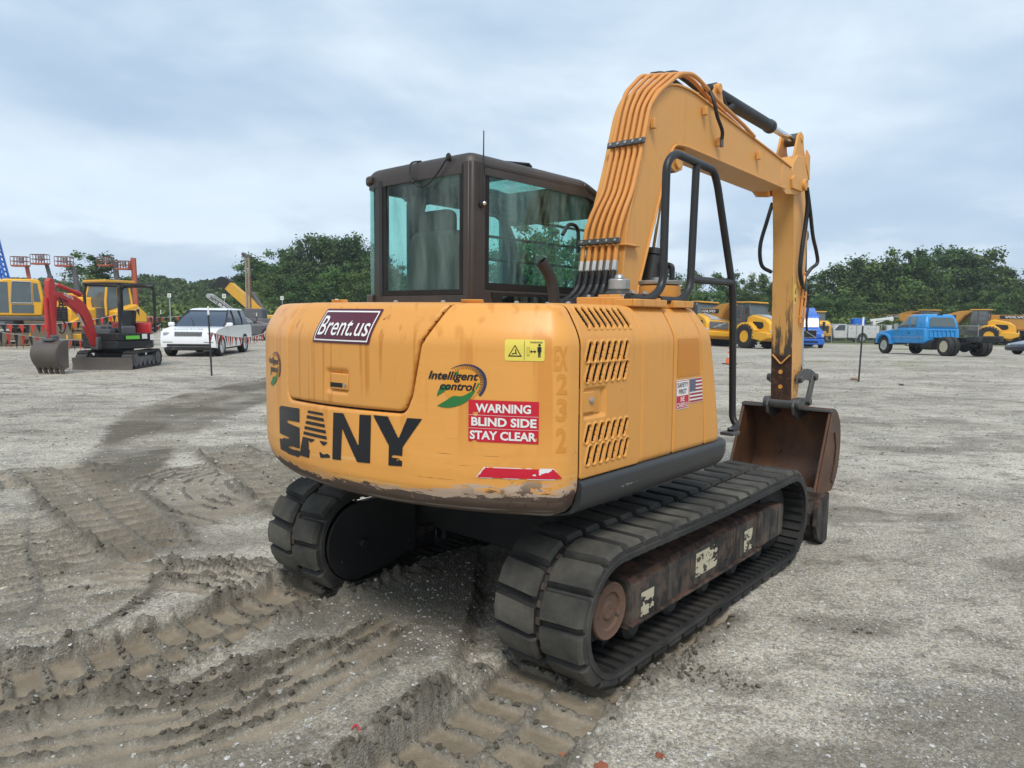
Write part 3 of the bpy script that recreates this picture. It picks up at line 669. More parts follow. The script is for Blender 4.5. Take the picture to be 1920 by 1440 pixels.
# ------------------------------------------------------------------ the excavator: an Empty under its slew ring; x right, y forward, z up
EX = thing('crawler_excavator', 'big yellow excavator in the foreground seen from behind, with brown cab and rubber tracks', 'excavator', (.371, 4.586, 0), -math.radians(41.1))
HX = -.06
def plan_curve():
    P = []; N = []
    def put(x, y, nx, ny): P.append((x, y)); N.append((nx, ny))
    for y in np.linspace(-.1, -1.38, 40): put(HX-1.11, y, -1, 0)
    al = math.asin(.98/1.70)
    def fil(sx):
        c = (HX+sx*.98, -math.sqrt(1.70**2-.98**2)); A = [PI/2*1.0-t*(PI/2-al) for t in np.linspace(0, 1, 14)]
        L = [(c[0]+sx*.13*math.sin(a), c[1]-.13*math.cos(a), sx*math.sin(a), -math.cos(a)) for a in A]; return L
    for q in fil(-1): put(*q)
    for a in np.linspace(-al, al, 90)[1:-1]: put(HX+1.83*math.sin(a), -1.83*math.cos(a), math.sin(a), -math.cos(a))
    for q in fil(1)[::-1]: put(*q)
    for y in np.linspace(-1.37, -.06, 50): put(HX+1.11, y, 1, 0)
    for a in np.linspace(0, PI/2, 14)[1:]: put(HX+1.0+.11*math.cos(a), -.06+.11*math.sin(a), math.cos(a), math.sin(a))
    for x in np.linspace(HX+.98, .45, 12): put(x, .05, 0, 1)
    P = np.array(P); N = np.array(N); L = np.concatenate([[0], np.cumsum(np.hypot(*np.diff(P, axis=0).T))])
    i = np.argmin(P[:, 1]); return P, N, L-L[i]
PP, PN, PL = plan_curve()
_m = (PP[:, 0] > .9) & (np.abs(PN[:, 0]-1) < 1e-6)
def sy(y): return np.interp(y, PP[_m, 1], PL[_m])          # arc position of a point at y on the right side
_v = np.array([.78, .79, .80, .83, .87, .93, 1.0, 1.53, 1.56, 1.60, 1.655, 1.68, 1.70, 1.73, 1.80])
_in = np.array([.26, .20, .13, .066, .028, .005, 0, .004, .010, .027, .060, .076, .094, .122, .19])
_zz = np.array([.795, .797, .803, .824, .862, .928, 1.0, 1.53, 1.559, 1.598, 1.654, 1.678, 1.691, 1.697, 1.699])
_vd = np.linspace(.78, 1.8, 500); _k = np.ones(15)/15
_ind = np.convolve(np.pad(np.interp(_vd, _v, _in), 7, 'edge'), _k, 'valid'); _zd = np.convolve(np.pad(np.interp(_vd, _v, _zz), 7, 'edge'), _k, 'valid')
def HM(s, v, h):
    s = np.asarray(s, float); v = np.asarray(v, float)
    px = np.interp(s, PL, PP[:, 0]); py = np.interp(s, PL, PP[:, 1]); nx = np.interp(s, PL, PN[:, 0]); ny = np.interp(s, PL, PN[:, 1])
    ins = np.interp(v, _vd, _ind); z = np.interp(v, _vd, _zd)
    wf = sstep(-.42, -.02, py)*(px > 0); lean = .27*np.maximum(z-.98, 0)**1.25
    k = np.clip((v-1.60)/.12, 0, 1)
    return np.stack([px-nx*(ins-h*(1-.6*k)), py-ny*(ins-h*(1-.6*k))-wf*lean, z+h*.8*k], 1)
def SKM(s, v, h):
    s = np.asarray(s, float); px = np.interp(s, PL, PP[:, 0]); py = np.interp(s, PL, PP[:, 1]); nx = np.interp(s, PL, PN[:, 0]); ny = np.interp(s, PL, PN[:, 1])
    ins = np.interp(v, [.78, .80, .82, .845, .875, .90, .95, .962, .97], [.20, .09, .035, .008, -.006, -.012, -.014, -.008, .01])
    f = sstep(-.35, .0, py)*(px > 0)
    return np.stack([px-nx*(ins-h)+0*f, py-ny*(ins-h)+.075*f, np.clip(np.broadcast_to(v, s.shape), .79, .968)], 1)
S_C = float(sy(-1.342))
DOOR = [(-.26, 1.90), (-.273, 1.60), (-.277, 1.27), (.492, 1.275), (.512, 1.32), (.555, 1.537), (.80, 1.95)]
fd = lambda s, z: sd_poly(s, z, DOOR, .042)
cw = grid_panel('counterweight', HM, -2.35, S_C, .785, 1.79, lambda s, z: np.maximum(sd_rbox(s, z, (-2.35+S_C)/2, 1.3, (S_C+2.35)/2, .8, .004), .007-fd(s, z)), M['cw'], EX, .0075, edge=.006, rim=.02)
def pan(s, z): 
    a = -sd_rbox(s, z, .128, 1.345, .085, .062, .02); return -.016*sstep(0, .03, a)
hood = grid_panel('engine_hood', HM, -.36, .75, 1.2, 1.79, lambda s, z: fd(s, z)+.004, M['yel'], EX, .0075, h=.002, edge=.008, rim=.025, hf=pan)
grid_panel('engine_bay', HM, -2.3, float(sy(-.05)), .86, 1.72, lambda s, z: np.full(np.shape(s), -1.), M['dark'], EX, .03, h=-.028, edge=0, rim=0)
mb = MB(); mp = lambda s, z, h: HM(np.array([s]), np.array([z]), h)[0]
def patch_box(mb, s0, s1, z0, z1, h0, h1, n=3):
    S = np.linspace(s0, s1, n+1); a = [HM(S, np.full(n+1, z), np.full(n+1, h)) for z, h in ((z0, h0), (z0, h1), (z1, h1), (z1, h0))]
    mb.loft([[a[k][i] for k in range(4)] for i in range(n+1)])
patch_box(mb, .08, .205, 1.308, 1.380, -.02, .004); mb.build('latch', M['yel'], hood, bev=.004)
mb = MB(); patch_box(mb, .087, .170, 1.318, 1.338, 0, .0055); mb.build('latch_slot', M['dark'], hood)
mb = MB(); p = mp(.187, 1.33, .002); n = p-mp(.187, 1.33, -.02); n /= np.linalg.norm(n); mb.cyl(p, p+n*.006, .009); mb.build('lock', M['zinc'], hood)

# louvred side door and side panels
ya, yb, yc, yd = -1.335, -.868, -.548, -.196
slots = []
def group(y0, y1, zb, zt, lean, n, r=.0122):
    for i in range(n):
        yy = y0+(y1-y0)*i/(n-1); s0 = float(sy(yy)); slots.append((s0, zb, s0+lean, zt, r))
group(-1.262, -.940, 1.612, 1.672, -.022, 8)
group(-1.298, -1.018, 1.470, 1.528, .022, 7); group(-1.298, -1.018, 1.386, 1.440, .022, 7)
group(-1.300, -1.010, 1.133, 1.184, .020, 7); group(-1.288, -1.002, 1.038, 1.092, .020, 7)
def fslots(s, z):
    d = np.full(np.shape(s), 9.)
    for q in slots: d = np.minimum(d, sd_seg(s, z, *q))
    return d
def fpan(s, z):
    a = -sd_rbox(s, z, float(sy(-1.235)), 1.286, .088, .070, .02); d = fslots(s, z)
    return -.016*sstep(0, .025, a)+.006*np.clip(1-np.abs(d-.004)/.008, 0, 1)
def side(name, y0, y1, holes=None, hf=None, res=.012, z0=.972, hh=.0, rim=.02, edge=.007):
    a, b = float(sy(y0)), float(sy(y1)) if y1 < -.06 else y1
    f = lambda s, z: sd_rbox(s, z, (a+b)/2, 1.5, (b-a)/2, 1.5-z0, .012) if holes is None else np.maximum(sd_rbox(s, z, (a+b)/2, 1.5, (b-a)/2, 1.5-z0, .012), -holes(s, z))
    return grid_panel(name, HM, a, b, z0, 1.79, f, M['yelside'], EX, res, h=hh, edge=edge, rim=rim, hf=hf)
door = side('louvred_door', ya, yb, fslots, fpan, .0036, hh=.003, rim=.004, edge=.004)
p1 = side('side_panel', yb+.009, yc-.004); p2 = side('side_panel', yc+.004, yd-.003)
p3 = side('side_panel', yd+.003, float(PL[-1])-.02)
mb = MB(); patch_box(mb, float(sy(-1.318)), float(sy(-1.188)), 1.240, 1.346, -.03, -.006)
lp = mb.build('latch_plate', M['yel'], door, bev=.003)
mb = MB(); patch_box(mb, float(sy(-1.316)), float(sy(-1.238)), 1.248, 1.334, -.02, .001); mb.build('latch', M['yel'], door, bev=.003)
mb = MB(); q = mp(float(sy(-1.262)), 1.297, 0); mb.lathe([(.0, .0), (.014, .0), (.014, .006), (.008, .010), (0, .010)], q, (1, 0, 0), 14); mb.build('lock', M['zinc'], door)
sk = grid_panel('skirt', SKM, float(sy(-1.338)), float(PL[-1])-.25, .79, .968, lambda s, z: np.full(np.shape(s), -1.), M['skirt'], EX, .016, edge=0, rim=.03)
# top deck and floor
ii = np.arange(0, len(PP), 3); top = HM(PL[ii], np.full(len(ii), 1.785), np.zeros(len(ii)))
mb = MB(); mb.prism([(p[0], p[1]) for p in top], 1.66, 1.6985, 'z'); mb.build('top_deck', M['yel'], EX)
mb = MB(); bt = HM(PL[ii], np.full(len(ii), .80), np.zeros(len(ii))); mb.prism([(p[0]*.94, p[1]*.95) for p in bt], .78, .86, 'z'); mb.build('floor_plate', M['under'], EX)

# raised filler plate, cap, canister and handrail feet on the right-hand box
mb = MB(); mb.box((.80, -.60, 1.715), (.32, .44, .05)); mb.box((.80, -.60, 1.745), (.2, .24, .02)); mb.build('tank_plate', M['yel'], EX, bev=.005)
mb = MB(); mb.lathe([(.0, 0), (.075, 0), (.075, .01), (.055, .02), (.055, .03), (0, .03)], (.75, -.605, 1.755), n=20); mb.build('filler_neck', M['steel'], EX)
mb = MB(); mb.lathe([(.05, 0), (.054, .004), (.054, .05), (.048, .056), (0, .056)], (.75, -.605, 1.780), n=24); mb.sphere((.75, -.605, 1.842), .026, 10, 6, (1, 1, .8)); mb.build('filler_cap', M['zinc'], EX, bev=.002)
mb = MB(); mb.lathe([(.112, 0), (.115, .005), (.115, .125), (.11, .13)], (.72, -.14, 1.69), n=28); fc = mb.build('filter_canister', M['yel'], EX)
mb = MB(); mb.lathe([(.118, 0), (.120, .003), (.120, .018), (.11, .022), (.045, .024), (.045, .04), (0, .042)], (.72, -.14, 1.825), n=28); mb.build('canister_lid', M['zinc'], fc)
for y_, l_ in ((-.69, .3), (-.36, .2)): mb = MB(); mb.box((.93, y_, 1.712), (.12, l_, .035)); mb.build('handrail_foot', M['yel'], EX, bev=.004)
mb = MB()
for (x, y) in [(.70, -.80), (.90, -.80), (.70, -.41), (.90, -.41), (.35, -1.45), (.1, -1.52), (.62, -1.25), (.93, -.80), (.93, -.60), (.6, -1.0), (.8, -1.1)]:
    mb = MB(); mb.lathe([(.011, 0), (.011, .008), (.006, .012), (0, .012)], (x, y, 1.74 if -.82 < y < -.4 and x < .91 else 1.70 if y < -.85 else 1.73), n=8); mb.build('bolt_head', M['zinc'], EX)
# hinges on the hood edge
mb = MB()
for s0 in (.72, -.13):
    mb = MB(); patch_box(mb, s0, s0+.10, 1.76, 1.80, 0, .018); mb.build('hood_hinge', M['yel'], EX, bev=.003)
# exhaust
mb = MB(); path = spline([(.545, -.88, 1.66), (.545, -.88, 1.74), (.54, -.895, 1.82), (.53, -.93, 1.88), (.52, -.955, 1.91)], 6)
mb.tube(path, .029, 16, caps=False); mb.tube(path, .026, 16, caps=False); mb.build('exhaust_pipe', paint('burnt_exhaust', (.022, .018, .016), .7, var=.4, chip=.3, chipcol=(.25, .22, .2), chipsc=10), EX)

# ---------------- cab
mb = MB()
so_ = [(-.855, 1.66), (-.855, 2.49), (.22, 2.50), (.42, 2.44), (.56, 2.22), (.66, 1.9), (.66, 1.66)]
si_ = [(-.742, 1.79), (-.742, 2.462), (.20, 2.468), (.35, 2.41), (.47, 2.20), (.56, 1.90), (.56, 1.79)]
mb.ring(so_, si_, -.05, -.105, 'x')
mb.ring([(-.90, 1.66), (-.90, 2.49), (-.07, 2.49), (-.07, 1.66)], [(-.812, 1.768), (-.812, 2.466), (-.118, 2.466), (-.118, 1.768)], -.862, -.81, 'y')
cq = [(-.90, -.862)]+[(-.90-.10*math.sin(a), -.762-.10*math.cos(a)) for a in np.linspace(.0, PI/2, 9)]+[(-1.0, -.70)]
mb.strip(cq, 1.66, 1.768, .03, 'z'); mb.strip(cq, 2.45, 2.50, .03, 'z')
mb.box((-.985, .0, 1.20), (.035, 1.40, 1.0)); 
mb.box((-.5, .66, 1.3), (.95, .04, .72)); mb.box((-.5, -.2, 1.02), (.98, 1.5, .06))
for x in (-.99, -.075): mb.tube([(x, .66, 1.66), (x, .66, 1.9), (x, .56, 2.22), (x, .42, 2.44), (x, .2, 2.5)], .032, 8)
cab = mb.build('cab', M['brown'], EX, bev=.012)
fr = lambda s, z: sd_rbox(s, z, -.5275, -.165, .4775, .70, .09)
roofh = lambda s, z: -.075*(1-np.sqrt(np.clip(1-(1-np.clip(-fr(s, z)/.085, 0, 1))**2, 0, 1)))-.10*sstep(.2, .6, z)**1.0-.012*np.clip((s+.5)**2, 0, 1)
grid_panel('roof', lambda s, z, h: np.stack([s, z, 2.552+h*np.ones_like(s)], 1), -1.01, -.045, -.87, .54, lambda s, z: np.maximum(fr(s, z), -sd_rbox(s, z, -.53, .02, .30, .28, .05)), M['brown'], cab, .014, edge=0, rim=.05, hf=roofh, back=True, ang=60)
mb = MB(); mb.box((-.53, .02, 2.532), (.62, .58, .008)); mb.build('roof_hatch_pane', M['glass'], cab)
fl = lambda s, z: np.maximum.reduce([sd_poly(s, z, [(-.76, 1.66), (-.76, 2.5), (.22, 2.5), (.42, 2.44), (.56, 2.22), (.66, 1.66)]), -sd_rbox(s, z, -.60, 2.05, .115, .37, .05), -sd_rbox(s, z, .05, 1.94, .40, .47, .07)])
grid_panel('door_frame', plane_map((-1.0, 0, 0), (0, 1, 0), (0, 0, 1)), -.80, .68, 1.64, 2.52, fl, M['brown'], cab, .02, edge=0, rim=.035, back=True)
def rect_pane(name, o, u, w, a, b, c, d, mat, r=.02):
    return grid_panel(name, plane_map(o, u, w), a, b, c, d, lambda s, z: sd_rbox(s, z, (a+b)/2, (c+d)/2, (b-a)/2, (d-c)/2, r), mat, cab, .03, edge=0, rim=0)
mb = MB(); mb.prism(si_, -.060, -.064, 'x'); mb.build('side_window', M['glass'], cab)
mb = MB(); mb.ring(si_, [(-.712, 1.83), (-.712, 2.43), (.19, 2.436), (.32, 2.385), (.43, 2.19), (.52, 1.90), (.52, 1.83)], -.056, -.062, 'x'); mb.build('window_seal', M['dark'], cab)
rect_pane('rear_window', (0, -.856, 0), (1, 0, 0), (0, 0, 1), -.812, -.118, 1.768, 2.466, M['glass'])
mb = MB(); mb.ring([(-.825, 1.758), (-.825, 2.476), (-.112, 2.476), (-.112, 1.758)], [(-.785, 1.79), (-.785, 2.435), (-.142, 2.435), (-.142, 1.79)], -.8635, -.857, 'y'); mb.build('window_seal', M['dark'], cab, bev=.003)
mb = MB(); mb.strip(cq, 1.768, 2.45, .006, 'z'); mb.build('corner_window', M['glass'], cab)
mb = MB(); mb.box((-.832, -.858, 2.11), (.03, .02, .70)); mb.build('window_divider', M['black'], cab)
mb = MB(); mb.box((-.998, .05, 1.94), (.006, .8, .94)); mb.build('door_window', M['glass'], cab)
mb = MB(); mb.box((-.998, -.6, 2.05), (.006, .23, .74)); mb.build('quarter_window', M['glass'], cab)
mb = MB(); mb.loft([[(-.98, .64, 1.67), (-.08, .64, 1.67)], [(-.98, .65, 1.9), (-.08, .65, 1.9)], [(-.98, .55, 2.22), (-.08, .55, 2.22)], [(-.98, .41, 2.44), (-.08, .41, 2.44)]], cap=False, closed_ring=False); mb.build('windscreen', M['glass'], cab)
mb = MB()
for z in (2.215, 2.095, 1.965): mb.tube([(-.085, -.74, z), (-.085, .50, z)], .009, 6)
mb.build('window_guard_bar', M['black'], cab)
mb = MB()
def rslab(mb, c, d, r, ax='y'):
    w, h = d; P = fillet([(-w/2, -h/2), (-w/2, h/2), (w/2, h/2), (w/2, -h/2)], r, 5); return [(c[0]+p[0], c[1]+p[1]) for p in P]
mb.prism(rslab(mb, (-.53, 1.85), (.46, .62), .12), -.72, -.60, 'y'); mb.prism(rslab(mb, (-.53, 2.20), (.28, .16), .06), -.71, -.62, 'y'); mb.box((-.53, -.42, 1.5), (.5, .5, .15))
mb.build('seat', M['seat'], cab, bev=.03, seg=3)
mb = MB(); mb.box((-.80, -.45, 1.45), (.16, .6, .4)); mb.build('control_console', M['int'], cab, bev=.01)
mb = MB(); mb.box((-.26, -.45, 1.45), (.16, .6, .42)); mb.tube([(-.26, -.2, 1.66), (-.26, -.16, 1.86)], .018, 8); mb.sphere((-.26, -.155, 1.88), .03, 8, 6)
mb.build('control_console', M['int'], cab, bev=.01)
mb = MB(); mb.tube([(-.035, -.785, 2.285), (-.035, -.785, 2.32), (-.033, -.785, 2.655)], [.006, .005, .0032], 6); mb.lathe([(0, 0), (.022, 0), (.022, .012), (.010, .016), (0, .016)], (-.052, -.785, 2.260), (1, 0, 0), 12); mb.build('antenna', M['black'], cab)
mb = MB(); mb.sphere((-.026, -.785, 2.262), .013, 10, 8); mb.build('antenna_ball', M['chrome'], cab)
mb = MB(); mb.tube(spline([(-.53, -.80, 2.553), (-.54, -.87, 2.53), (-.535, -.885, 2.46), (-.51, -.885, 2.42), (-.46, -.885, 2.385), (-.38, -.885, 2.39), (-.30, -.885, 2.44), (-.235, -.885, 2.50), (-.22, -.875, 2.525)], 5), .0055, 6); mb.tube([(-.522, -.885, 2.44), (-.50, -.885, 2.41)], .011, 6); mb.sphere((-.225, -.868, 2.525), .018, 8, 6, (1, .8, 1.3)); mb.build('cable', M['hose'], cab)
mb = MB(); mb.box((-.20, -.30, 2.575), (.16, .10, .008), (0, .12, .5)); mb.box((-.20, -.30, 2.56), (.04, .04, .03)); mb.build('roof_bracket', M['black'], cab)
mb = MB(); mb.prism([(-.66, 1.66), (-.70, 1.775), (.6, 1.775), (.6, 1.66)], -.052, -.045, 'x'); mb.build('lower_side_panel', M['dark'], cab)
mb = MB(); mb.prism([(-.60, 1.70), (-.61, 1.757), (-.14, 1.757), (-.12, 1.70)], -.044, -.041, 'x'); mb.build('lower_window', glass('dark_glass', (.3, .5, .47), 1, .25), cab)

# ---------------- undercarriage
def track_path(y0, y1, r, z0, n=26, sag=.012):
    """Closed loop (y, z) of the outer face of the belt, going forward along the ground."""
    L = [(y, z0) for y in np.linspace(y0, y1, 40)[:-1]]
    L += [(y1+r*math.sin(a), z0+r-r*math.cos(a)) for a in np.linspace(0, PI, n)[:-1]]
    L += [(y, z0+2*r-sag*math.sin(PI*(y-y0)/(y1-y0))**2) for y in np.linspace(y1, y0, 50)[:-1]]
    L += [(y0-r*math.sin(a), z0+r+r*math.cos(a)) for a in np.linspace(0, PI, n)[:-1]]
    return np.array(L)
class Loop:
    def __init__(s, P):
        s.P = P; s.Q = np.vstack([P, P[:1]]); s.L = np.concatenate([[0], np.cumsum(np.hypot(*np.diff(s.Q, axis=0).T))]); s.T = s.L[-1]
    def at(s, a):
        a = np.mod(a, s.T); e = .012
        f = lambda b: np.stack([np.interp(np.mod(b, s.T), s.L, s.Q[:, 0]), np.interp(np.mod(b, s.T), s.L, s.Q[:, 1])], -1)
        p = f(a); t = f(a+e)-f(a-e); t /= np.linalg.norm(t, axis=-1, keepdims=True); return p, np.stack([t[..., 1], -t[..., 0]], -1)
def make_belt(xi, xo, y0, y1, r=.285, z0=.036, nl=40, lugh=.040, thick=.034, sgn=1, gap=.03):
    """Rubber belt with two staggered rows of blocks outside and ribs inside."""
    lp = Loop(track_path(y0, y1, r, z0)); mb = MB(); ns = 150
    S = np.linspace(0, lp.T, ns+1)[:-1]; p, n = lp.at(S)
    prof = [(xi+.012, 0), (xo-.012, 0), (xo, -.010), (xo, -thick), (xi, -thick), (xi, -.010)]
    rings = [[(x, p[i][0]+n[i][0]*h, p[i][1]+n[i][1]*h) for x, h in prof] for i in range(ns)]
    k = len(prof); mb.v += [tuple(q) for R_ in rings for q in R_]
    for i in range(ns):
        for j in range(k):
            a, b = i*k, ((i+1) % ns)*k; mb.f.append((a+j, a+(j+1) % k, b+(j+1) % k, b+j)); mb.m.append(1 if j == 3 else 0)
    pit = lp.T/nl; xm = (xi+xo)/2; rr = random.Random(3)
    for row in (0, 1):
        xa, xb = (xi+.004, xm-gap*.5) if row == 0 else (xm+gap*.5, xo-.004)
        for q in range(nl):
            s0 = (q+.5*row)*pit; j = rr.uniform(-.004, .004); skew = .016*(1 if row == 0 else -1)
            bl, tl = pit*.93, pit*.64; cols = []
            for (x, e) in ((xa, 1), (xa+.016, 0), ((xa+xb)/2, 0), (xb-.016, 0), (xb, 1)):
                sk = skew*((x-xm)/(xo-xm)); row_ = []
                for f, h in ((-bl/2, -.004), (-tl/2-.010, lugh*.93), (-tl/4, lugh), (0, lugh), (tl/4, lugh), (tl/2+.002, lugh*.93), (tl/2+.018, lugh*.30), (bl/2, -.004)):
                    pp, nn = lp.at(np.array(s0+j+f*(1 if not e else .97)+sk)); hh = h if not e else min(h, lugh*.5)
                    hh += rr.uniform(-.003, .002) if h > .02 else 0; row_.append((x+rr.uniform(-.002, .002), pp[0]+nn[0]*hh, pp[1]+nn[1]*hh))
                cols.append(row_)
            m = len(cols[0]); vs = [v for c in cols for v in c]; fs = [(a*m+b, a*m+b+1, (a+1)*m+b+1, (a+1)*m+b) for a in range(len(cols)-1) for b in range(m-1)]
            fs += [tuple(range(m)), tuple(range(4*m+m-1, 4*m-1, -1))]; mb.mi = 0; mb.add(vs, fs)
            for a in range(len(cols)-1):
                for b in range(1, 5): mb.m[-len(fs)+a*(m-1)+b] = 2
    mb.mi = 1                                                   # ribs on the inner face, guide horns in the middle
    for q in range(nl*2):
        s0 = q*pit/2; pp, nn = lp.at(np.array([s0-.016, s0+.016]))
        for xa, xb in ((xi+.02, xm-.06), (xm+.06, xo-.02)):
            vs = [(x, pp[i][0]-nn[i][0]*h, pp[i][1]-nn[i][1]*h) for x in (xa, xb) for i in (0, 1) for h in (thick-.002, thick+.016)]
            mb.add(vs, [(0, 1, 3, 2), (4, 6, 7, 5), (0, 4, 5, 1), (2, 3, 7, 6), (1, 5, 7, 3)])
        if q % 2 == 0:
            for sx in (-1, 1):
                x = xm+sx*.045; vs = []
                for h, w, l in ((thick-.002, .02, .03), (thick+.06, .011, .018)):
                    pq, nq = lp.at(np.array([s0-l, s0+l]))
                    for i in (0, 1):
                        for u in (-w, w): vs.append((x+u, pq[i][0]-nq[i][0]*h, pq[i][1]-nq[i][1]*h))
                mb.add(vs, [(0, 1, 5, 4), (2, 6, 7, 3), (0, 4, 6, 2), (1, 3, 7, 5), (4, 5, 7, 6)])
    return mb, lp
mb, LP = make_belt(.62, 1.12, -1.08, 1.0)
mb.mi = 3                                                       # core bars showing in the groove between the block rows
for q in range(80):
    pp, nn = LP.at(np.array(q*LP.T/80.)); R_ = np.array([[1, 0, 0], [0, -nn[1], nn[0]], [0, nn[0], nn[1]]]).T
    mb.box((.87, pp[0]+nn[0]*.002, pp[1]+nn[1]*.002), (.026, .03, .016), R_)
tr = mb.build('rubber_track', [M['rubber'], M['rubin'], M['rubtop'], M['rust']], EX, ang=32)
t2 = link(tr.copy(), EX); t2.location = (-1.74, -.12, 0)
def side_frame(sx, dy):
    X = lambda x: sx*x
    mb = MB()
    sec = lambda y, zt: [(X(.74), y+dy, .185), (X(1.055), y+dy, .185), (X(1.055), y+dy, zt), (X(1.03), y+dy, zt+.028), (X(.86), y+dy, zt+.062), (X(.74), y+dy, zt+.062)]
    mb.loft([sec(-.93, .392), sec(-.2, .405), (sec(.58, .415))])
    mb.strip([(-.93, .197), (.60, .197)], X(.74), X(1.075), .018, 'x') if not dy else None
    mb.strip([(-.925, .42), (-.935, .30), (-.925, .19)], X(1.0), X(1.06), .010, 'x') if not dy else None
    f = mb.build('track_frame', M['frame'], EX, bev=.012)
    mb = MB(); mb.prism([(.56, .215), (.56, .445), (.62, .455), (.93, .435), (.95, .42), (.95, .225)], X(.76), X(1.075), 'x', (0, dy, 0)); mb.build('idler_guard', M['frame'], f, bev=.012)
    mb = MB(); mb.box((X(.98), .02+dy, .555), (.08, .08, .13)); mb.box((X(.98), .02+dy, .515), (.12, .12, .02)); mb.build('carrier_bracket', M['frame'], f, bev=.006)
    mb = MB(); mb.cyl((X(.82), .02+dy, .545), (X(.98), .02+dy, .545), .045); mb.build('carrier_roller', M['rust'], f)
    for y in np.linspace(-.80, .72, 5):
        mb = MB(); mb.lathe([(0, 0), (.05, 0), (.075, .02), (.075, .09), (.055, .10), (.055, .16), (.075, .17), (.075, .24), (.05, .26), (0, .26)], (X(.75), y+dy, .155), (sx, 0, 0), 18); mb.build('roller', M['under'], f)
    mb = MB()                                                   # sprocket
    P = []
    for i in range(15):
        a = 2*PI*i/15; b = 2*PI/15
        P += [(.205*math.cos(a), .205*math.sin(a)), (.205*math.cos(a+.45*b), .205*math.sin(a+.45*b)), (.232*math.cos(a+.62*b), .232*math.sin(a+.62*b)), (.232*math.cos(a+.85*b), .232*math.sin(a+.85*b))]
    mb.prism(P, X(.84), X(.90), 'x', (0, -1.08+dy, .315)); mb.cyl((X(.66), -1.08+dy, .315), (X(.98), -1.08+dy, .315), .15); mb.build('sprocket', M['under'], f, bev=.004)
    mb = MB(); mb.lathe([(.0, 0), (.125, 0), (.130, .006), (.130, .026), (.124, .032), (.112, .027), (.088, .027), (.080, .016), (.045, .016), (.036, .024), (.012, .024), (0, .020)], (X(1.035), -1.10+dy, .335), (sx, 0, 0), 28); mb.build('hub_cover', M['rustorange'], f)
    mb = MB(); mb.lathe([(0, 0), (.20, 0), (.232, .02), (.232, .09), (.20, .11), (.20, .13), (.232, .15), (.232, .22), (.20, .24), (0, .24)], (X(.75), 1.0+dy, .315), (sx, 0, 0), 28); mb.build('idler', M['under'], f)
    # plate over the travel motor, seen on the inner side
    P = [(-1.08+.235*math.cos(a), .31+.235*math.sin(a)) for a in np.linspace(PI*.42, PI*1.42, 20)]+[(-.86, .115), (-.66, .19), (-.66, .52), (-1.0, .545)]
    mb = MB(); mb.prism(P, X(.61), X(.635), 'x', (0, dy, 0)); mb.strip(P+[P[0]], X(.60), X(.64), .012, 'x') if dy == 0 else None
    mb.cyl((X(.57), -1.08+dy, .30), (X(.61), -1.08+dy, .30), .03); 
    for (y, z) in ((-.72, .24), (-1.22, .22)): mb.lathe([(.012, 0), (.012, .01), (0, .012)], (X(.61), y+dy, z), (-sx, 0, 0), 8)
    mb.build('motor_guard', M['under'], f, bev=.005)
    return f
fr_ = side_frame(1, 0); fl_ = side_frame(-1, -.12)
# worn cream stickers on the frame
def worn_label(parent, y0, y1, z0, z1, seed):
    mp_ = plane_map((1.0555, 0, 0), (0, 1, 0), (0, 0, 1))
    f = lambda s, z: np.maximum(sd_rbox(s, z, (y0+y1)/2, (z0+z1)/2, (y1-y0)/2, (z1-z0)/2, .003), (fbm(s*26, z*40, 5, seed, .65)-.14)*.06)
    grid_panel('worn_sticker', mp_, y0, y1, z0, z1, f, M['d_cream'], parent, .0026, h=.0012, edge=0, rim=0)
worn_label(fr_, -.82, -.70, .205, .335, 4); worn_label(fr_, -.26, .00, .255, .385, 9); worn_label(fr_, .37, .49, .235, .365, 14)
mb = MB(); mb.prism([(.10, .265), (.11, .36), (.16, .40), (.20, .38), (.205, .28), (.15, .25)], 1.054, 1.060, 'x'); mb.build('frame_lug', M['frame'], fr_, bev=.004)
mb = MB()
mb.prism([(-.62, .30), (-.62, .47), (-.45, .66), (.45, .66), (.62, .47), (.62, .30), (.45, .24), (-.45, .24)], -.55, .50, 'y'); mb.box((0, -.57, .43), (1.3, .05, .36))
for sx in (-1, 1):
    for sy_ in (-1, 1): mb.tube([(sx*.25, sy_*.25, .50), (sx*.78, sy_*.62, .36)], .13, 8)
mb.build('undercarriage_frame', M['under'], EX, bev=.012)
mb = MB(); mb.lathe([(0, 0), (.50, 0), (.52, .02), (.52, .10), (.47, .11), (.47, .14), (0, .14)], (0, 0, .64), n=40); mb.build('slew_ring', M['under'], EX)
# ---------------- dozer blade
mb = MB()
prof = [(1.66, -.01), (1.62, .06), (1.60, .16), (1.62, .26), (1.70, .355), (1.735, .35), (1.66, .25), (1.645, .16), (1.66, .07), (1.70, .0)]
mb.prism(prof, -1.12, 1.10, 'x')
for x in (-1.13, 1.10): mb.prism([(1.50, .16), (1.52, .30), (1.62, .355), (1.77, .36), (1.765, .0), (1.66, -.015), (1.56, .05)], x-.015, x+.015, 'x')
mb.box((0, 1.585, .18), (2.1, .03, .10)); 
for x in (-.36, .36): mb.prism([(.5, .26), (.5, .40), (1.60, .26), (1.60, .12)], x-.05, x+.05, 'x')
mb.build('dozer_blade', M['frame'], EX, bev=.006)

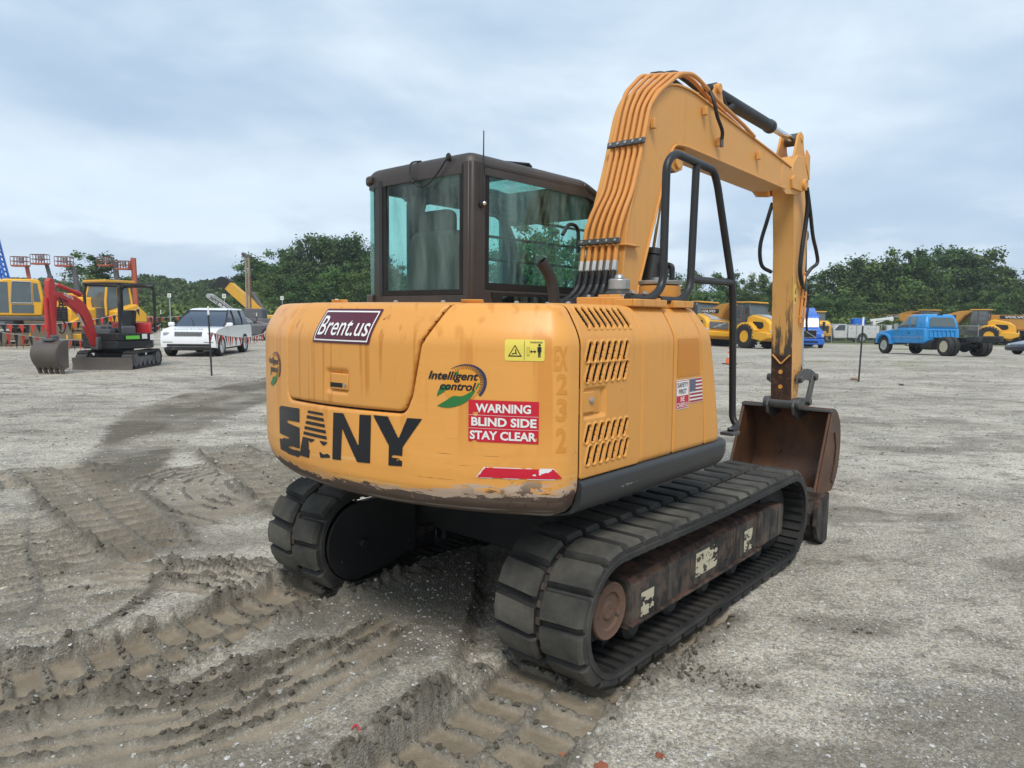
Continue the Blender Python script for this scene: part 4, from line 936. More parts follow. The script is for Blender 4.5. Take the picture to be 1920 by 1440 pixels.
# ---------------- boom
BX, BW = .20, .145
bo = fillet([(.05, 1.20), (.056, 1.72), (.112, 2.224), (.244, 2.549), (.375, 2.972), (.47, 3.10), (.646, 3.172), (.90, 3.187), (1.459, 3.119), (2.279, 3.034), (2.80, 2.972)], .14, 5)
bi = fillet([(.20, 1.20), (.222, 1.751), (.459, 2.341), (.593, 2.673), (.66, 2.80), (.82, 2.818), (2.662, 2.785)], .13, 5)
bo = [p[:2] for p in bo]; bi = [p[:2] for p in bi]
bo = [tuple(p) for p in bo]; bi = [tuple(p) for p in bi]
mb = MB(); mb.prism(bo+bi[::-1], BX-BW+.012, BX+BW-.012, 'x')
boom = mb.build('boom', M['yel2'], EX, bev=.004)
mb = MB(); mb.strip(bo, BX-BW, BX+BW, .014, 'x'); mb.build('top_plate', M['yel2'], boom, bev=.003)
mb = MB(); mb.strip(bi, BX-BW, BX+BW, -.014, 'x'); mb.build('bottom_plate', M['yel2'], boom, bev=.003)
mb = MB()                                                       # fork cheeks at the tip with pin bosses
ck = [(2.55, 2.80), (2.62, 2.765), (2.70, 2.735), (2.95, 2.765), (3.05, 2.79), (3.11, 2.84), (3.12, 2.895), (3.07, 2.935), (2.98, 2.94), (2.80, 2.965), (2.60, 2.985)]
for x0, x1 in ((BX-BW+.008, BX-BW+.034), (BX+BW-.034, BX+BW-.008)): mb.prism(ck, x0, x1, 'x')
mb.build('fork', M['yel2'], boom, bev=.003)
mb = MB(); mb.prism([(2.80, 2.80), (2.78, 2.88), (2.83, 2.915), (3.08, 2.90), (3.12, 2.85), (3.05, 2.80)], BX+BW-.01, BX+BW+.012, 'x'); mb.lathe([(0, 0), (.052, 0), (.052, .03), (.044, .036), (.036, .03), (0, .03)], (BX+BW+.005, 3.07, 2.862), (1, 0, 0), 22); mb.lathe([(0, 0), (.052, 0), (.052, .03), (0, .03)], (BX-BW-.005, 3.07, 2.862), (-1, 0, 0), 20)
mb.build('pin_boss', M['yel2'], boom, bev=.003)
mb = MB()
for (c_, d_) in (((BX+BW+.012, .36, 2.86), (.03, .035, .06)), ((BX+BW+.012, 1.06, 3.09), (.03, .035, .06)), ((BX+BW+.012, 1.30, 2.92), (.03, .035, .06)), ((BX+BW+.012, 2.02, 2.945), (.03, .035, .06)), ((BX+.01, .14, 2.085), (.32, .16, .012))):
    mb = MB(); mb.box(c_, d_); mb.build('clamp_bracket', M['yel2'], boom, bev=.004)
mb = MB(); mb.prism([(.68, 2.66), (.66, 2.78), (.90, 2.80), (.86, 2.66), (.78, 2.63)], BX-.1, BX-.07, 'x'); mb.prism([(.68, 2.66), (.66, 2.78), (.90, 2.80), (.86, 2.66), (.78, 2.63)], BX+.07, BX+.1, 'x'); mb.cyl((BX-.12, .78, 2.69), (BX+.12, .78, 2.69), .035); mb.build('cylinder_lug', M['yel2'], boom, bev=.003)
mb = MB()
for x in (BX-.07, BX+.055): mb.prism([(1.30, 3.12), (1.38, 3.36), (1.43, 3.39), (1.49, 3.36), (1.62, 3.10)], x-.012, x+.012, 'x')
mb.cyl((BX-.10, 1.43, 3.345), (BX+.09, 1.43, 3.345), .035); mb.build('cylinder_lug', M['yel2'], boom, bev=.003)
# boom cylinder
def cylinder(name, a, b, split, rb, rr, parent=EX):
    a, b = V3(a), V3(b); c = a+(b-a)*split; d = (b-a)/np.linalg.norm(b-a)
    mb = MB(); mb.lathe([(0, 0), (rb*.8, 0), (rb, .02), (rb, np.linalg.norm(c-a)-.05), (rb*1.12, np.linalg.norm(c-a)-.045), (rb*1.12, np.linalg.norm(c-a)-.005), (rb*.6, np.linalg.norm(c-a)), (0, np.linalg.norm(c-a))], a, d, 22)
    o = mb.build(name, M['black'], parent)
    mb = MB(); mb.cyl(c-d*.05, b, rr, n=16); mb.build('piston_rod', M['chrome'], o)
    u = np.array([1, 0, 0])
    for q, w_ in ((b, rr*1.9), (a, rb*.9)): mb = MB(); mb.cyl(q-u*.06, q+u*.06, w_, n=18); mb.build('rod_eye', M['steel'], o, bev=.003)
    return o
bc = cylinder('boom_cylinder', (BX+.03, .42, 1.15), (BX+.03, .78, 2.68), .62, .078, .026)
mb = MB(); mb.box((BX+.13, .60, 1.985), (.06, .05, .05)); mb.tube(fillet([(BX+.13, .60, 1.99), (BX+.19, .60, 1.99), (BX+.19, .60, 1.80)], .03), .018, 10); mb.build('elbow_fitting', M['black'], bc, bev=.004)
ac = cylinder('arm_cylinder', (BX, 1.43, 3.345), (BX, 3.17, 3.305), .69, .053, .030)
# pipes up the back of the boom
xs_lo = [.075+.049*i for i in range(6)]; xs_hi = [.125+.0435*i for i in range(6)]
mbs = []
for i in range(6):
    a, b = xs_lo[i], xs_hi[i]; off = .052
    path = [(a, .005, 1.955), (a, .030, 2.10), (a+.004, .045, 2.19), (a*.75+b*.25+.01, .085, 2.30), (b, .150, 2.42), (b, .215, 2.60), (b, .255, 2.72), (b, .330, 2.97), (b, .39+.01*i, 3.10-.004*i), (b, .58+.025*i, 3.255), (b, .72+.03*i, 3.285+.002*i)]
    if i >= 4: path += [(b, .98, 3.285), (b, 1.25, 3.215), (b, 1.75, 3.13), (b, 1.95, 3.085)]
    else: path += [(b, .88, 3.30)]
    mb = MB(); mb.tube(fillet(path, .05, 4), .0145, 10)
    pn = mb.build('hydraulic_pipe', M['pipe'], boom)
    mb = MB(); mb.tube([(a, .012, 1.985), (a, .005, 1.955), (a, .0, 1.925)], .021, 6); mb.build('pipe_nut', M['zinc'], pn)
    mb = MB(); mb.tube([(a, .0, 1.93), (a, -.012, 1.87)], .019, 8); e = .5+.075*i
    hp = spline([(a, -.008, 1.895), (a-.004, -.03, 1.82), (a-.02+.01*i, -.12, 1.745), (a-.05+.02*i, -.28, 1.70), (a-.06+.02*i, -.42, 1.66), (a-.06+.02*i, -.5, 1.60)], 6)
    mb.tube(hp, .021, 12)
    for t in (3, 9, 14): mb.tube([hp[t], hp[t+1]], .0235, 12)
    mb.build('hydraulic_hose', M['hose'], EX)
def clamp(x0, x1, y, z, d):
    mb = MB(); mb.box(((x0+x1)/2, y, z), (x1-x0, .016, .036), (d, 0, 0)); o = mb.build('pipe_clamp', M['steel'], boom, bev=.003)
    mb = MB(); n = V3((0, -math.cos(d), -math.sin(d)))
    for k in range(5): x = x0+(x1-x0)*(k+.5)/5; p = V3((x, y, z))+n*.008; mb.lathe([(.010, 0), (.010, .007), (.005, .009), (0, .009)], p, n, 6)
    mb.build('clamp_bolts', M['zinc'], o)
clamp(.045, .355, .008, 2.105, -.25); clamp(.10, .375, .232, 2.735, -.28)
mb = MB(); mb.tube(spline([(BX-.05, .78, 3.30), (BX-.02, .93, 3.345), (BX, 1.05, 3.33), (BX+.02, 1.22, 3.30), (BX+.04, 1.38, 3.34), (BX+.045, 1.52, 3.32), (BX+.05, 1.62, 3.245), (BX+.055, 1.72, 3.285)], 6), .021, 10)
mb.tube([(BX+.03, 1.36, 3.34), (BX+.045, 1.46, 3.335)], .03, 8); mb.tube(spline([(BX-.07, .70, 3.29), (BX-.06, .85, 3.33), (BX-.05, 1.0, 3.31), (BX-.03, 1.25, 3.26)], 5), .017, 8)
mb.build('hydraulic_hose', M['hose'], boom)
mb = MB(); hp = spline([(BX+.09, 1.12, 3.27), (BX+.15, 1.13, 3.24), (BX+BW+.045, 1.13, 3.15), (BX+BW+.05, 1.17, 3.07), (BX+BW+.045, 1.27, 2.99), (BX+BW+.035, 1.29, 2.93)], 6); mb.tube(hp, .013, 8); mb.build('hydraulic_hose', M['hose'], boom)
mb = MB(); mb.tube([hp[-1], hp[-1]+V3((0, .002, -.05))], .014, 8); mb.build('hose_fitting', M['steel'], boom)

# ---------------- stick, linkage, bucket
SX = .205
so2 = [(3.08, 3.33), (3.14, 3.365), (3.20, 3.345), (3.235, 3.25), (3.25, 3.20), (3.335, 3.165), (3.34, 2.90), (3.385, 2.55), (3.375, 2.1), (3.345, 1.83), (3.375, 1.40), (3.39, 1.16), (3.34, .90), (3.25, .775), (3.185, .785), (3.165, .86), (3.10, 1.63), (3.055, 2.27), (2.985, 2.75), (2.90, 2.93), (2.93, 3.04), (3.03, 3.13)]
mb = MB(); body = [p for p in so2 if p[1] < 3.17]; mb.prism([(3.03, 3.13)]+[(3.335, 3.165)]+so2[6:-1], SX-.10, SX+.10, 'x')
stick = mb.build('stick', M['stick'], EX, bev=.005)
mb = MB()
for x in (SX-.088, SX+.070): mb.prism([(2.98, 3.08), (3.08, 3.32), (3.14, 3.365), (3.20, 3.345), (3.235, 3.22), (3.30, 3.12)], x-.011, x+.011, 'x')
for x in (SX-.10, SX+.10): mb.prism([(3.24, 3.08), (3.245, 3.215), (3.335, 3.17), (3.345, 2.95)], x-.008, x+.008, 'x')
mb.cyl((SX-.11, 3.16, 3.305), (SX+.09, 3.16, 3.305), .03); mb.build('stick_bracket', M['yel2'], stick, bev=.003)
mb = MB(); mb.tube(fillet([(SX-.085, 3.118, 1.295), (SX-.05, 3.118, 1.26), (SX, 3.122, 1.205), (SX+.05, 3.118, 1.26), (SX+.085, 3.118, 1.295)], .02), .008, 8); mb.build('weld_bead', M['yel2'], stick)
mb = MB()
for z in (.985, 1.13): mb.lathe([(0, 0), (.021, 0), (.021, .008), (0, .008)], (SX-.005, 3.157-(z-.985)*.083, z), (0, -1, 0), 14)
mb.build('wear_plug', M['yel'], stick)
mb = MB(); mb.strip([(3.085, 1.86), (3.07, 2.05)], SX+.098, SX+.099, .01, 'x'); mb.prism([(3.115, 1.78), (3.105, 1.96), (3.145, 1.963), (3.155, 1.785)], SX+.100, SX+.103, 'x'); lb = mb.build('yellow_label', M['d_wyel'], stick)
poly_on('label_marks', [[(3.122, 1.80), (3.145, 1.80), (3.143, 1.84), (3.121, 1.84)], [(3.118, 1.87), (3.141, 1.87), (3.138, 1.93), (3.127, 1.93)]], plane_map((SX+.1035, 0, 0), (0, 1, 0), (0, 0, 1)), M['d_blk'], lb, .001)
mb = MB(); mb.tube(fillet([(SX+.115, 3.26, 1.60), (SX+.115, 3.30, 2.0), (SX+.115, 3.345, 2.08)], .04), .013, 8); mb.tube([(SX+.130, 3.30, 1.55), (SX+.13, 3.335, 1.9)], .010, 8)
for z in (1.66, 1.85): mb.box((SX+.115, 3.272+.1*(z-1.66), z), (.05, .04, .02))
mb.build('hydraulic_pipe', M['pipe'], stick)
mb = MB(); mb.tube(spline([(SX+.17, 3.10, 2.84), (SX+.165, 3.16, 2.70), (SX+.15, 3.17, 2.50), (SX+.145, 3.13, 2.30), (SX+.14, 3.12, 2.10), (SX+.14, 3.18, 1.98), (SX+.125, 3.29, 1.94)], 6), .020, 10); mb.build('hydraulic_hose', M['hose'], stick)
mb = MB(); mb.tube(spline([(SX+.17, 3.12, 2.82), (SX+.18, 3.20, 2.62), (SX+.18, 3.30, 2.42), (SX+.18, 3.42, 2.28), (SX+.18, 3.46, 2.18), (SX+.15, 3.38, 2.12), (SX+.12, 3.33, 2.05)], 6), .017, 10); mb.build('hydraulic_hose', M['hose'], stick)
mb = MB(); mb.tube(spline([(SX-.12, 3.04, 2.72), (SX-.14, 2.98, 2.55), (SX-.17, 2.92, 2.32), (SX-.16, 2.95, 2.14), (SX-.11, 3.06, 2.08)], 6), .018, 10); mb.build('hydraulic_hose', M['hose'], stick)
mb = MB(); mb.tube(spline([(SX+.12, 3.43, 1.96), (SX+.12, 3.45, 1.80), (SX+.12, 3.42, 1.65), (SX+.12, 3.44, 1.52)], 5), .012, 8); mb.tube([(SX+.12, 3.34, 1.87), (SX+.12, 3.44, 1.87)], .012, 8); mb.build('hydraulic_hose', M['hose'], stick)
cylinder('bucket_cylinder', (SX, 3.50, 2.45), (SX, 3.67, 1.08), .50, .055, .030)
mb = MB()
cres = [(3.19, 1.02), (3.22, 1.10), (3.32, 1.145), (3.45, 1.155), (3.58, 1.14), (3.70, 1.10), (3.73, 1.04), (3.66, 1.0), (3.55, 1.03), (3.42, 1.045), (3.30, 1.02)]
for x in (SX-.135, SX+.118): mb.prism(cres, x, x+.022, 'x')
for x in (SX-.135, SX+.118): mb.prism([(3.62, 1.10), (3.71, 1.08), (3.60, .86), (3.55, .79), (3.47, .82)], x+.003, x+.03, 'x')
for (y, z) in ((3.25, 1.065), (3.67, 1.06), (3.52, .82)):
    mb.cyl((SX-.17, y, z), (SX+.17, y, z), .036)
link_ = mb.build('bucket_link', M['steel'], EX, bev=.004)
mb = MB()
ear = [(3.13, .80), (3.16, .865), (3.22, .885), (3.28, .86), (3.33, .78), (3.50, .86), (3.56, .85), (3.58, .79), (3.54, .70), (3.30, .66), (3.16, .72)]
for x in (SX-.135, SX+.115): mb.prism(ear, x, x+.022, 'x')
mb.lathe([(0, 0), (.055, 0), (.055, .35), (0, .35)], (SX-.175, 3.21, .825), (1, 0, 0), 20); mb.build('bucket_ears', M['steel'], link_, bev=.004)
bp = fillet([(3.27, .785), (3.42, .775), (3.57, .64), (3.605, .42), (3.56, .16), (3.40, .0), (3.2, -.02), (2.93, .055)], .12, 5); bp = [tuple(p[:2]) for p in bp]
B0, B1 = -.215, .645
mb = MB(); mb.strip(bp, B0, B1, .016, 'x')
for x in (B0, B1-.022): mb.prism(bp, x, x+.022, 'x')
bk = mb.build('bucket', M['rustred'], EX, bev=.004)
mb = MB(); mb.box(((B0+B1)/2, 3.30, .775), (B1-B0+.01, .11, .028), (-.1, 0, 0)); mb.build('top_beam', M['steel'], bk, bev=.004)
mb = MB()
for x in (B0-.012, B1): mb = MB(); mb.prism([(3.275, .77), (3.33, .765), (3.02, .085), (2.95, .05)], x, x+.014, 'x'); mb.build('side_cutter', M['rustred'], bk, bev=.003)
wp = [(3.40, .56), (3.47, .55), (3.575, .40), (3.545, .20), (3.42, .06), (3.36, .10), (3.44, .25), (3.46, .40)]
mb = MB(); mb.prism(wp, B1, B1+.010, 'x'); mb.build('wear_plate', M['rustred'], bk, bev=.003)
mb = MB()
for k in range(5):
    x = B0+.05+(B1-B0-.1)*k/4; mb = MB(); mb.prism([(2.97, .085), (3.0, .02), (2.80, -.005)], x-.03, x+.03, 'x'); mb.build('bucket_tooth', M['steel'], bk, bev=.004)

# ---------------- handrail
hx = .955
def px_(pts): return [(hx+.02*(p[0]+.2), p[0], p[1]) for p in pts]
mb = MB()
mb.tube(fillet(px_([(-.83, 1.735), (-.62, 1.735), (-.515, 1.80), (-.515, 2.40), (-.44, 2.46), (-.02, 2.44), (.03, 2.37), (.275, 1.80), (.335, 1.05)])+[(1.0, .33, 1.005), (1.0, .24, .985)], .09, 6), .0205, 12)
mb.tube(fillet(px_([(-.55, 1.73), (-.33, 1.73), (-.235, 1.80), (-.215, 2.44)]), .09, 6), .0200, 12)
mb.tube(px_([(-.235, 1.845), (.27, 1.848)]), .020, 10)
hr = mb.build('handrail', M['black'], EX)
mb = MB(); mb.box((1.0, .235, .975), (.08, .10, .02)); mb.lathe([(.016, 0), (.016, .012), (0, .014)], (1.0, .23, .995), n=6)
mb.build('rail_foot', M['steel'], hr, bev=.003)
mb = MB()
for (y, z) in ((-.80, 1.765), (-.70, 1.765)): mb.lathe([(.014, 0), (.014, .01), (0, .012)], (hx, y, z-.008), n=6)
mb.build('rail_bolts', M['zinc'], hr)
mb = MB(); mb.tube(spline([(.0, -.1, 2.15), (.0, -.03, 2.22), (.0, .06, 2.20), (.0, .07, 2.05)], 5), .012, 8); mb.build('grab_handle', M['black'], EX)
# ---------------- lettering and stickers on the big machine
def sticker(name, s0, s1, z0, z1, mat, parent, h=.0025, r=.004, wear=0, seed=1, fm=HM):
    f = lambda s, z: sd_rbox(s, z, (s0+s1)/2, (z0+z1)/2, (s1-s0)/2, (z1-z0)/2, r) if not wear else np.maximum(sd_rbox(s, z, (s0+s1)/2, (z0+z1)/2, (s1-s0)/2, (z1-z0)/2, r), (fbm(s*14, z*60, 4, seed)-wear)*.05)
    return grid_panel(name, fm, s0, s1, z0, z1, f, mat, parent, .006 if wear else .012, h=h, edge=0, rim=0)
def letter(polys, wear=None, res=.003):
    def f(s, z):
        d = np.full(np.shape(s), 9.)
        for P in polys: d = np.minimum(d, sd_poly(s, z, P))
        if wear is not None: d = np.maximum(d, wear(s, z))
        return d
    A = np.array([p for P in polys for p in P]); a, b = A.min(0)-.006, A.max(0)+.006
    return grid_panel('letter', HM, a[0], b[0], a[1], b[1], f, M['d_blk'], cw, res, h=.0025, edge=0, rim=0)
U = lambda u, v: (-.452+.262*u, .950+.240*v-.012*(1-u))
letter([[U(*q) for q in ((0, .95), (.12, 1), (1, 1), (1, .72), (.45, .72), (.45, .665), (1, .61), (1, .05), (.9, 0), (0, .03), (0, .32), (.52, .335), (.52, .365), (0, .40))]],
       lambda s, z: (fbm(s*4, z*75, 4, 5)-.42-1.6*np.clip((z-1.04)/.1, -.1, 1))*.05)
letter([[(-.195, .962), (-.100, 1.199), (.020, 1.202), (.074, .988), (-.002, .978), (-.018, 1.045), (-.075, 1.045), (-.105, .962)]],
       lambda s, z: np.maximum.reduce([np.where((z > 1.055) & (np.mod(z-1.06, .0265) < .009) & (s > -.16+.6*(z-1.06)*.6), .002, -1), (fbm(s*4, z*75, 4, 15)-.46-.6*np.clip(np.abs(z-1.02)-.02, 0, 1)*4)*.05, .004-np.abs(z-1.035-.25*(s+.05)*.0)*.0-np.where((np.abs(z-1.03+.012*np.sin(s*60)) < .020) & (s > -.10), .0, 1.)]))
letter([[(.092, .984), (.103, 1.2), (.172, 1.203), (.268, 1.065), (.275, 1.206), (.343, 1.209), (.336, .997), (.258, .993), (.163, 1.135), (.152, .988)]])
letter([[(.354, 1.211), (.436, 1.211), (.492, 1.12), (.535, 1.212), (.608, 1.213), (.512, 1.085), (.509, 1.003), (.438, .999), (.441, 1.085)]],
       lambda s, z: (fbm(s*8, z*60, 4, 25)-.42-9*np.maximum(np.abs(z-1.045)-.015, 0))*.05)
# company sign on the hood: maroon with a white line
def skew(s, z, h): return HM(s+.20*(z-1.59), z, h)
b = sticker('sign_panel', -.035, .350, 1.515, 1.668, M['d_maroon'], hood, .0055, fm=skew)
def outline(name, s0, s1, z0, z1, w, mat, parent, h, fm):
    return grid_panel(name, fm, s0, s1, z0, z1, lambda s, z: np.maximum(sd_rbox(s, z, (s0+s1)/2, (z0+z1)/2, (s1-s0)/2, (z1-z0)/2, .003), -sd_rbox(s, z, (s0+s1)/2, (z0+z1)/2, (s1-s0)/2-w, (z1-z0)/2-w, .002)), mat, parent, .004, h=h, edge=0, rim=0)
outline('sign_border', -.024, .339, 1.525, 1.658, .006, M['d_white'], hood, .0075, skew)
text_on('sign_text', 'Brent.us', skew, -.006, .326, 1.550, 1.636, M['d_white'], hood, .004, .0, .0085)
# red warning sticker
r = sticker('warning_sticker', .817, 1.108, 1.134, 1.305, M['d_red'], cw, .002, .002, .55, 3)
for s, x0, x1, z0 in (('WARNING', .848, 1.076, 1.255), ('BLIND SIDE', .830, 1.099, 1.199), ('STAY CLEAR', .824, 1.099, 1.144)): text_on('sticker_text', s, HM, x0, x1, z0, z0+.036, M['d_white'], cw, .034, h=.004)
for z in (1.243, 1.189): poly_on('sticker_seam', [[(x, z+(.0012 if k else 0)) for x, k in ((.818, 0), (.9, 0), (1.0, 0), (1.107, 0), (1.107, 1), (1.0, 1), (.9, 1), (.818, 1))]], HM, M['d_white'], cw, .0035)
# yellow caution label
sticker('caution_label', .966, 1.127, 1.467, 1.553, M['d_wyel'], cw, .002, .006)
outline('label_line', .970, 1.123, 1.471, 1.549, .0012, M['d_blk'], cw, .003, HM)
poly_on('label_line', [[(1.045, 1.471), (1.0465, 1.471), (1.0465, 1.549), (1.045, 1.549)]], HM, M['d_blk'], cw, .003)
tri = lambda k: [(1.008+(x)*k, 1.502+y*k) for x, y in ((-.028, -.018), (.028, -.018), (0, .030))]
poly_on('label_symbol', [tri(1.0)], HM, M['d_blk'], cw, .003); poly_on('label_symbol', [tri(.74)], HM, M['d_wyel'], cw, .004)
poly_on('label_symbol', [[(.995, 1.492), (1.015, 1.497), (1.018, 1.500), (.996, 1.497)], [(1.012, 1.494), (1.016, 1.494), (1.012, 1.514), (1.008, 1.512)]], HM, M['d_blk'], cw, .005)
text_on('label_text', 'WARNING', HM, 1.068, 1.118, 1.538, 1.546, M['d_blk'], cw, .02, h=.003)
poly_on('label_symbol', [[(1.056, 1.488), (1.066, 1.488), (1.066, 1.521), (1.056, 1.521)]], HM, M['d_blk'], cw, .003); poly_on('label_symbol', [[(1.0575, 1.4895), (1.0645, 1.4895), (1.0645, 1.5195), (1.0575, 1.5195)]], HM, M['d_wyel'], cw, .0036)
poly_on('label_symbol', [[(1.068, 1.505), (1.076, 1.512), (1.076, 1.507), (1.086, 1.507), (1.086, 1.512), (1.094, 1.505), (1.086, 1.498), (1.086, 1.503), (1.076, 1.503), (1.076, 1.498)],
        [(1.098, 1.503), (1.098, 1.524), (1.114, 1.524), (1.114, 1.503), (1.111, 1.503), (1.111, 1.482), (1.1065, 1.482), (1.1055, 1.500), (1.1045, 1.482), (1.101, 1.482), (1.101, 1.503)],
        [(1.106+.0055*math.cos(a), 1.531+.0055*math.sin(a)) for a in np.linspace(0, 2*PI, 11)[:-1]]], HM, M['d_blk'], cw, .003)
# round emblem with two words, on both rear corners
def emblem(ds):
    fm = lambda s, z, h: HM(np.asarray(s)+ds, z, h); el = lambda a, k=1.0, c=(.790, 1.365): (c[0]+.098*k*math.cos(a), c[1]+.080*k*math.sin(a)+.25*(.098*k*math.cos(a))*.55)
    A = np.linspace(-.72, 2.1, 26)
    poly_on('emblem_disc', [[el(a, .86) for a in np.linspace(0, 2*PI, 40)[:-1]]], fm, M['d_orange'], cw, .0018)
    poly_on('emblem_swoosh', [[el(a, 1.06-.05*max(0, (a-.4)/1.7)) for a in A]+[el(a, .93+.055*max(0, (a-.4)/1.7)) for a in A[::-1]]], fm, M['d_navy'], cw, .0026)
    poly_on('emblem_leaf', [spl2([(.678, 1.273), (.72, 1.298), (.75, 1.316), (.79, 1.318), (.845, 1.345), (.825, 1.310), (.785, 1.283), (.735, 1.268), (.70, 1.268)]), spl2([(.676, 1.312), (.685, 1.340), (.705, 1.362), (.735, 1.352), (.705, 1.330)]), [(.752, 1.40), (.772, 1.425), (.774, 1.405)], [(.850, 1.345), (.866, 1.372), (.858, 1.374), (.846, 1.350)]], fm, M['d_green'], cw, .0026)
    dots = []
    for k in range(3):
        for a in np.linspace(-.62, 1.95, 26):
            c = el(a, .90-.05*k); r_ = .0030*(1-.28*abs(a-.4)); dots.append([(c[0]+r_*math.cos(t), c[1]+r_*math.sin(t)) for t in (0, 1.57, 3.14, 4.71)])
    poly_on('emblem_dots', dots, fm, M['d_blk'], cw, .0026)
    text_on('emblem_text', 'Intelligent', fm, .637, .860, 1.372, 1.417, M['d_blk'], cw, .028, .30, .0034)
    text_on('emblem_text', 'control', fm, .690, .850, 1.340, 1.374, M['d_blk'], cw, .028, .30, .0034)
def spl2(P): return [tuple(p[:2]) for p in spline([(*p, 0) for p in P]+[(*P[0], 0)], 4)[:-1]]
emblem(0); emblem(-1.315)
# torn red reflective tape
grid_panel('red_tape', HM, .845, 1.22, .98, 1.04, lambda s, z: np.maximum(sd_poly(s, z, [(.856, .988), (.890, 1.029), (1.170, 1.033), (1.207, .994)]), (fbm(s*20, z*34, 3, 8)-.18-3*np.clip(1.14-s, 0, 1))*.03), M['d_red'], cw, .004, h=.0032, edge=0, rim=0)
grid_panel('tape_backing', HM, .845, 1.22, .98, 1.04, lambda s, z: np.maximum(sd_poly(s, z, [(.849, .985), (.886, 1.032), (1.172, 1.036), (1.218, .990)]), (fbm(s*20, z*34, 3, 28)-.25)*.03), M['d_white'], cw, .004, h=.002, edge=0, rim=0)
for s, z0, z1 in (('EX', 1.43, 1.528), ('2', 1.335, 1.418), ('3', 1.225, 1.318), ('2', 1.10, 1.20)): text_on('ghost_lettering', s, HM, 1.165 if s == 'EX' else 1.178, 1.226, z0, z1, M['d_ghost'], cw, .03, h=.0015)
# stickers on the side panel
S3 = lambda s, z, h: HM(np.interp(s, PP[_m, 1], PL[_m]), z, h)
grid_panel('old_sticker_patch', S3, -.522, -.245, 1.350, 1.540, lambda s, z: np.full(np.shape(s), -1.), M['d_patch'], p2, .02, h=.002, edge=0, rim=0)
def quad(name, y0, y1, z0, z1, mat, h, par): return poly_on(name, [[(y0, z0), (y1, z0), (y1, z1), (y0, z1)]], S3, mat, par, h)
quad('safety_sticker', -.531, -.397, 1.188, 1.335, M['d_white'], .0020, p2); quad('sticker_red', -.527, -.401, 1.192, 1.252, M['d_red'], .003, p2); quad('sticker_line', -.527, -.401, 1.252, 1.331, M['d_red'], .0026, p2); quad('sticker_white', -.524, -.404, 1.255, 1.328, M['d_white'], .003, p2)
for s, y0, y1, z0, mt in (('SAFETY', -.518, -.410, 1.297, 'd_maroon'), ('FIRST', -.505, -.423, 1.264, 'd_maroon'), ('BE', -.485, -.443, 1.226, 'd_white'), ('CAREFUL', -.523, -.405, 1.196, 'd_white')): text_on('sticker_text', s, S3, y0, y1, z0, z0+.024, M[mt], p2, .015, h=.004)
fy0, fy1, fz0, fz1 = -.385, -.220, 1.213, 1.333
quad('flag_sticker', fy0-.003, fy1+.003, fz0-.003, fz1+.003, M['d_white'], .002, p2)
st = (fz1-fz0)/13
poly_on('flag_stripes', [[(fy0, fz0+2*k*st), (fy1, fz0+2*k*st), (fy1, fz0+(2*k+1)*st), (fy0, fz0+(2*k+1)*st)] for k in range(7)], S3, M['d_flagred'], p2, .003)
quad('flag_canton', fy0, fy0+.068, fz1-7*st, fz1, M['d_flagblue'], .0038, p2)
stars = []
for i in range(9):
    for j in range(6 if i % 2 == 0 else 5):
        cx, cz = fy0+.006+.0112*(j+.5*(i % 2)), fz1-.004-.0070*i; stars.append([(cx+(.0028 if k % 2 == 0 else .0012)*math.sin(k*PI/5), cz+(.0028 if k % 2 == 0 else .0012)*math.cos(k*PI/5)) for k in range(10)])
poly_on('flag_stars', stars, S3, M['d_white'], p2, .0045)
# ------------------------------------------------------------------ the other machines of the yard (x forward, y left, z up in each)
M['white'] = paint('white_car_paint', (.84, .85, .86), .18, var=.03, coat=.6)
M['whitet'] = paint('white_truck_paint', (.66, .66, .65), .4, var=.06, dust=.2)
M['carglass'] = paint('dark_car_glass', (.045, .06, .09), .14, var=.05, spec=.7)
M['cabglass'] = paint('machine_cab_glass', (.085, .11, .115), .08, var=.3, spec=.8)
M['blackp'] = paint('black_plastic', (.012, .012, .013), .5, var=.2, dust=.25)
M['tyre'] = paint('tyre_rubber', (.017, .0165, .016), .8, var=.2, dust=.4, dustcol=(.07, .066, .06))
M['alloy'] = paint('alloy_wheel', (.62, .63, .64), .25, metal=.85, var=.05)
M['dkalloy'] = paint('dark_alloy_wheel', (.2, .2, .21), .3, metal=.8, var=.05)
M['lamp'] = paint('lamp_glass', (.55, .58, .60), .1, var=.1, metal=.3)
M['redp'] = paint('red_machine_paint', (.50, .030, .030), .45, var=.12, dust=.35, dustcol=(.42, .16, .12), chip=.25, chipcol=(.16, .06, .04), chipsc=8)
M['hyel'] = paint('hauler_yellow', (.78, .40, .025), .4, var=.08, dust=.2, dustcol=(.5, .36, .15))
M['horange'] = paint('hauler_body_ochre', (.52, .235, .035), .55, var=.15, dust=.45, dustcol=(.42, .26, .10))
M['mgrey'] = paint('machine_grey', (.10, .10, .105), .5, var=.15, dust=.3)
M['ltgrey'] = paint('light_grey_hood', (.36, .37, .385), .45, var=.1, dust=.3)
M['orail'] = paint('maroon_guard_rail', (.17, .05, .035), .6, var=.1)
M['mud'] = paint('dried_mud', (.17, .135, .09), .9, var=.3)
M['blue'] = paint('blue_truck_paint', (.016, .245, .58), .3, var=.06, coat=.4)
M['blue2'] = paint('deep_blue_paint', (.012, .12, .52), .3, var=.06, coat=.3)
M['navy'] = paint('navy_car_paint', (.010, .012, .028), .18, var=.05, coat=.7)
M['crane'] = paint('crane_yellow', (.62, .33, .03), .5, var=.15, dust=.3)
M['orange'] = paint('lift_orange', (.42, .10, .055), .5, var=.12, dust=.25, dustcol=(.5, .25, .18))
M['coneo'] = paint('cone_orange', (.72, .14, .05), .6, var=.15, dust=.35, dustcol=(.6, .35, .25))
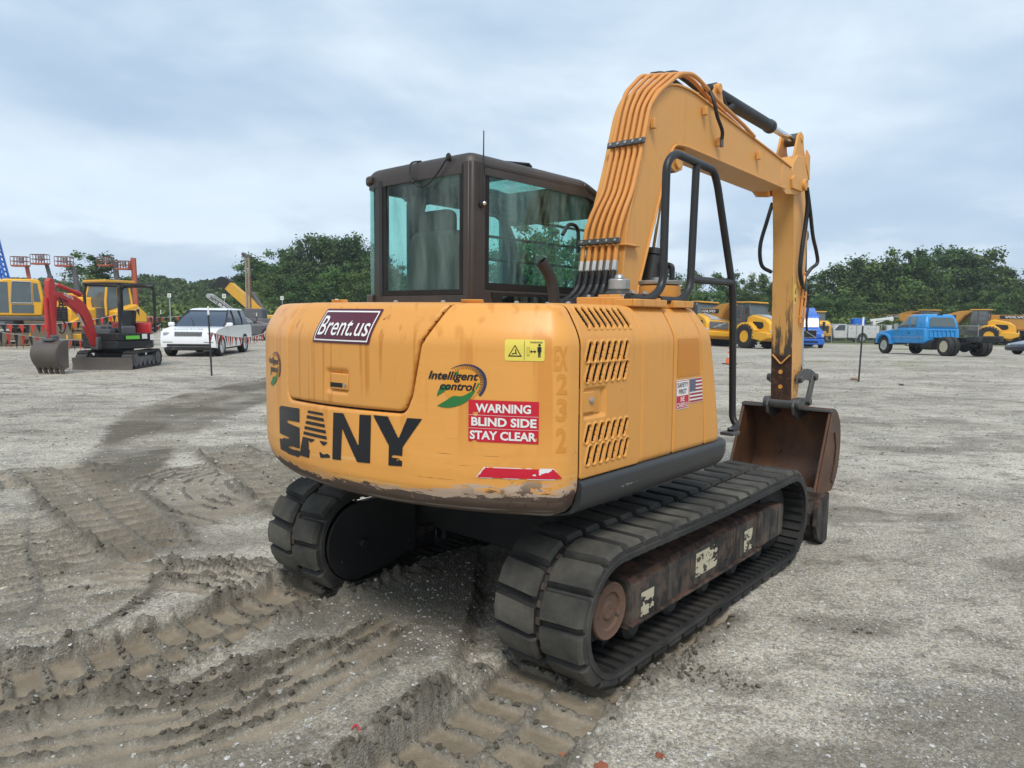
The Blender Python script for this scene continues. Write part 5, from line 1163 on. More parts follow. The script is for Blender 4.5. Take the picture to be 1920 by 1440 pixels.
M['galv'] = paint('galvanised_post', (.34, .35, .35), .5, metal=.4, var=.2)
M['flagr'] = paint('pennant_orange_red', (.78, .055, .03), .6, var=.1)
M['flagk'] = paint('pennant_black', (.012, .012, .014), .6)
M['cord'] = paint('white_cord', (.65, .65, .62), .7)

def wheel(parent, p, R_, w, rim, side=1, name='wheel', n=26, tread=0.0, dish=.35, rr=.62):
    """Tyre and rim as one wheel part with the rim as its sub-part; axle along y, side +1 faces +y."""
    mb = MB(); p = V3(p); d = (0, side, 0); r = R_*rr
    mb.lathe([(r, -w*.48), (R_*.90, -w*.5), (R_*.985, -w*.40), (R_, -w*.2), (R_, w*.2), (R_*.985, w*.40), (R_*.90, w*.5), (r, w*.46), (r*.97, w*.3)], p, d, n, cap=False)
    if tread:
        for k in range(20):
            a = 2*PI*k/20
            for sg in (-1, 1): mb.box(p+np.array([math.cos(a)*(R_+tread*.3), sg*w*.24*side, math.sin(a)*(R_+tread*.3)]), (tread*1.6, w*.46, R_*.14), np.array(Euler((0, -a, sg*.25)).to_matrix()))
    o = mb.build(name, M['tyre'], parent)
    mb = MB(); q = r*1.0
    mb.lathe([(q, w*.42), (q*.93, w*.44), (q*.86, w*.30), (q*.75, w*(.44-dish)), (q*.42, w*(.44-dish*.8)), (q*.36, w*(.46-dish*.4)), (q*.18, w*(.48-dish*.3)), (0, w*(.48-dish*.3))], p, d, n)
    mb.build('rim', rim, o); return o
def spokes(parent, p, r, y, n, mat, w=.16):
    mb = MB()
    for k in range(n):
        a = 2*PI*k/n; c, s = math.cos(a), math.sin(a)
        for e in (-.13, .13):
            c2, s2 = math.cos(a+e), math.sin(a+e)
            mb.tube([(p[0]+c*r*.1, y, p[2]+s*r*.1), (p[0]+c2*r*.95, y, p[2]+s2*r*.95)], r*.055, 5)
    return mb.build('spokes', mat, parent)
def put(name, label, cat, p, heading, group=None, dz=0):
    h = math.radians(heading); g = lambda u, v: float(gz(p[0]+u*math.cos(h)-v*math.sin(h), p[1]+u*math.sin(h)+v*math.cos(h)))
    T = thing(name, label, cat, (p[0], p[1], (g(2.4, 0)+g(-2.4, 0))/2+dz), h, group); sx, sy_ = (g(2.4, 0)-g(-2.4, 0))/4.8, (g(0, 1.)-g(0, -1.))/2
    T.rotation_euler = (math.atan(sy_), -math.atan(sx), h); return T
XZ = lambda o, sg=1: plane_map(o, (1, 0, 0), (0, 0, 1))
def arch(cx, r, zb, n=8): return [(cx+r*math.cos(a), zb+r*math.sin(a)) for a in np.linspace(PI, 0, n)]

# ---------------- white SUV
def suv():
    p = (pix(330, 670)+pix(405, 669))/2
    T = put('suv', 'white luxury SUV with its black grille facing us, parked behind the pennant string', 'car', (p[0]-.42, p[1]+2.0), -86)
    W_, L0, L1 = .97, -2.35, 1.0
    body = [(-2.42, .42), (-2.45, .62), (-2.40, 1.06), (-2.2, 1.12), (.55, 1.10), (1.0, 1.08), (1.72, .99), (1.93, .90), (2.0, .62), (1.96, .34), (1.70, .30)]+arch(1.32, .44, .33)[::-1]+[(.85, .30), (-1.0, .30)]+arch(-1.50, .44, .33)[::-1]+[(-1.96, .34)]
    mb = MB(); mb.prism(body, -W_, W_, 'y'); b = mb.build('body', M['white'], T, bev=.07, seg=3)
    g0 = [(.80, 1.08), (-2.20, 1.10)]; 
    def gr(z, x0, x1, w): return [(x0, -w, z), (x1, -w, z), (x1, w, z), (x0, w, z)]
    mb = MB(); mb.loft([gr(1.06, .92, -2.30, .90), gr(1.35, .42, -2.22, .85), gr(1.70, -.18, -2.05, .72)]); gh = mb.build('windows', M['carglass'], T, bev=.03)
    mb = MB(); mb.loft([gr(1.70, -.14, -2.12, .735), gr(1.76, -.34, -2.05, .66), gr(1.785, -.7, -1.9, .5)]); mb.build('roof', M['white'], T, bev=.02)
    mb = MB()
    for s in (-1, 1):
        for x0, x1, t in ((.88, -.16, .05), (-.45, -.52, .05), (-1.45, -1.5, .05)): mb = MB(); mb.tube([(x0, s*.895, 1.08), ((x0+x1)/2, s*.855, 1.36), (x1, s*.735, 1.71)], .028, 6); mb.build('pillar', M['blackp'], T)
    for s in (-1, 1):
        mb = MB(); mb.box((.70, s*1.07, 1.15), (.14, .24, .17), ch=.05); mb.box((.72, s*.95, 1.12), (.06, .12, .05)); mb.build('mirror', M['white'], T, bev=.02)
        mb = MB(); mb.box((1.80, s*.72, .83), (.30, .40, .15), (0, 0, -s*.25), ch=.04); mb.build('headlight', M['lamp'], T)
        mb = MB(); mb.box((1.965, s*.72, .55), (.05, .36, .09), ch=.02); mb.build('fog_lamp', M['galv'], T)
        for x in (1.32, -1.50):
            w = wheel(T, (x, s*.86, .385), .385, .27, M['alloy'], s, dish=.25, rr=.70); spokes(w, (x, 0, .385), .27, s*.97, 10, M['alloy'])
    mb = MB(); mb.box((1.92, 0, .82), (.08, .98, .19), (0, -.1, 0), ch=.02); gl = mb.build('grille', M['blackp'], T)
    mb = MB()
    for i in range(4):
        z = .755+.043*i; P = [(1.965-.004*i, -.46+.92*k/22, z+(.014 if k % 2 else -.008)) for k in range(23)]; mb.tube(P, .011, 5)
    mb.tube([(1.965, -.48, .735), (1.965, .48, .735), (1.945, .48, .905), (1.945, -.48, .905), (1.965, -.48, .735)], .012, 5); mb.build('grille_mesh', M['alloy'], gl)
    mb = MB(); mb.box((1.975, 0, .425), (.06, 1.5, .09), ch=.02); mb.box((1.93, 0, .30), (.12, 1.6, .13), ch=.04); mb.box((-.1, 0, .28), (4.0, 1.7, .1)); mb.build('bumper_intake', M['blackp'], T)
    text_on('hood_lettering', 'RANGE ROVER', plane_map((1.83, -.52, .965), (0, 1, 0), (-.25, 0, 1)), 0, 1.04, 0, .045, M['mgrey'], T, .01, h=.045)
    mb = MB()
    for y in (-.15, .45): mb = MB(); mb.tube([(.93, y, 1.12), (.62, y-.22, 1.40)], .014, 5); mb.build('wiper', M['blackp'], T)
suv()

# ---------------- generic crawler track (for the smaller and farther machines)
def crawler(parent, y, w, x0, x1, r, mat, name='track', lugs=30, lug=.03, z0=None, frame=True):
    lp = Loop(track_path(x0, x1, r-lug, lug, 14, .01)); mb = MB(); ns = 70; S = np.linspace(0, lp.T, ns+1)[:-1]; p, n = lp.at(S)
    prof = [(y-w/2, 0), (y+w/2, 0), (y+w/2, -.05), (y-w/2, -.05)]; rings = [[(p[i][0]+n[i][0]*h, yy, p[i][1]+n[i][1]*h) for yy, h in prof] for i in range(ns)]
    mb.v += [q for R_ in rings for q in R_]
    for i in range(ns):
        for j in range(4): a, b = i*4, ((i+1) % ns)*4; mb.f.append((a+j, a+(j+1) % 4, b+(j+1) % 4, b+j)); mb.m.append(0)
    for q in range(lugs):
        pp, nn = lp.at(np.array(q*lp.T/lugs)); R_ = np.array([[nn[1], 0, nn[0]], [0, 1, 0], [-nn[0], 0, nn[1]]])
        mb.box((pp[0]+nn[0]*lug*.4, y, pp[1]+nn[1]*lug*.4), (lp.T/lugs*.55, w*.98, lug*1.2), R_)
    t = mb.build(name, mat, parent)
    if frame:
        mb = MB(); mb.box(((x0+x1)/2, y, r*.95), (x1-x0-.2, w*.7, r*.75), ch=.04)
        for x in np.linspace(x0, x1, 6): mb.cyl((x, y-w*.42, r*.55), (x, y+w*.42, r*.55), r*.35, n=12)
        for x in (x0, x1): mb.cyl((x, y-w*.46, r), (x, y+w*.46, r), r*.72, n=16); mb.cyl((x, y-w*.5, r), (x, y+w*.5, r), r*.30, n=12)
        mb.build('track_frame', M['mgrey'] if mat is M['rubin'] else M['mud'], t)
    return t

# ---------------- red mini excavator
def mini():
    p = (pix(185, 697)+pix(260, 692))/2
    c = V3((p[0]-.58, p[1]+1.15, 0)); T = put('mini_excavator', 'small red and black mini excavator with open canopy, bucket resting on the gravel', 'excavator', c, -86)
    for s in (-1, 1): crawler(T, s*.62, .30, -.75, .72, .26, M['rubin'], 'rubber_track', 34, .025)
    mb = MB(); mb.box((0, 0, .36), (1.0, 1.0, .2), ch=.03); mb.cyl((0, 0, .42), (0, 0, .56), .36); mb.build('undercarriage', M['blackp'], T)
    mb = MB(); mb.prism([(1.02, .02), (1.10, .0), (1.07, .15), (1.10, .34), (1.03, .34), (1.0, .17)], -.80, .80, 'y')
    for s in (-1, 1): mb.prism([(.3, .28), (.3, .38), (1.02, .25), (1.02, .15)], s*.35-.04, s*.35+.04, 'y')
    mb.build('dozer_blade', paint('worn_blade', (.10, .085, .075), .6, var=.3, chip=.5, chipcol=(.22, .17, .14), chipsc=5), T, bev=.008)
    # upper structure, slewed
    a = math.radians(-20); ca, sa = math.cos(a), math.sin(a); Rz = np.array([[ca, -sa, 0], [sa, ca, 0], [0, 0, 1]])
    def B(mb, name, mat, par=T, **k):
        mb.v = [tuple(Rz @ V3(v)) for v in mb.v]; return mb.build(name, mat, par, **k)
    mb = MB(); pl = [(.72, -.62), (.72, .62), (-.45, .74)]+[(-.95*math.cos(t), .82*math.sin(t)) for t in np.linspace(.75, -.75, 9)]+[(-.45, -.74)]
    mb.prism(pl, .56, .80, 'z'); up = B(mb, 'platform', M['blackp'], bev=.03)
    mb = MB(); mb.prism([(-.42, .72), (-.42, -.72)]+[(-.92*math.cos(t), .78*math.sin(t)) for t in np.linspace(-.78, .78, 9)], .80, 1.30, 'z'); B(mb, 'engine_cover', M['redp'], bev=.06, seg=3)
    mb = MB(); mb.prism([(.72, -.64), (.72, .64), (-.42, .74), (-.42, -.74)], .80, 1.0, 'z'); B(mb, 'side_cover', M['blackp'], bev=.02)
    mb = MB(); mb.box((-.14, .0, 1.08), (.5, .5, .14), ch=.05); mb.box((-.36, .0, 1.38), (.14, .46, .56), (0, -.15, 0), ch=.06); B(mb, 'seat', M['blackp'], bev=.03)
    mb = MB()
    for s in (-1, 1): mb.box((.15, s*.42, 1.08), (.5, .2, .26), ch=.04); mb.tube([(.3, s*.40, 1.2), (.33, s*.36, 1.45)], .02, 6); mb.sphere((.33, s*.36, 1.47), .035, 8, 6)
    for y in (-.12, .12): mb.tube([(.58, y, .98), (.50, y, 1.32)], .018, 6)
    mb.box((.5, 0, 1.05), (.2, .5, .14)); B(mb, 'controls', M['mgrey'], bev=.01)
    mb = MB()
    mb.tube(fillet([(.58, .60, .85), (.58, .60, 2.36), (-.72, .60, 2.38), (-.72, .60, 1.0)], .12), .038, 8); mb.tube(fillet([(.58, -.60, .85), (.58, -.60, 2.36), (-.72, -.60, 2.38), (-.72, -.60, 1.0)], .12), .038, 8)
    mb.tube(fillet([(-.74, .60, 1.3), (-.74, .60, 2.36), (-.74, -.60, 2.36), (-.74, -.60, 1.3)], .2), .034, 8)
    mb.box((-.06, 0, 2.40), (1.4, 1.24, .05), ch=.02); B(mb, 'canopy', M['blackp'])
    mp_ = lambda x, y, z: Rz @ V3((x, y, z))
    o = mp_(0, .705, .84); u = Rz @ V3((1, -.087, 0)); fm = plane_map(o, u*-1, (0, 0, 1))
    poly_on('green_label', [[(-.48, .0), (-.02, .0), (-.02, .10), (-.48, .10)]], fm, paint('green_label_print', (.14, .52, .05), .5), T, .03); poly_on('white_label', [[(.06, .0), (.24, .0), (.24, .14), (.06, .14)], [(.34, -.04), (.48, -.04), (.48, .12), (.34, .12)]], fm, M['d_white'], T, .03)
    # swing boom, arm and bucket in their own plane, swung a little further left
    b = math.radians(-11); cb, sb = math.cos(b), math.sin(b); Rb = np.array([[cb, -sb, 0], [sb, cb, 0], [0, 0, 1]]); pv = Rz @ V3((.72, -.05, 0))
    def A(mb, name, mat, par=T, **k):
        mb.v = [tuple(pv+Rb @ V3(v)) for v in mb.v]; return mb.build(name, mat, par, **k)
    mb = MB(); mb.box((.05, 0, .72), (.26, .24, .36), ch=.03); A(mb, 'swing_post', M['mgrey'], bev=.01)
    mb = MB(); bm_ = fillet([(.02, .66), (.18, .60), (.58, 1.42), (.95, 1.72), (1.62, 1.98), (1.66, 2.10), (1.50, 2.12), (.86, 2.02), (.52, 1.84), (.30, 1.52)], .12, 4); mb.prism([tuple(q[:2]) for q in bm_], -.070, .070, 'y'); bo_ = A(mb, 'boom', M['redp'], bev=.012)
    mb = MB(); mb.prism([(1.50, 2.02), (1.58, 2.40), (1.70, 2.46), (1.78, 2.38), (1.80, 2.05), (1.74, 1.5), (1.72, .92), (1.60, .90), (1.56, 1.5), (1.52, 1.85)], -.06, .06, 'y'); ar = A(mb, 'arm', M['redp'], bev=.012)
    mb = MB(); mb.cyl((.78, 2.08*0, 2.12), (1.42, 0, 2.30), .052); mb.cyl((.62, 0, 2.07), (.80, 0, 2.125), .07); A(mb, 'arm_cylinder', M['redp'])
    mb = MB(); mb.cyl((1.40, 0, 2.29), (1.66, 0, 2.38), .026); A(mb, 'piston_rod', M['chrome'])
    mb = MB(); mb.cyl((.22, 0, .72), (.52, 0, 1.22), .055); A(mb, 'boom_cylinder', M['redp']); mb = MB(); mb.cyl((.50, 0, 1.18), (.74, 0, 1.58), .03); A(mb, 'piston_rod', M['chrome'])
    mb = MB(); mb.cyl((1.83, 0, 1.15), (1.84, 0, 1.95), .045); mb.cyl((1.80, 0, .85), (1.83, 0, 1.2), .028); A(mb, 'bucket_cylinder', M['redp'])
    mb = MB(); mb.tube(spline([(1.5, .12, 1.98), (1.42, .14, 1.75), (1.5, .13, 1.5), (1.36, .13, 1.25), (1.44, .12, 1.05), (1.56, .1, 1.08)], 5), .018, 6); mb.tube(spline([(1.2, .11, 1.85), (1.45, .13, 1.93), (1.55, .12, 1.7), (1.56, .11, 1.45)], 5), .016, 6); A(mb, 'hydraulic_hose', M['hose'])
    bs = paint('worn_bucket', (.11, .092, .078), .5, var=.3, metal=.2, dust=.4, dustcol=(.20, .17, .13), chip=.4, chipcol=(.05, .035, .025), chipsc=6)
    bp_ = [tuple(q[:2]) for q in fillet([(1.58, .86), (1.84, .82), (2.02, .62), (2.0, .38), (1.84, .18), (1.72, .12)], .14, 4)]
    mb = MB(); mb.strip(bp_, -.36, .36, .02, 'y')
    for y in (-.36, .35): mb.prism(bp_+[(1.60, .16)], y, y+.02, 'y')
    bu = A(mb, 'bucket', bs, bev=.006)
    mb = MB()
    for k in range(5): y = -.32+.16*k; mb = MB(); mb.prism([(1.76, .14), (1.88, .20), (1.74, -.06), (1.68, -.06)], y-.035, y+.035, 'y'); A(mb, 'bucket_tooth', bs)
    mb = MB(); mb.box((1.68, 0, .92), (.26, .22, .16), ch=.03); mb.box((1.78, 0, .88), (.2, .3, .07), ch=.02); A(mb, 'bucket_link', M['mgrey'])
    fm = lambda s, z, h: pv+np.array([Rb @ V3((.93+q*.93+w*(-.36), .087, 1.885+q*.36+w*.93)) for q, w in zip(s, z)])
    text_on('boom_lettering', 'KUBOTA', fm, .42, .06, 0, .085, M['d_white'], T, .02)
mini()

# ---------------- yellow excavator at the left edge
def big_excavator():
    p = pix(52, 649); T = put('crawler_excavator', 'large yellow excavator cut off by the left edge, cab windows above a pennant string', 'excavator', (p[0]-.6, p[1]+1.3), -148)
    for s in (-1, 1): crawler(T, s*1.25, .65, -1.5, 1.75, .46, M['mud'], 'steel_track', 46, .05)
    mb = MB(); mb.box((0, 0, .75), (1.6, 1.9, .5), ch=.1); mb.cyl((0, 0, .9), (0, 0, 1.15), .75); mb.build('undercarriage', M['mud'], T)
    mb = MB(); mb.box((-.35, 0, 1.24), (4.1, 2.7, .22), ch=.05); mb.build('deck', M['mgrey'], T)
    mb = MB(); mb.prism([(-2.55, 1.35), (-2.70, 1.5), (-2.70, 2.15), (-2.5, 2.25), (-.55, 2.25), (-.55, 1.35)], -1.35, 1.35, 'y'); bd = mb.build('body', M['hyel'], T, bev=.06)
    mb = MB(); mb.box((-1.3, .2, 2.33), (1.5, 1.4, .18), ch=.05); mb.build('engine_hood', M['hyel'], T, bev=.03)
    mb = MB()
    for i in range(3):
        for j in range(3): mb.box((-1.55+.2*i, 1.352, 1.88+.13*j), (.14, .02, .09))
    mb.build('vent', M['dark'], bd); text_on('lettering', 'VOLVO', plane_map((-.75, 1.36, 1.62), (-1, 0, 0), (0, 0, 1)), 0, .75, 0, .14, M['blackp'], T, .03)
    # cab on the left
    cp = [(-.45, 1.36), (-.52, 2.2), (-.40, 2.95), (-.25, 3.02), (.95, 3.0), (1.12, 2.9), (1.30, 2.0), (1.25, 1.36)]
    mb = MB(); mb.prism(cp, .42, 1.34, 'y'); cb = mb.build('cab', M['hyel'], T, bev=.06)
    mb = MB(); 
    mb.prism([(-.05, 1.95), (-.05, 2.86), (.62, 2.88), (.70, 2.0), (.70, 1.95)], 1.33, 1.352, 'y'); mb.prism([(-.40, 2.0), (-.30, 2.82), (-.13, 2.84), (-.13, 2.0)], 1.33, 1.352, 'y'); mb.prism([(-.13, 1.48), (-.13, 1.86), (.70, 1.86), (.70, 1.48)], 1.33, 1.352, 'y'); mb.build('side_window', M['cabglass'], cb)
    mb = MB(); mb.loft([[(1.26, .47, 1.45), (1.26, 1.30, 1.45)], [(1.315, .47, 2.0), (1.315, 1.30, 2.0)], [(1.14, .47, 2.9), (1.14, 1.30, 2.9)]], cap=False, closed_ring=False); mb.prism([(.80, 1.5), (.80, 2.86), (1.08, 2.86), (1.26, 2.0), (1.22, 1.5)], 1.33, 1.352, 'y'); mb.build('windscreen', M['cabglass'], cb)
    mb = MB(); mb.tube(fillet([(-.07, 1.358, 1.93), (-.07, 1.358, 2.88), (.64, 1.358, 2.90), (.72, 1.358, 1.93), (-.07, 1.358, 1.93)], .06), .025, 6); mb.build('door_frame', M['galv'], cb)
    mb = MB(); mb.box((1.5, .9, 1.5), (.5, .9, .35), ch=.05); mb.box((.5, -.7, 1.7), (1.4, 1.2, .7), ch=.08); mb.build('front_box', M['mgrey'], T)
    mb = MB(); bmx = [tuple(q[:2]) for q in fillet([(1.0, 1.5), (1.5, 1.4), (2.9, 3.9), (6.0, 3.4), (6.0, 3.8), (2.7, 4.6), (1.9, 3.6)], .4, 4)]; mb.prism(bmx, -.35, .1, 'y'); mb.build('boom', M['hyel'], T, bev=.03)
    mb = MB(); mb.prism([(5.7, 3.2), (5.9, 4.1), (6.3, 4.1), (6.2, 1.0), (5.95, 1.0)], -.3, .05, 'y'); mb.build('stick', M['hyel'], T); mb = MB(); mb.prism([(5.8, 1.1), (6.4, 1.1), (6.6, .5), (6.2, .02), (5.7, .15)], -.7, .45, 'y'); mb.build('bucket', M['mgrey'], T, bev=.05)
big_excavator()

# ---------------- yellow dozer
def dozer():
    p = ray_at(190, 640, 33.5); T = put('bulldozer', 'yellow bulldozer with cab and rust-brown blade standing behind the small red excavator', 'bulldozer', (p[0], p[1]), -118)
    for s in (-1, 1): crawler(T, s*.95, .6, -1.35, 1.25, .5, M['mud'], 'steel_track', 40, .06)
    mb = MB(); mb.box((.9, 0, 1.25), (1.7, 1.0, 1.05), ch=.1); hd = mb.build('hood', M['hyel'], T, bev=.04)
    mb = MB(); mb.box((1.77, 0, 1.30), (.06, .86, .95), ch=.02); gl = mb.build('grille', M['dark'], hd)
    mb = MB()
    for k in range(8): mb.box((1.81, 0, .92+.11*k), (.02, .84, .02))
    mb.build('grille_slats', M['mgrey'], gl)
    for s in (-1, 1):
        mb = MB(); mb.prism([(-1.5, 1.1), (-1.5, 1.5), (-1.0, 1.95), (.05, 1.62), (.05, 1.1)], s*.95-.33, s*.95+.33, 'y'); mb.build('fender', M['hyel'], T, bev=.05)
    mb = MB(); mb.box((-.5, 0, 1.3), (2.0, 1.3, .9)); mb.build('main_frame', M['mgrey'], T)
    mb = MB(); mb.loft([[(.15, -.72, 1.4), (-1.1, -.72, 1.4), (-1.1, .72, 1.4), (.15, .72, 1.4)], [(.22, -.75, 2.1), (-1.1, -.75, 2.1), (-1.1, .75, 2.1), (.22, .75, 2.1)], [(.02, -.65, 2.95), (-1.0, -.65, 2.95), (-1.0, .65, 2.95), (.02, .65, 2.95)]]); cb = mb.build('cab', M['cabglass'], T, bev=.03)
    for x0, x1 in ((.17, .02), (-.45, -.45), (-1.1, -1.0)):
        for s in (-1, 1):
            mb = MB(); mb.tube([(x0, s*.74, 1.4), (x0+.02, s*.76, 2.1), (x1, s*.66, 2.96)], .055, 6); mb.build('cab_post', M['hyel'], cb)
    mb = MB(); mb.box((-.5, 0, 3.0), (1.5, 1.7, .12), ch=.04); mb.build('roof', M['crane'], cb)
    mb = MB(); mb.prism([(2.35, .05), (2.45, .0), (2.38, .5), (2.50, 1.15), (2.40, 1.15), (2.28, .55)], -1.7, 1.7, 'y'); mb.build('blade', M['mud'], T, bev=.02)
    mb = MB()
    for s in (-1, 1): mb.box((1.2, s*1.42, .48), (2.4, .14, .26), ch=.03); mb.cyl((1.2, s*.5, 1.3), (2.3, s*.5, .75), .07)
    mb.build('push_arm', M['hyel'], T)
dozer()

# ---------------- boom lifts behind
def lift(px, py, w, dist, bend, mat, label, rot, armmat, foot):
    top = ray_at(px, py, dist); s = w*dist/1331; T = put('boom_lift', label, 'boom lift', ray_at(foot, 590, dist), 0, 'boom lifts raised behind the yellow machines')
    o = V3((top[0]-T.location.x, top[1]-T.location.y, top[2])); R_ = np.array(Euler((0, 0, rot)).to_matrix())
    L, D, H = s*.74, .6, s*.46
    mb = MB(); mb.box(o+V3((0, 0, -H*.5)), (L, D, .14), R_, ch=.03); pf = mb.build('platform', mat, T)
    mb = MB(); q = lambda x, y, z: o+R_ @ V3((x*L/2, y*D/2, z))
    for z in (0, H*.5):
        for a, b in (((-1, -1), (1, -1)), ((1, -1), (1, 1)), ((1, 1), (-1, 1)), ((-1, 1), (-1, -1))): mb.tube([q(*a, z+H*.0), q(*b, z)], .026, 5)
    for k in range(6):
        for y in (-1, 1): mb.tube([q(-1+.4*k, y, -H*.5), q(-1+.4*k, y, H*.5)], .022, 5)
    mb.build('basket_rail', M['orail'] if mat is M['orange'] else M['galv'], pf)
    mb = MB(); mb.box(q(.15, -.2, H*.12), (L*.24, .3, H*.65), R_, ch=.03); mb.build('control_box', M['ltgrey'], pf)
    f = V3((0, .5, 1.0)); mb = MB(); k = o+V3((bend[0]*.35, .3, -H*.5+bend[1])); mb.tube([o+V3((.25*L*np.sign(bend[0]), .3, -H*.5)), k], .14, 6); mb.tube([k, f], .20, 6); mb.build('boom', armmat, T)
    mb = MB(); mb.box((0, .5, .85), (2.6, 2.0, .7), ch=.15); mb.build('turret', mat, T)
    for x in (-1, 1):
        for y in (-.3, 1.3): wheel(T, (x, y, .45), .45, .35, M['ltgrey'], -1 if y < 0 else 1, n=16)
for a in ((38, 490, 36, 55, (1.4, -1.6), M['orange'], 'leftmost of the raised boom lifts, orange basket above the big yellow cab', .15, M['orange'], 56),
          (75, 486, 37, 55, (1.4, -.9), M['orange'], 'boom lift with the highest basket, dark arm leaning up to the left', -.12, M['mgrey'], 106),
          (120, 490, 36, 55, (1.6, -.2), M['orange'], 'boom lift whose basket hangs above the tip of the red mini excavator', .1, M['mgrey'], 146),
          (198, 490, 33, 57, (1.6, .3), M['orange'], 'boom lift with a pale railed basket in front of the lone round tree', -.1, M['mgrey'], 222),
          (231, 497, 32, 57, (1.9, .9), M['orange'], 'rightmost of the raised boom lifts, bright red jib beside its basket', .1, M['orange'], 250)): lift(*a)
T = put('crane', 'blue lattice crane boom rising past the left edge of the photo', 'crane', ray_at(14, 592, 48), 0)
mb = MB(); d = ray_at(-26, 395, 48)-V3(T.location); d = V3((d[0], 0, d[2])); f0 = V3((0.4, 0, 1.0)); u = np.array([0, .22, 0]); e = np.cross((d-f0)/np.linalg.norm(d-f0), (0, 1, 0))*.26
c4 = [u+e, u-e, -u-e, -u+e]
for c in c4: mb.tube([f0+c, d+c*.8], .075, 5)
for k in range(22):
    a = f0+(d-f0)*k/22; b = f0+(d-f0)*(k+1)/22
    for i in range(4): mb.tube([a+c4[i], b+c4[(i+1) % 4]], .035, 4)
mb.build('boom', M['blue2'], T)
mb = MB(); mb.box((-1.2, .4, .7), (3, 2.4, .7), ch=.1); mb.box((-1.6, .4, 1.5), (1.0, 1.6, 1.0), ch=.1); mb.build('carrier', M['mgrey'], T)

# ---------------- telescopic crane, drill rig, conveyor sign, white truck beyond the SUV
p = ray_at(486, 612, 62); T = put('crane', 'yellow telescopic crane with a black boom head, raised beside the drill mast', 'crane', p, 0)
tip = ray_at(421, 528, 62)-V3((p[0], p[1], 0)); tip = V3((tip[0], 0, tip[2])); ft = V3((.3, 0, 1.4)); d = (tip-ft)
nx_ = np.cross(d/np.linalg.norm(d), (0, 1, 0))
def beam(mb, a, b, w, h): 
    mb.loft([[a+nx_*h-V3((0, w, 0)), a+nx_*h+V3((0, w, 0)), a-nx_*h+V3((0, w, 0)), a-nx_*h-V3((0, w, 0))], [b+nx_*h*.85-V3((0, w, 0)), b+nx_*h*.85+V3((0, w, 0)), b-nx_*h*.85+V3((0, w, 0)), b-nx_*h*.85-V3((0, w, 0))]])
mb = MB(); beam(mb, ft, ft+d*.9, .4, .45); mb.build('boom', M['crane'], T, bev=.02)
mb = MB(); beam(mb, ft+d*.88, ft+d*.97, .45, .5); mb.cyl(tip+V3((-.1, -.4, 0)), tip+V3((-.1, .4, 0)), .42); mb.cyl(tip+V3((-.6, -.3, -.25)), tip+V3((-.6, .3, -.25)), .25); mb.build('boom_head', M['blackp'], T)
mb = MB(); mb.cyl((1.0, 0, .9), ft+d*.45-nx_*.9, .16); mb.build('lift_cylinder', M['mgrey'], T); mb = MB(); mb.box((.8, 0, 1.0), (6, 2.4, .8), ch=.1); mb.build('carrier', M['crane'], T)
for x in (-1.4, .4, 2.6): wheel(T, (x, -1.2, .5), .5, .4, M['ltgrey'], -1, n=16)
p = ray_at(467, 610, 55); T = put('drill_rig', 'tall pale lattice drill mast on a truck, standing before the trees', 'drill rig', p, 0)
ht = ray_at(467, 482, 55)[2]; mb = MB(); c4 = [(-.12, -.14), (.12, -.14), (.12, .14), (-.12, .14)]
for x, y in c4: mb.tube([(x, y, .8), (x, y, ht)], .035, 5)
for k in range(26):
    z0, z1 = .8+(ht-.8)*k/26, .8+(ht-.8)*(k+1)/26
    for i in range(4): mb.tube([(*c4[i], z0), (*c4[(i+1) % 4], z1)], .022, 4)
mb.build('mast', paint('pale_mast', (.36, .30, .22), .7, var=.25, chip=.3, chipcol=(.12, .07, .05)), T)
mb = MB(); mb.box((-.08, 0, ht+.08), (.5, .4, .25), ch=.05); mb.cyl((-.25, -.2, ht+.2), (-.25, .2, ht+.2), .14); mb.build('crown_block', M['mgrey'], T)
mb = MB(); mb.tube([(.26, -.2, .9), (.26, -.2, ht*.75)], .04, 6); mb.build('drill_pipe', M['orail'], T)
mb = MB(); mb.box((1.4, 0, .9), (5.5, 2.2, .5), ch=.05); mb.box((.6, -.2, 1.5), (1.4, 1.2, .8), ch=.05); mb.build('deck', M['mgrey'], T)
for x in (-.6, .8, 3.2): wheel(T, (x, -1.1, .48), .48, .35, M['ltgrey'], -1, n=16)
def white_truck():
    p = ray_at(494, 613, 80); T = put('truck', 'white heavy truck with its cab turned to us, half hidden by the orange counterweight', 'truck', p, -60)
    mb = MB(); mb.prism([(.3, .55), (.3, 2.0), (.75, 2.0), (1.0, 1.55), (2.2, 1.40), (2.3, .55)], -1.0, 1.0, 'y'); mb.build('cab', M['whitet'], T, bev=.06)
    mb = MB(); mb.prism([(.76, 1.96), (1.02, 1.5), (1.06, 1.5), (.80, 1.98)], -.85, .85, 'y'); mb.build('windscreen', M['carglass'], T)
    mb = MB(); mb.box((2.33, 0, 1.0), (.06, .9, .6)); mb.build('grille', M['mgrey'], T); mb = MB(); mb.box((2.4, 0, .5), (.25, 2.1, .3), ch=.05); mb.build('bumper', M['whitet'], T)
    mb = MB(); mb.box((-2.2, 0, .75), (5, .9, .25)); mb.box((-2.0, 0, 1.3), (4, 1.9, .8), ch=.05); mb.build('flatbed', M['whitet'], T)
    for x in (1.6, -2.6, -3.8):
        for s in (-1, 1): wheel(T, (x, s*.95, .5), .5, .3, M['ltgrey'], s, n=16)
white_truck()
p = ray_at(412, 600, 42); T = put('conveyor', 'grey lattice conveyor arm lettered SUPER slanting up behind the white SUV roof', 'conveyor', (p[0]+.9, p[1]), 0)
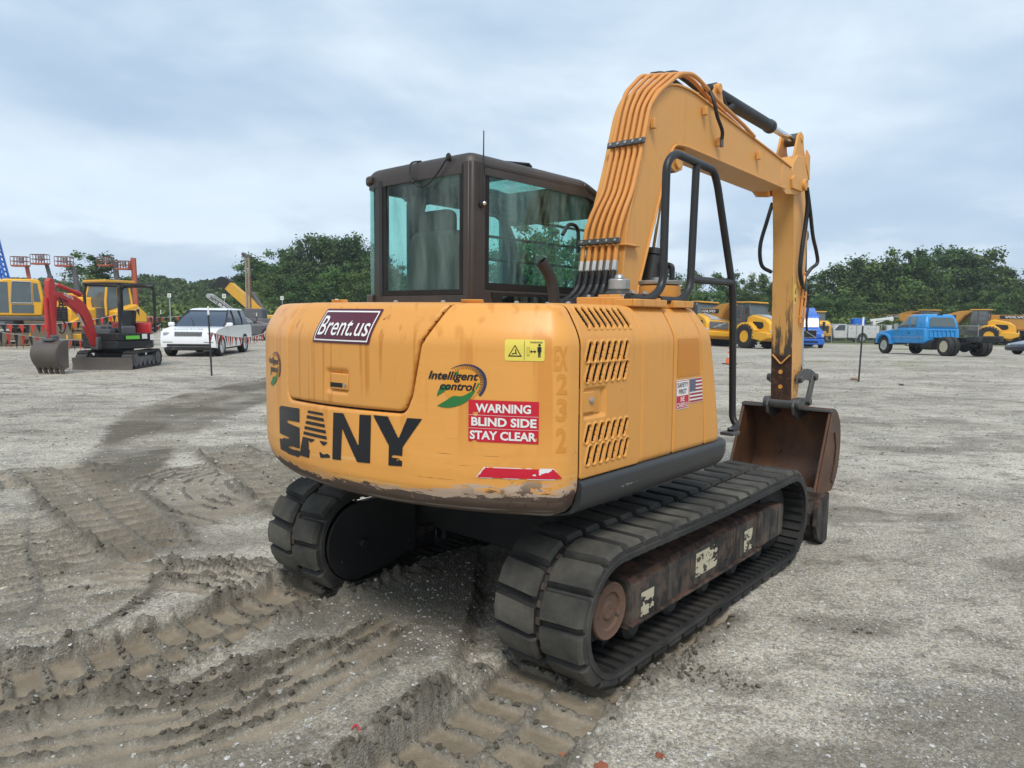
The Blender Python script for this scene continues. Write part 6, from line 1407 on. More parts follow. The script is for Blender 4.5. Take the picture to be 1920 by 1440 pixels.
tip = ray_at(394, 555, 42)-V3(T.location); tip = V3((tip[0], 0, tip[2])); ft = V3((.9, 0, .9)); d = tip-ft; dn = d/np.linalg.norm(d); nx_ = np.cross(dn, (0, 1, 0))
mb = MB(); 
for w in (-.2, .2):
    for h in (-.13, .13): mb.tube([ft+nx_*h+V3((0, w, 0)), tip+nx_*h+V3((0, w, 0))], .03, 5)
for k in range(12):
    a, b = ft+d*k/12, ft+d*(k+1)/12; mb.tube([a+nx_*.13-V3((0, .2, 0)), b-nx_*.13-V3((0, .2, 0))], .02, 4)
mb.cyl(tip-V3((0, .25, 0)), tip+V3((0, .25, 0)), .14); mb.build('arm', M['ltgrey'], T)
mb = MB(); c = ft+d*.58; mb.box(c-V3((0, .36, 0)), (1.0, .02, .24), (0, math.atan2(dn[2], -dn[0]), 0)); mb.build('name_board', M['mgrey'], T)
text_on('name_lettering', 'SUPER', plane_map(c-V3((0, .375, 0))+dn*.42, -dn, nx_ if nx_[2] > 0 else -nx_), 0, .84, -.075, .075, M['d_white'], T, .03, h=.002)
mb = MB(); mb.box((1.4, .1, .6), (2.4, 1.6, .7), ch=.1); mb.build('chassis', M['mgrey'], T)
for x in (.6, 2.2): wheel(T, (x, -.75, .38), .38, .3, M['ltgrey'], -1, n=16)
# ---------------- articulated haulers, right background
def hauler(T, mirror=1, body=True, tip=False):
    m = mirror
    mb = MB(); mb.prism([(2.3, 1.15), (2.3, 2.35), (2.9, 2.55), (4.2, 2.28), (4.75, 1.95), (4.85, 1.25), (4.5, .95)], -1.05, 1.05, 'y'); hd = mb.build('hood', M['hyel'], T, bev=.12, seg=3)
    mb = MB(); mb.prism([(2.8, 2.575), (2.8, 2.61), (4.2, 2.36), (4.55, 2.16), (4.55, 2.10), (4.2, 2.29)], -.62, .62, 'y'); mb.build('hood_panel', M['ltgrey'], hd, bev=.02)
    mb = MB(); mb.prism([(4.62, 1.42), (4.70, 2.0), (4.86, 1.92), (4.95, 1.42)], -.78, .78, 'y'); mb.build('grille', M['mgrey'], hd, bev=.03)
    mb = MB(); mb.tube([(4.93, -.5, 1.5), (4.90, .5, 1.9)], .03, 6); mb.lathe([(.13, 0), (.13, .03), (.08, .03), (.08, 0)], (4.9, 0, 1.7), (1, 0, .15), 16); mb.build('grille_badge', M['galv'], hd)
    for s in (-1, 1):
        mb = MB(); P = [tuple(q[:2]) for q in fillet([(3.1, 1.55), (3.0, 2.05), (4.05, 2.0), (4.15, 1.65), (3.9, 1.5)], .1, 3)]; mb.prism(P, s*1.04, s*1.075, 'y'); mb.build('side_vent', M['dark'], hd)
        mb = MB(); mb.prism([(1.6, 1.35), (1.75, 1.75), (2.2, 1.95), (3.0, 1.95), (3.4, 1.7), (3.7, 1.35), (3.4, 1.3), (3.1, 1.6), (2.2, 1.72), (1.95, 1.6)], s*1.10-.35, s*1.10+.40, 'y'); mb.build('fender', M['hyel'], T, bev=.05)
        mb = MB(); mb.box((5.0, s*1.05, 1.33), (.10, .3, .18), ch=.03); mb.build('headlight', M['lamp'], T)
    mb = MB(); mb.prism([(3.4, .75), (4.4, .60), (5.05, .85), (5.1, 1.22), (4.5, 1.28), (3.4, 1.3)], -1.5, 1.5, 'y'); mb.build('bumper', M['hyel'], T, bev=.06)
    mb = MB(); mb.loft([[(2.5, -.85, 2.0), (.85, -.85, 2.0), (.85, .85, 2.0), (2.5, .85, 2.0)], [(2.45, -.88, 2.6), (.85, -.88, 2.6), (.85, .88, 2.6), (2.45, .88, 2.6)], [(2.2, -.78, 3.45), (.9, -.78, 3.45), (.9, .78, 3.45), (2.2, .78, 3.45)]]); cb = mb.build('cab', M['cabglass'], T, bev=.03)
    mb = MB(); mb.box((1.6, 0, 3.51), (1.75, 1.75, .12), ch=.05); mb.build('roof', M['crane'], cb)
    for x0, x1 in ((2.47, 2.2), (1.5, 1.5), (.85, .9)):
        for s in (-1, 1):
            mb = MB(); mb.tube([(x0, s*.86, 2.0), (x0, s*.885, 2.6), (x1, s*.79, 3.46)], .055, 6); mb.build('cab_post', M['mgrey'], cb)
    for s in (-1, 1):
        mb = MB(); mb.tube([(2.3, s*1.3, 1.95), (2.3, s*1.3, 2.9), (1.2, s*1.3, 2.9), (1.2, s*1.3, 1.95)], .03, 5); mb.tube([(2.3, s*1.3, 2.45), (1.2, s*1.3, 2.45)], .025, 5); mb.tube([(2.55, s*1.2, 2.4), (2.6, s*1.35, 3.1)], .025, 5); mb.build('guard_rail', M['orail'], T)
        mb = MB(); mb.box((2.62, s*1.36, 2.85), (.06, .25, .5), ch=.02); mb.build('mirror', M['blackp'], T)
        for x in (2.6, -2.0, -3.9): wheel(T, (x, s*1.18, .90), .90, .70, M['hyel'], s, tread=.05, rr=.52, n=24)
    mb = MB(); mb.box((0, 0, 1.2), (7.2, 1.0, .5)); mb.box((1.5, 0, 1.7), (1.6, 2.2, .6)); mb.build('frame', M['mgrey'], T)
    if body:
        mb = MB(); pr = [(.35, 2.95), (-.2, 2.2), (-.6, 1.55), (-4.2, 1.65), (-5.6, 2.45), (-5.6, 3.0), (-1.2, 3.0), (-.1, 3.35), (.9, 3.42)]
        for s in (-1, 1): mb.prism(pr, s*1.5-.06, s*1.5+.06, 'y')
        mb.strip([(.9, 3.36), (.35, 2.95), (-.2, 2.2), (-.6, 1.55), (-4.2, 1.65), (-5.6, 2.45)], -1.5, 1.5, .1, 'y')
        db = mb.build('dump_body', M['horange'], T, bev=.03)
        for s in (-1, 1): mb = MB(); mb.prism([(-.35, 2.62), (-.30, 2.95), (-2.9, 2.95), (-2.9, 2.62)], s*1.57-.015, s*1.57+.015, 'y'); mb.build('name_band', M['blackp'], db)
        for s, u in ((1, (-1, 0, 0)), (-1, (1, 0, 0))):
            text_on('lettering', 'VOLVO', plane_map((-.7 if s > 0 else -2.5, s*1.59, 2.68), u, (0, 0, 1)), 0, 1.8, 0, .21, M['d_white'], db, .04)
G = 'articulated dump trucks along the fence'
def ph(px, py, d): q = ray_at(px, py, d); return (q[0], q[1])
T0 = put('dump_truck', 'yellow dump truck behind the orange traffic cone, grey hood to us', 'dump truck', ph(1300, 640, 61), -82, G); hauler(T0)
spots = [(1378, 640, 57, -66, 'yellow dump truck half hidden by the digger arm, its black front tyre towards us'),
         (1802, 640, 74, -42, 'yellow dump truck behind the fence and the bare blue truck chassis'),
         (1712, 640, 82, -58, 'dump truck whose ochre cab top shows just left of the blue truck roof'),
         (1945, 640, 70, -48, 'dump truck cut off by the right edge, yellow fender above the dark car')]
for px, py, d, h, lb in spots:
    c = copy_tree(T0); q = ph(px, py, d); tmp = put('x', lb, 'dump truck', q, h, G); c.location = tmp.location; c.rotation_euler = tmp.rotation_euler; bpy.data.objects.remove(tmp); tag(c, lb, 'dump truck', G)

# ---------------- blue cab-and-chassis truck
def chassis_truck():
    hd = 97; a = math.radians(hd); q = V3((21.25, 35.0, 0)); T = put('chassis_truck', 'bright blue crew truck seen from behind with bare black chassis and no bed', 'truck', (q[0]+1.12*math.sin(a), q[1]-1.12*math.cos(a)), hd)
    FX = 4.75
    # cab: body lofted in height, glass set in
    low = [(FX+.55, .55), (FX+.70, .62), (FX+.85, .80), (FX+.82, 1.05), (FX+.60, 1.20), (FX-.55, 1.36), (FX-1.0, 1.40), (FX-3.15, 1.40), (FX-3.2, .72), (FX-3.1, .60), (FX-.66, .58)]+arch(FX, .56, .55)[1:-1]
    mb = MB(); mb.prism(low, -.98, .98, 'y'); b = mb.build('cab', M['blue'], T, bev=.09, seg=3)
    for s in (-1, 1):
        P = [(FX+.72*math.cos(t), .50+.66*math.sin(t)) for t in np.linspace(.12, PI-.05, 12)]; Q = [(FX+.53*math.cos(t), .50+.53*math.sin(t)) for t in np.linspace(PI-.05, .12, 12)]
        mb = MB(); mb.prism(P+Q, s*.98-.12, s*.98+.14, 'y'); mb.build('front_fender', M['blue'], T, bev=.05, seg=3)
    def rg(z, x0, x1, w): return [(x0, -w, z), (x1, -w, z), (x1, w, z), (x0, w, z)]
    mb = MB(); mb.loft([rg(1.38, FX-.75, FX-3.17, .93), rg(1.62, FX-1.10, FX-3.14, .90), rg(2.02, FX-1.62, FX-3.0, .80), rg(2.12, FX-1.85, FX-2.9, .70)]); up = mb.build('upper_cab', M['blue'], T, bev=.06, seg=3)
    z0, z1 = 1.46, 2.0; lx = lambda z, a, b: a+(b-a)*(z-1.38)/.64
    for s in (-1, 1):
        yy = lambda z: s*(np.interp(z, [1.38, 1.62, 2.02], [.93, .90, .80])+.014); zm = 1.62
        mb = MB()
        for (a0, a1, b0, b1) in ((FX-.98, FX-1.66, FX-1.86, FX-1.86), (FX-1.98, FX-1.98, FX-2.42, FX-2.36)):
            k_ = (zm-z0)/(z1-z0); am, bm2 = a0+(a1-a0)*k_, b0+(b1-b0)*k_; mb = MB(); mb.add([(a0, yy(z0), z0), (am, yy(zm), zm), (a1, yy(z1), z1), (b1, yy(z1), z1), (bm2, yy(zm), zm), (b0, yy(z0), z0)], [(0, 1, 4, 5), (1, 2, 3, 4)]); o = mb.build('side_window', M['cabglass'], up); o.modifiers.new('thick', 'SOLIDIFY').thickness = .012
        mb = MB(); mb.box((FX-1.1, s*1.13, 1.47), (.10, .18, .34), ch=.03); mb.tube([(FX-1.0, s*.95, 1.45), (FX-1.1, s*1.1, 1.45)], .02, 5); mb.build('mirror', M['galv'], T)
        mb = MB(); mb.box((FX-1.95, s*.985, 1.16), (.14, .03, .04)); mb.build('door_handle', M['blackp'], T)
        mb = MB(); mb.box((FX-1.8, s*.985, .93), (2.4, .012, .025)); mb.build('trim_line', M['ltgrey'], T)
    mb = MB(); mb.prism([tuple(q[:2]) for q in fillet([(-.74, 1.48), (-.64, 1.96), (.64, 1.96), (.74, 1.48), (-.74, 1.48)], .10, 4)][:-1], -.012, .012, 'x'); o = mb.build('rear_window', M['cabglass'], up)
    o.matrix_local = Matrix.Translation((FX-3.185, 0, 1.48)) @ Matrix.Rotation(.225, 4, 'Y') @ Matrix.Translation((0, 0, -1.48))
    mb = MB()
    for k in range(7): 
        y = -.72+.24*k
        mb.box((FX-3.205, y, 1.12), (.03, .05, .30), ch=.01)
    mb.box((FX-3.205, 0, .93), (.03, 1.6, .04)); mb.box((FX-3.205, 0, 1.30), (.03, 1.5, .03)); mb.build('pressed_ribs', M['blue'], b, bev=.008)
    mb = MB(); mb.box((FX-2.95, 0, 2.10), (.06, .3, .05), ch=.01); mb.build('brake_light', M['blackp'], up)
    for y in (-.5, -.25, 0, .25, .5): mb = MB(); mb.box((FX-1.82, y, 2.13), (.12, .07, .05), ch=.02); mb.build('roof_marker', M['coneo'], up)
    mb = MB(); mb.box((FX+.86, 0, .66), (.18, 2.0, .34), ch=.05); mb.build('front_bumper', M['blackp'], T)
    mb = MB()
    for s in (-1, 1): mb.box((1.65, s*.43, .80), (6.5, .09, .24), ch=.01)
    for x in (-1.5, -.4, .9, 2.3): mb.box((x, 0, .80), (.10, .80, .2))
    mb.build('frame_rail', M['blackp'], T)
    mb = MB(); mb.box((-1.15, 0, .86), (1.0, .98, .22), ch=.02); mb.box((-1.62, 0, .88), (.06, 1.3, .26), ch=.01); mb.build('rear_hitch_frame', M['skirt'], T)
    mb = MB(); mb.cyl((2.0, .62, .55), (1.2, .62, .55), .26); mb.build('fuel_tank', M['blackp'], T)
    mb = MB(); mb.cyl((3.0, .62, .58), (2.2, .62, .58), .16); mb.box((2.9, .7, .48), (.7, .3, .05)); mb.cyl((.2, 0, .5), (3, 0, .6), .07); mb.sphere((0, 0, .48), .28, 14, 10); mb.cyl((0, -.9, .48), (0, .9, .48), .11); mb.cyl((1.0, -.5, .5), (1.6, -.5, .5), .2); mb.build('driveline', M['dark'], T)
    for s in (-1, 1):
        w = wheel(T, (FX, s*.92, .47), .47, .28, M['alloy'], s, rr=.60, dish=.2)
        wheel(T, (0, s*1.02, .48), .48, .27, M['d_cream'], s, rr=.60, dish=.45); wheel(T, (0, s*.72, .48), .48, .27, M['mgrey'], s, rr=.6)
chassis_truck()

# ---------------- blue highway tractor
def tractor():
    p = ph(1504, 640, 61); T = put('semi_truck', 'royal blue highway tractor with a square black grille, beside the digger arm', 'truck', p, -103)
    mb = MB(); mb.prism([(1.5, .75), (1.5, 1.72), (2.1, 1.70), (3.3, 1.42), (3.5, 1.2), (3.5, .75)], -1.05, 1.05, 'y'); hd = mb.build('hood', M['blue2'], T, bev=.14, seg=3)
    mb = MB(); mb.prism([(1.7, .75), (1.7, 1.7), (1.35, 2.45), (1.1, 2.75), (-.6, 2.85), (-.6, .75)], -1.08, 1.08, 'y'); cb = mb.build('cab', M['blue2'], T, bev=.1, seg=3)
    mb = MB(); mb.prism([(1.73, 1.70), (1.40, 2.40), (1.36, 2.40), (1.66, 1.70)], -.98, .98, 'y'); mb.build('windscreen', M['carglass'], cb)
    mb = MB(); mb.box((3.53, 0, 1.15), (.08, .98, .66), ch=.04); gl = mb.build('grille', M['dark'], hd)
    mb = MB(); mb.tube([(3.58, -.47, .84), (3.58, -.47, 1.46), (3.58, .47, 1.46), (3.58, .47, .84), (3.58, -.47, .84)], .025, 6); mb.tube([(3.58, -.45, 1.44), (3.58, .45, .86)], .02, 6); mb.build('grille_trim', M['alloy'], gl)
    for s in (-1, 1):
        mb = MB(); mb.box((3.36, s*.92, 1.02), (.3, .34, .30), (0, 0, -s*.4), ch=.08); mb.build('headlight', M['lamp'], hd)
        mb = MB(); mb.box((1.75, s*1.35, 1.85), (.14, .2, .6), ch=.05); mb.tube([(1.6, s*1.05, 1.9), (1.75, s*1.3, 1.9)], .03, 5); mb.build('mirror', M['blackp'], T)
        wheel(T, (2.75, s*.98, .5), .5, .3, M['alloy'], s)
        for x in (-1.6, -2.9): wheel(T, (x, s*.9, .5), .5, .55, M['alloy'], s)
    mb = MB(); mb.box((3.5, 0, .52), (.3, 2.2, .46), ch=.1); mb.build('bumper', M['blue2'], T); mb = MB(); mb.box((3.66, 0, .52), (.02, 1.2, .14)); mb.build('bumper_intake', M['dark'], T)
    mb = MB(); mb.box((-1.0, 0, .75), (5.5, .9, .25)); mb.build('frame_rail', M['blackp'], T)
    mb = MB(); mb.prism([(.9, 2.75), (-.5, 3.35), (-.6, 3.35), (-.6, 2.75)], -1.0, 1.0, 'y'); mb.build('roof_fairing', M['blue2'], cb, bev=.1)
tractor()

# ---------------- yellow loader, white service truck, parked cars behind the fence
def loader():
    p = ph(1530, 636, 76); T = put('wheel_loader', 'yellow wheel loader seen tail first between the blue tractor and the white service truck', 'loader', p, 75)
    mb = MB(); mb.prism([(-2.9, .9), (-2.9, 1.75), (-2.4, 2.0), (-.6, 2.25), (-.6, .9)], -1.0, 1.0, 'y'); mb.build('engine_hood', M['hyel'], T, bev=.1)
    mb = MB(); mb.box((-2.92, 0, 1.35), (.06, 1.5, .75), ch=.03); mb.build('rear_grille', M['dark'], T)
    mb = MB(); mb.loft([[(.6, -.75, 1.6), (-.7, -.75, 1.6), (-.7, .75, 1.6), (.6, .75, 1.6)], [(.5, -.7, 3.1), (-.6, -.7, 3.1), (-.6, .7, 3.1), (.5, .7, 3.1)]]); cb = mb.build('cab', M['cabglass'], T, bev=.03)
    mb = MB(); mb.box((-.05, 0, 3.16), (1.4, 1.6, .12), ch=.04); mb.build('roof', M['crane'], cb)
    mb = MB(); mb.box((-.5, 0, .95), (5, 1.2, .5), ch=.1); mb.box((-2.7, 0, .8), (.5, 2.2, .35), ch=.05); mb.build('frame', M['crane'], T)
    for x in (-1.6, 1.6):
        for s in (-1, 1): wheel(T, (x, s*1.05, .75), .75, .55, M['hyel'], s, tread=.04)
    mb = MB(); mb.prism([(2.6, .1), (2.6, 1.2), (3.4, .2)], -1.3, 1.3, 'y'); mb.build('bucket', M['mgrey'], T); mb = MB(); mb.box((1.9, 0, 1.2), (1.8, .5, .3), (0, .3, 0)); mb.build('lift_arm', M['hyel'], T)
loader()
def service_truck():
    p = ph(1586, 640, 74.5); T = put('service_truck', 'white utility truck with tool lockers and a folded white crane behind the chain-link fence', 'truck', p, 176)
    mb = MB(); mb.prism([(2.9, .45), (2.95, .95), (2.75, 1.15), (1.75, 1.22), (1.2, 1.85), (.35, 1.9), (.25, .45), (1.55, .42)]+arch(2.15, .48, .42)[1:-1][::-1][::-1], -.95, .95, 'y'); mb.build('cab', M['whitet'], T, bev=.07)
    for s in (-1, 1):
        mb = MB(); mb.prism([(1.6, 1.25), (1.15, 1.78), (.5, 1.8), (.5, 1.25)], s*.94, s*.965, 'y'); mb.build('side_window', M['carglass'], T)
        mb = MB(); mb.prism([(.2, .5), (.2, 1.75), (-2.9, 1.75), (-2.9, .5), (-1.75, .5)]+arch(-1.25, .5, .5)[1:-1]+[(-.75, .5)], s*1.0-.25, s*1.0+.02, 'y'); lk = mb.build('tool_locker', M['whitet'], T, bev=.02)
        mb = MB()
        for x in (-.1, -.6, -1.2, -1.8, -2.5): mb.box((x, s*1.025, 1.45), (.06, .01, .09)); mb.box((x-.15, s*1.025, 1.0), (.06, .01, .08))
        mb.build('locker_latch', M['mgrey'], lk)
        for x in (2.15, -1.25): wheel(T, (x, s*.88, .42), .42, .3, M['alloy'], s, n=18)
    mb = MB(); mb.box((-1.4, 0, .8), (3.2, 1.6, .3)); mb.box((-3.6, 0, 1.0), (1.3, 1.9, .6), ch=.04); mb.build('bed', M['mgrey'], T)
    mb = MB(); mb.box((-2.6, .3, 2.05), (.3, .3, .7), ch=.04); mb.box((-3.3, .3, 2.42), (2.2, .26, .26), (0, .12, 0), ch=.03); mb.cyl((-2.7, .3, 2.0), (-3.6, .3, 2.3), .08); mb.box((-4.3, .3, 2.45), (.4, .34, .4), ch=.05); mb.build('crane_arm', M['whitet'], T)
    mb = MB(); mb.box((-4.2, 0, .85), (.12, 2.0, .5)); mb.box((-4.0, .6, 1.4), (.5, .4, .8), ch=.05); mb.build('rear_bumper', M['whitet'], T)
    mb = MB(); mb.box((-1.1, 0, 2.15), (1.2, .9, .7), ch=.05); mb.build('welder', M['blue2'], T)
service_truck()
def sports_car():
    p = pix(1904, 664); T = put('sports_car', 'dark navy sports car with alloy wheels cut off by the right edge of the photo', 'car', (p[0]+1.3, p[1]-1.0), 183)
    body = [(2.1, .22), (2.15, .42), (2.0, .62), (1.0, .82), (.4, .88), (-1.6, .92), (-2.1, .85), (-2.15, .35), (-1.7, .2)]+arch(-1.3, .36, .22)[1:-1]+[(-.9, .2), (.95, .2)]+arch(1.35, .36, .22)[1:-1]+[(1.75, .2)]
    mb = MB(); mb.prism(body, -.9, .9, 'y'); mb.build('body', M['navy'], T, bev=.10, seg=3)
    def rg(z, x0, x1, w): return [(x0, -w, z), (x1, -w, z), (x1, w, z), (x0, w, z)]
    mb = MB(); mb.loft([rg(.84, .75, -1.85, .80), rg(1.22, -.15, -1.2, .62), rg(1.27, -.4, -1.0, .5)]); mb.build('windows', M['carglass'], T, bev=.05)
    for s in (-1, 1):
        mb = MB(); mb.box((.55, s*.95, .93), (.12, .2, .12), ch=.04); mb.build('mirror', M['navy'], T)
        mb = MB(); mb.box((1.86, s*.62, .58), (.36, .26, .10), (0, .25, -s*.4), ch=.03); mb.build('headlight', M['lamp'], T)
        for x in (1.35, -1.3):
            w = wheel(T, (x, s*.80, .32), .33, .22, M['dkalloy'], s, rr=.74, dish=.3); spokes(w, (x, 0, .32), .24, s*.90, 5, M['alloy'], .2)
sports_car()

# ---------------- chain-link fence
def fence():
    A, B = V3((29.2, 70.6)), V3((82, 73.5)); L = np.linalg.norm(B-A); hd = math.degrees(math.atan2(*(B-A)[::-1]))
    T = put('chain_link_fence', 'tall galvanised chain-link fence closing the yard on the right', 'fence', A, hd)
    n = int(L/2.45)
    for k in range(n+1):
        mb = MB(); mb.cyl((k*L/n, 0, 0), (k*L/n, 0, 1.93), .04, n=8); mb.sphere((k*L/n, 0, 1.95), .05, 8, 5); mb.build('post', M['galv'], T)
    mb = MB(); mb.cyl((0, 0, 1.86), (L, 0, 1.86), .028, n=8); mb.build('top_rail', M['galv'], T)
    t = NT('chain_link_mesh'); P = t.n('TexCoord').outputs['Object']; s = t.n('SeparateXYZ'); t.set(s.inputs[0], P)
    a = t.math('PINGPONG', t.math('ADD', s.outputs[0], s.outputs[2]), .045); b = t.math('PINGPONG', t.math('SUBTRACT', s.outputs[0], s.outputs[2]), .045)
    k = t.math('LESS_THAN', t.math('MINIMUM', a, b), .0055)
    bs = t.n('BsdfPrincipled', None, Base_Color=(.16, .165, .165, 1), Roughness=.5, Metallic=.5); tr = t.n('BsdfTransparent'); mx = t.n('MixShader', None, i0=k, i1=tr.outputs[0], i2=bs.outputs[0]); mt = t.done(mx)
    mb = MB(); mb.add([(0, 0, .04), (L, 0, .04), (L, 0, 1.86), (0, 0, 1.86)], [(0, 1, 2, 3)]); mb.build('wire_mesh', mt, T)
fence()
p = ray_at(1690, 600, 92); T = put('utility_pole', 'grey utility pole against the trees above the blue truck hood', 'pole', p, 0); mb = MB(); zt = ray_at(1690, 578, 92)[2]; mb.cyl((0, 0, 0), (0, 0, zt-T.location.z), .16, .12); mb.cyl((0, 0, zt-T.location.z), (0, 0, zt-T.location.z+.2), .3, .2); mb.build('shaft', M['galv'], T)

# ---------------- traffic cone, stakes, pennant strings, number signs
p = pix(1368, 683); T = put('traffic_cone', 'faded orange traffic cone with a white collar on the gravel', 'traffic cone', p, 20)
mb = MB(); mb.lathe([(.155, .03), (.14, .06), (.035, .66), (.02, .67), (0, .67)], (0, 0, 0), n=20); mb.build('cone_body', M['coneo'], T)
mb = MB(); mb.box((0, 0, .018), (.38, .38, .036), ch=.015); mb.build('cone_base', M['blackp'], T)
mb = MB(); mb.lathe([(.1135, .24), (.0885, .385)], (0, 0, 0), n=20, cap=False); mb.lathe([(.0745, .45), (.0605, .53)], (0, 0, 0), n=20, cap=False); mb.build('reflective_collar', paint('white_collar', (.6, .55, .52), .5, var=.1), T)
def stake(p, h, label, lean=0, ang=0):
    T = put('fence_stake', label, 'stake', p, 0, 'steel stakes with white tops'); T.rotation_euler = (0, lean, 0)
    P = [(-.022, 0), (.022, 0), (.022, .006), (.004, .006), (.004, .028), (-.004, .028), (-.004, .006), (-.022, .006)]
    mb = MB(); mb.prism(P, -.25, h-.22, 'z'); mb.build('shaft', paint('stake_green_black', (.018, .022, .024), .6, var=.2, dust=.2), T)
    mb = MB(); mb.prism([(x*1.06, y*1.06-.0005) for x, y in P], h-.22, h, 'z'); mb.build('white_top', M['d_white'], T); return T
PL_ = pix(397, 705); PR_ = pix(1610, 716)
stake(PL_, 1.78, 'tall dark steel stake with a white top in front of the white SUV', math.radians(-1.4))
stake(PR_, 1.68, 'tall dark steel stake with a white top beside the small brown rock', math.radians(1.0))
def far(px, py, d): q = ray_at(px, py, d); return V3((q[0], q[1], 0))
P303 = far(303, 630, 38); stake(P303, 1.7, 'dark stake with a white top between the red mini excavator and the white SUV')
P482 = far(482, 628, 45); stake(P482, 1.6, 'dark stake with a white top between the white SUV and the orange counterweight')
def pennants(a, b, n, sag, size, label, seed):
    r = random.Random(seed); a, b = V3(a), V3(b); L = np.linalg.norm(b-a)
    c = lambda t: a+(b-a)*t-V3((0, 0, sag*4*t*(1-t)))
    T = thing('pennant_string', label, 'pennants', tuple(a), 0, 'strings of red and black pennants')
    mb = MB(); mb.tube([c(t)-a for t in np.linspace(0, 1, 40)], .009, 5); mb.build('cord', M['cord'], T)
    d = (b-a)/L; nrm = np.cross(d, (0, 0, 1))
    for k in range(n):
        t = (k+.5)/n; p = c(t)-a; w = size*.36; sw = r.uniform(-.25, .25); tl = r.uniform(-.12, .12); e = .004
        v = [p-d*w, p+d*w, p+V3((0, 0, -size))+nrm*sw*size+d*tl*size]; mb = MB()
        mb.add([q+nrm*e for q in v]+[q-nrm*e for q in v], [(0, 1, 2), (3, 5, 4), (0, 3, 4, 1), (1, 4, 5, 2), (2, 5, 3, 0)]); mb.build('pennant', M['flagr'] if k % 2 == 0 else M['flagk'], T)
z = lambda p, h: (p[0], p[1], float(gz(p[0], p[1]))+h)
pennants(z(PL_, 1.12), z(far(515, 632, 29), .98), 34, .22, .28, 'string of red and black pennants running from the near stake past the white SUV', 1)
pennants(z(far(-60, 640, 15.5), 1.28), z(P303, .95), 46, .55, .36, 'nearer string of big pennants crossing the tracks of the yellow excavator', 2)
pennants(z(far(-60, 640, 24), 1.22), z(far(262, 600, 33), 1.75), 34, .35, .34, 'upper string of pennants rising across the bulldozer behind the red mini excavator', 3)
pennants(z(far(255, 620, 42), 1.35), z(far(345, 620, 46), 1.35), 12, .1, .32, 'far string of pennants below the number 2 sign', 4)
pennants(z(P482, 1.05), z(far(560, 625, 38), 1.0), 14, .1, .25, 'short string of pennants running from the far stake behind the orange counterweight', 6)
def sign(px, py, base, d, s, txt, label):
    p = ray_at(px, base, d); T = put('number_sign', label, 'sign', p, 0, 'white number signs on poles'); zt = ray_at(px, py, d)[2]-T.location.z; w = s*d/1331
    mb = MB(); mb.cyl((0, 0, 0), (0, 0, zt), .04, n=8); mb.build('pole', M['galv'], T)
    mb = MB(); mb.box((0, -.05, zt), (w, .03, w*1.15)); b = mb.build('sign_board', M['d_white'], T)
    text_on('sign_number', txt, plane_map((-w*.22, -.067, zt-w*.28), (1, 0, 0), (0, 0, 1)), 0, w*.44, 0, w*.56, M['blackp'], b, .03)
sign(320, 554, 608, 44, 6.5, '2', 'white sign with number 2 on a pole near the far pennants')
sign(422, 555, 608, 60, 6.5, '3', 'white sign with number 3 on a pole behind the crane and conveyor')
sign(530, 559, 600, 60, 6, '4', 'white sign with number 4 showing above the orange counterweight edge')
sign(632, 564, 600, 60, 6, '5', 'small white number sign beside the maroon panel, before dark trees')

# ---------------- stones and litter
def stone(px, py, s, mat, name, label, cat, sq=.6):
    p = pix(px, py); r = random.Random(int(px)); x, y = np.array([p[0]]), np.array([p[1]]); zz = float(yard(x, y)[0][0])
    bm = bmesh.new(); bmesh.ops.create_icosphere(bm, subdivisions=3, radius=1)
    for v in bm.verts: q = v.co*2.1; k = .75+.5*float(fbm(np.array([q.x+px]), np.array([q.y+q.z*1.7]), 3, 3)[0]); v.co = Vector((v.co.x*k*1.25, v.co.y*k, v.co.z*k*sq))*s
    me = bpy.data.meshes.new(name); bm.to_mesh(me); bm.free(); me.materials.append(mat); me.shade_smooth(); me.set_sharp_from_angle(angle=.5)
    o = link(bpy.data.objects.new(name, me)); o.location = (p[0], p[1], zz+s*sq*.35); o.rotation_euler = (0, 0, r.uniform(0, 6)); tag(o, label, cat)
brick = paint('broken_brick', (.26, .085, .045), .9, var=.3, dust=.3, bump=.4)
stone(1602, 713, .12, paint('brown_rock', (.34, .24, .16), .9, var=.3, bump=.3), 'rock', 'small tan rock at the foot of the right-hand stake', 'rock')
stone(1690, 723, .07, paint('dark_rock', (.08, .075, .07), .9, var=.3), 'rock', 'small dark stone on the gravel right of the tan rock', 'rock')
stone(1238, 1418, .020, brick, 'brick_fragment', 'reddish brick chunk lying at the bottom of the photo right of the track', 'brick')
stone(1057, 1391, .014, paint('orange_fragment', (.40, .13, .05), .9, var=.3), 'brick_fragment', 'small orange brick chip in the mud behind the near track', 'brick')
stone(1130, 1436, .028, brick, 'brick_fragment', 'brick piece cut off by the bottom edge of the photo', 'brick', .4)
stone(153, 1120, .012, brick, 'brick_fragment', 'tiny red chip among the old tread marks on the left', 'brick')
stone(8, 1104, .035, paint('pale_stone', (.55, .48, .36), .8, var=.15), 'rock', 'pale flat stone at the left edge of the photo', 'rock', .35)
mb = MB(); mb.tube(spline([(-.022, 0, .0), (-.012, .008, .008), (0, .004, .012), (.008, -.010, .006), (.018, -.016, .001)], 5), [.0035]*4+[.005]*8+[.003]*9, 6)
p = pix(670, 1394); o = mb.build('plastic_scrap', paint('red_plastic', (.42, .04, .04), .5)); o.location = (p[0], p[1], float(yard(np.array([p[0]]), np.array([p[1]]))[0][0])+.006); tag(o, 'twisted scrap of red plastic on the gravel in the foreground', 'litter')
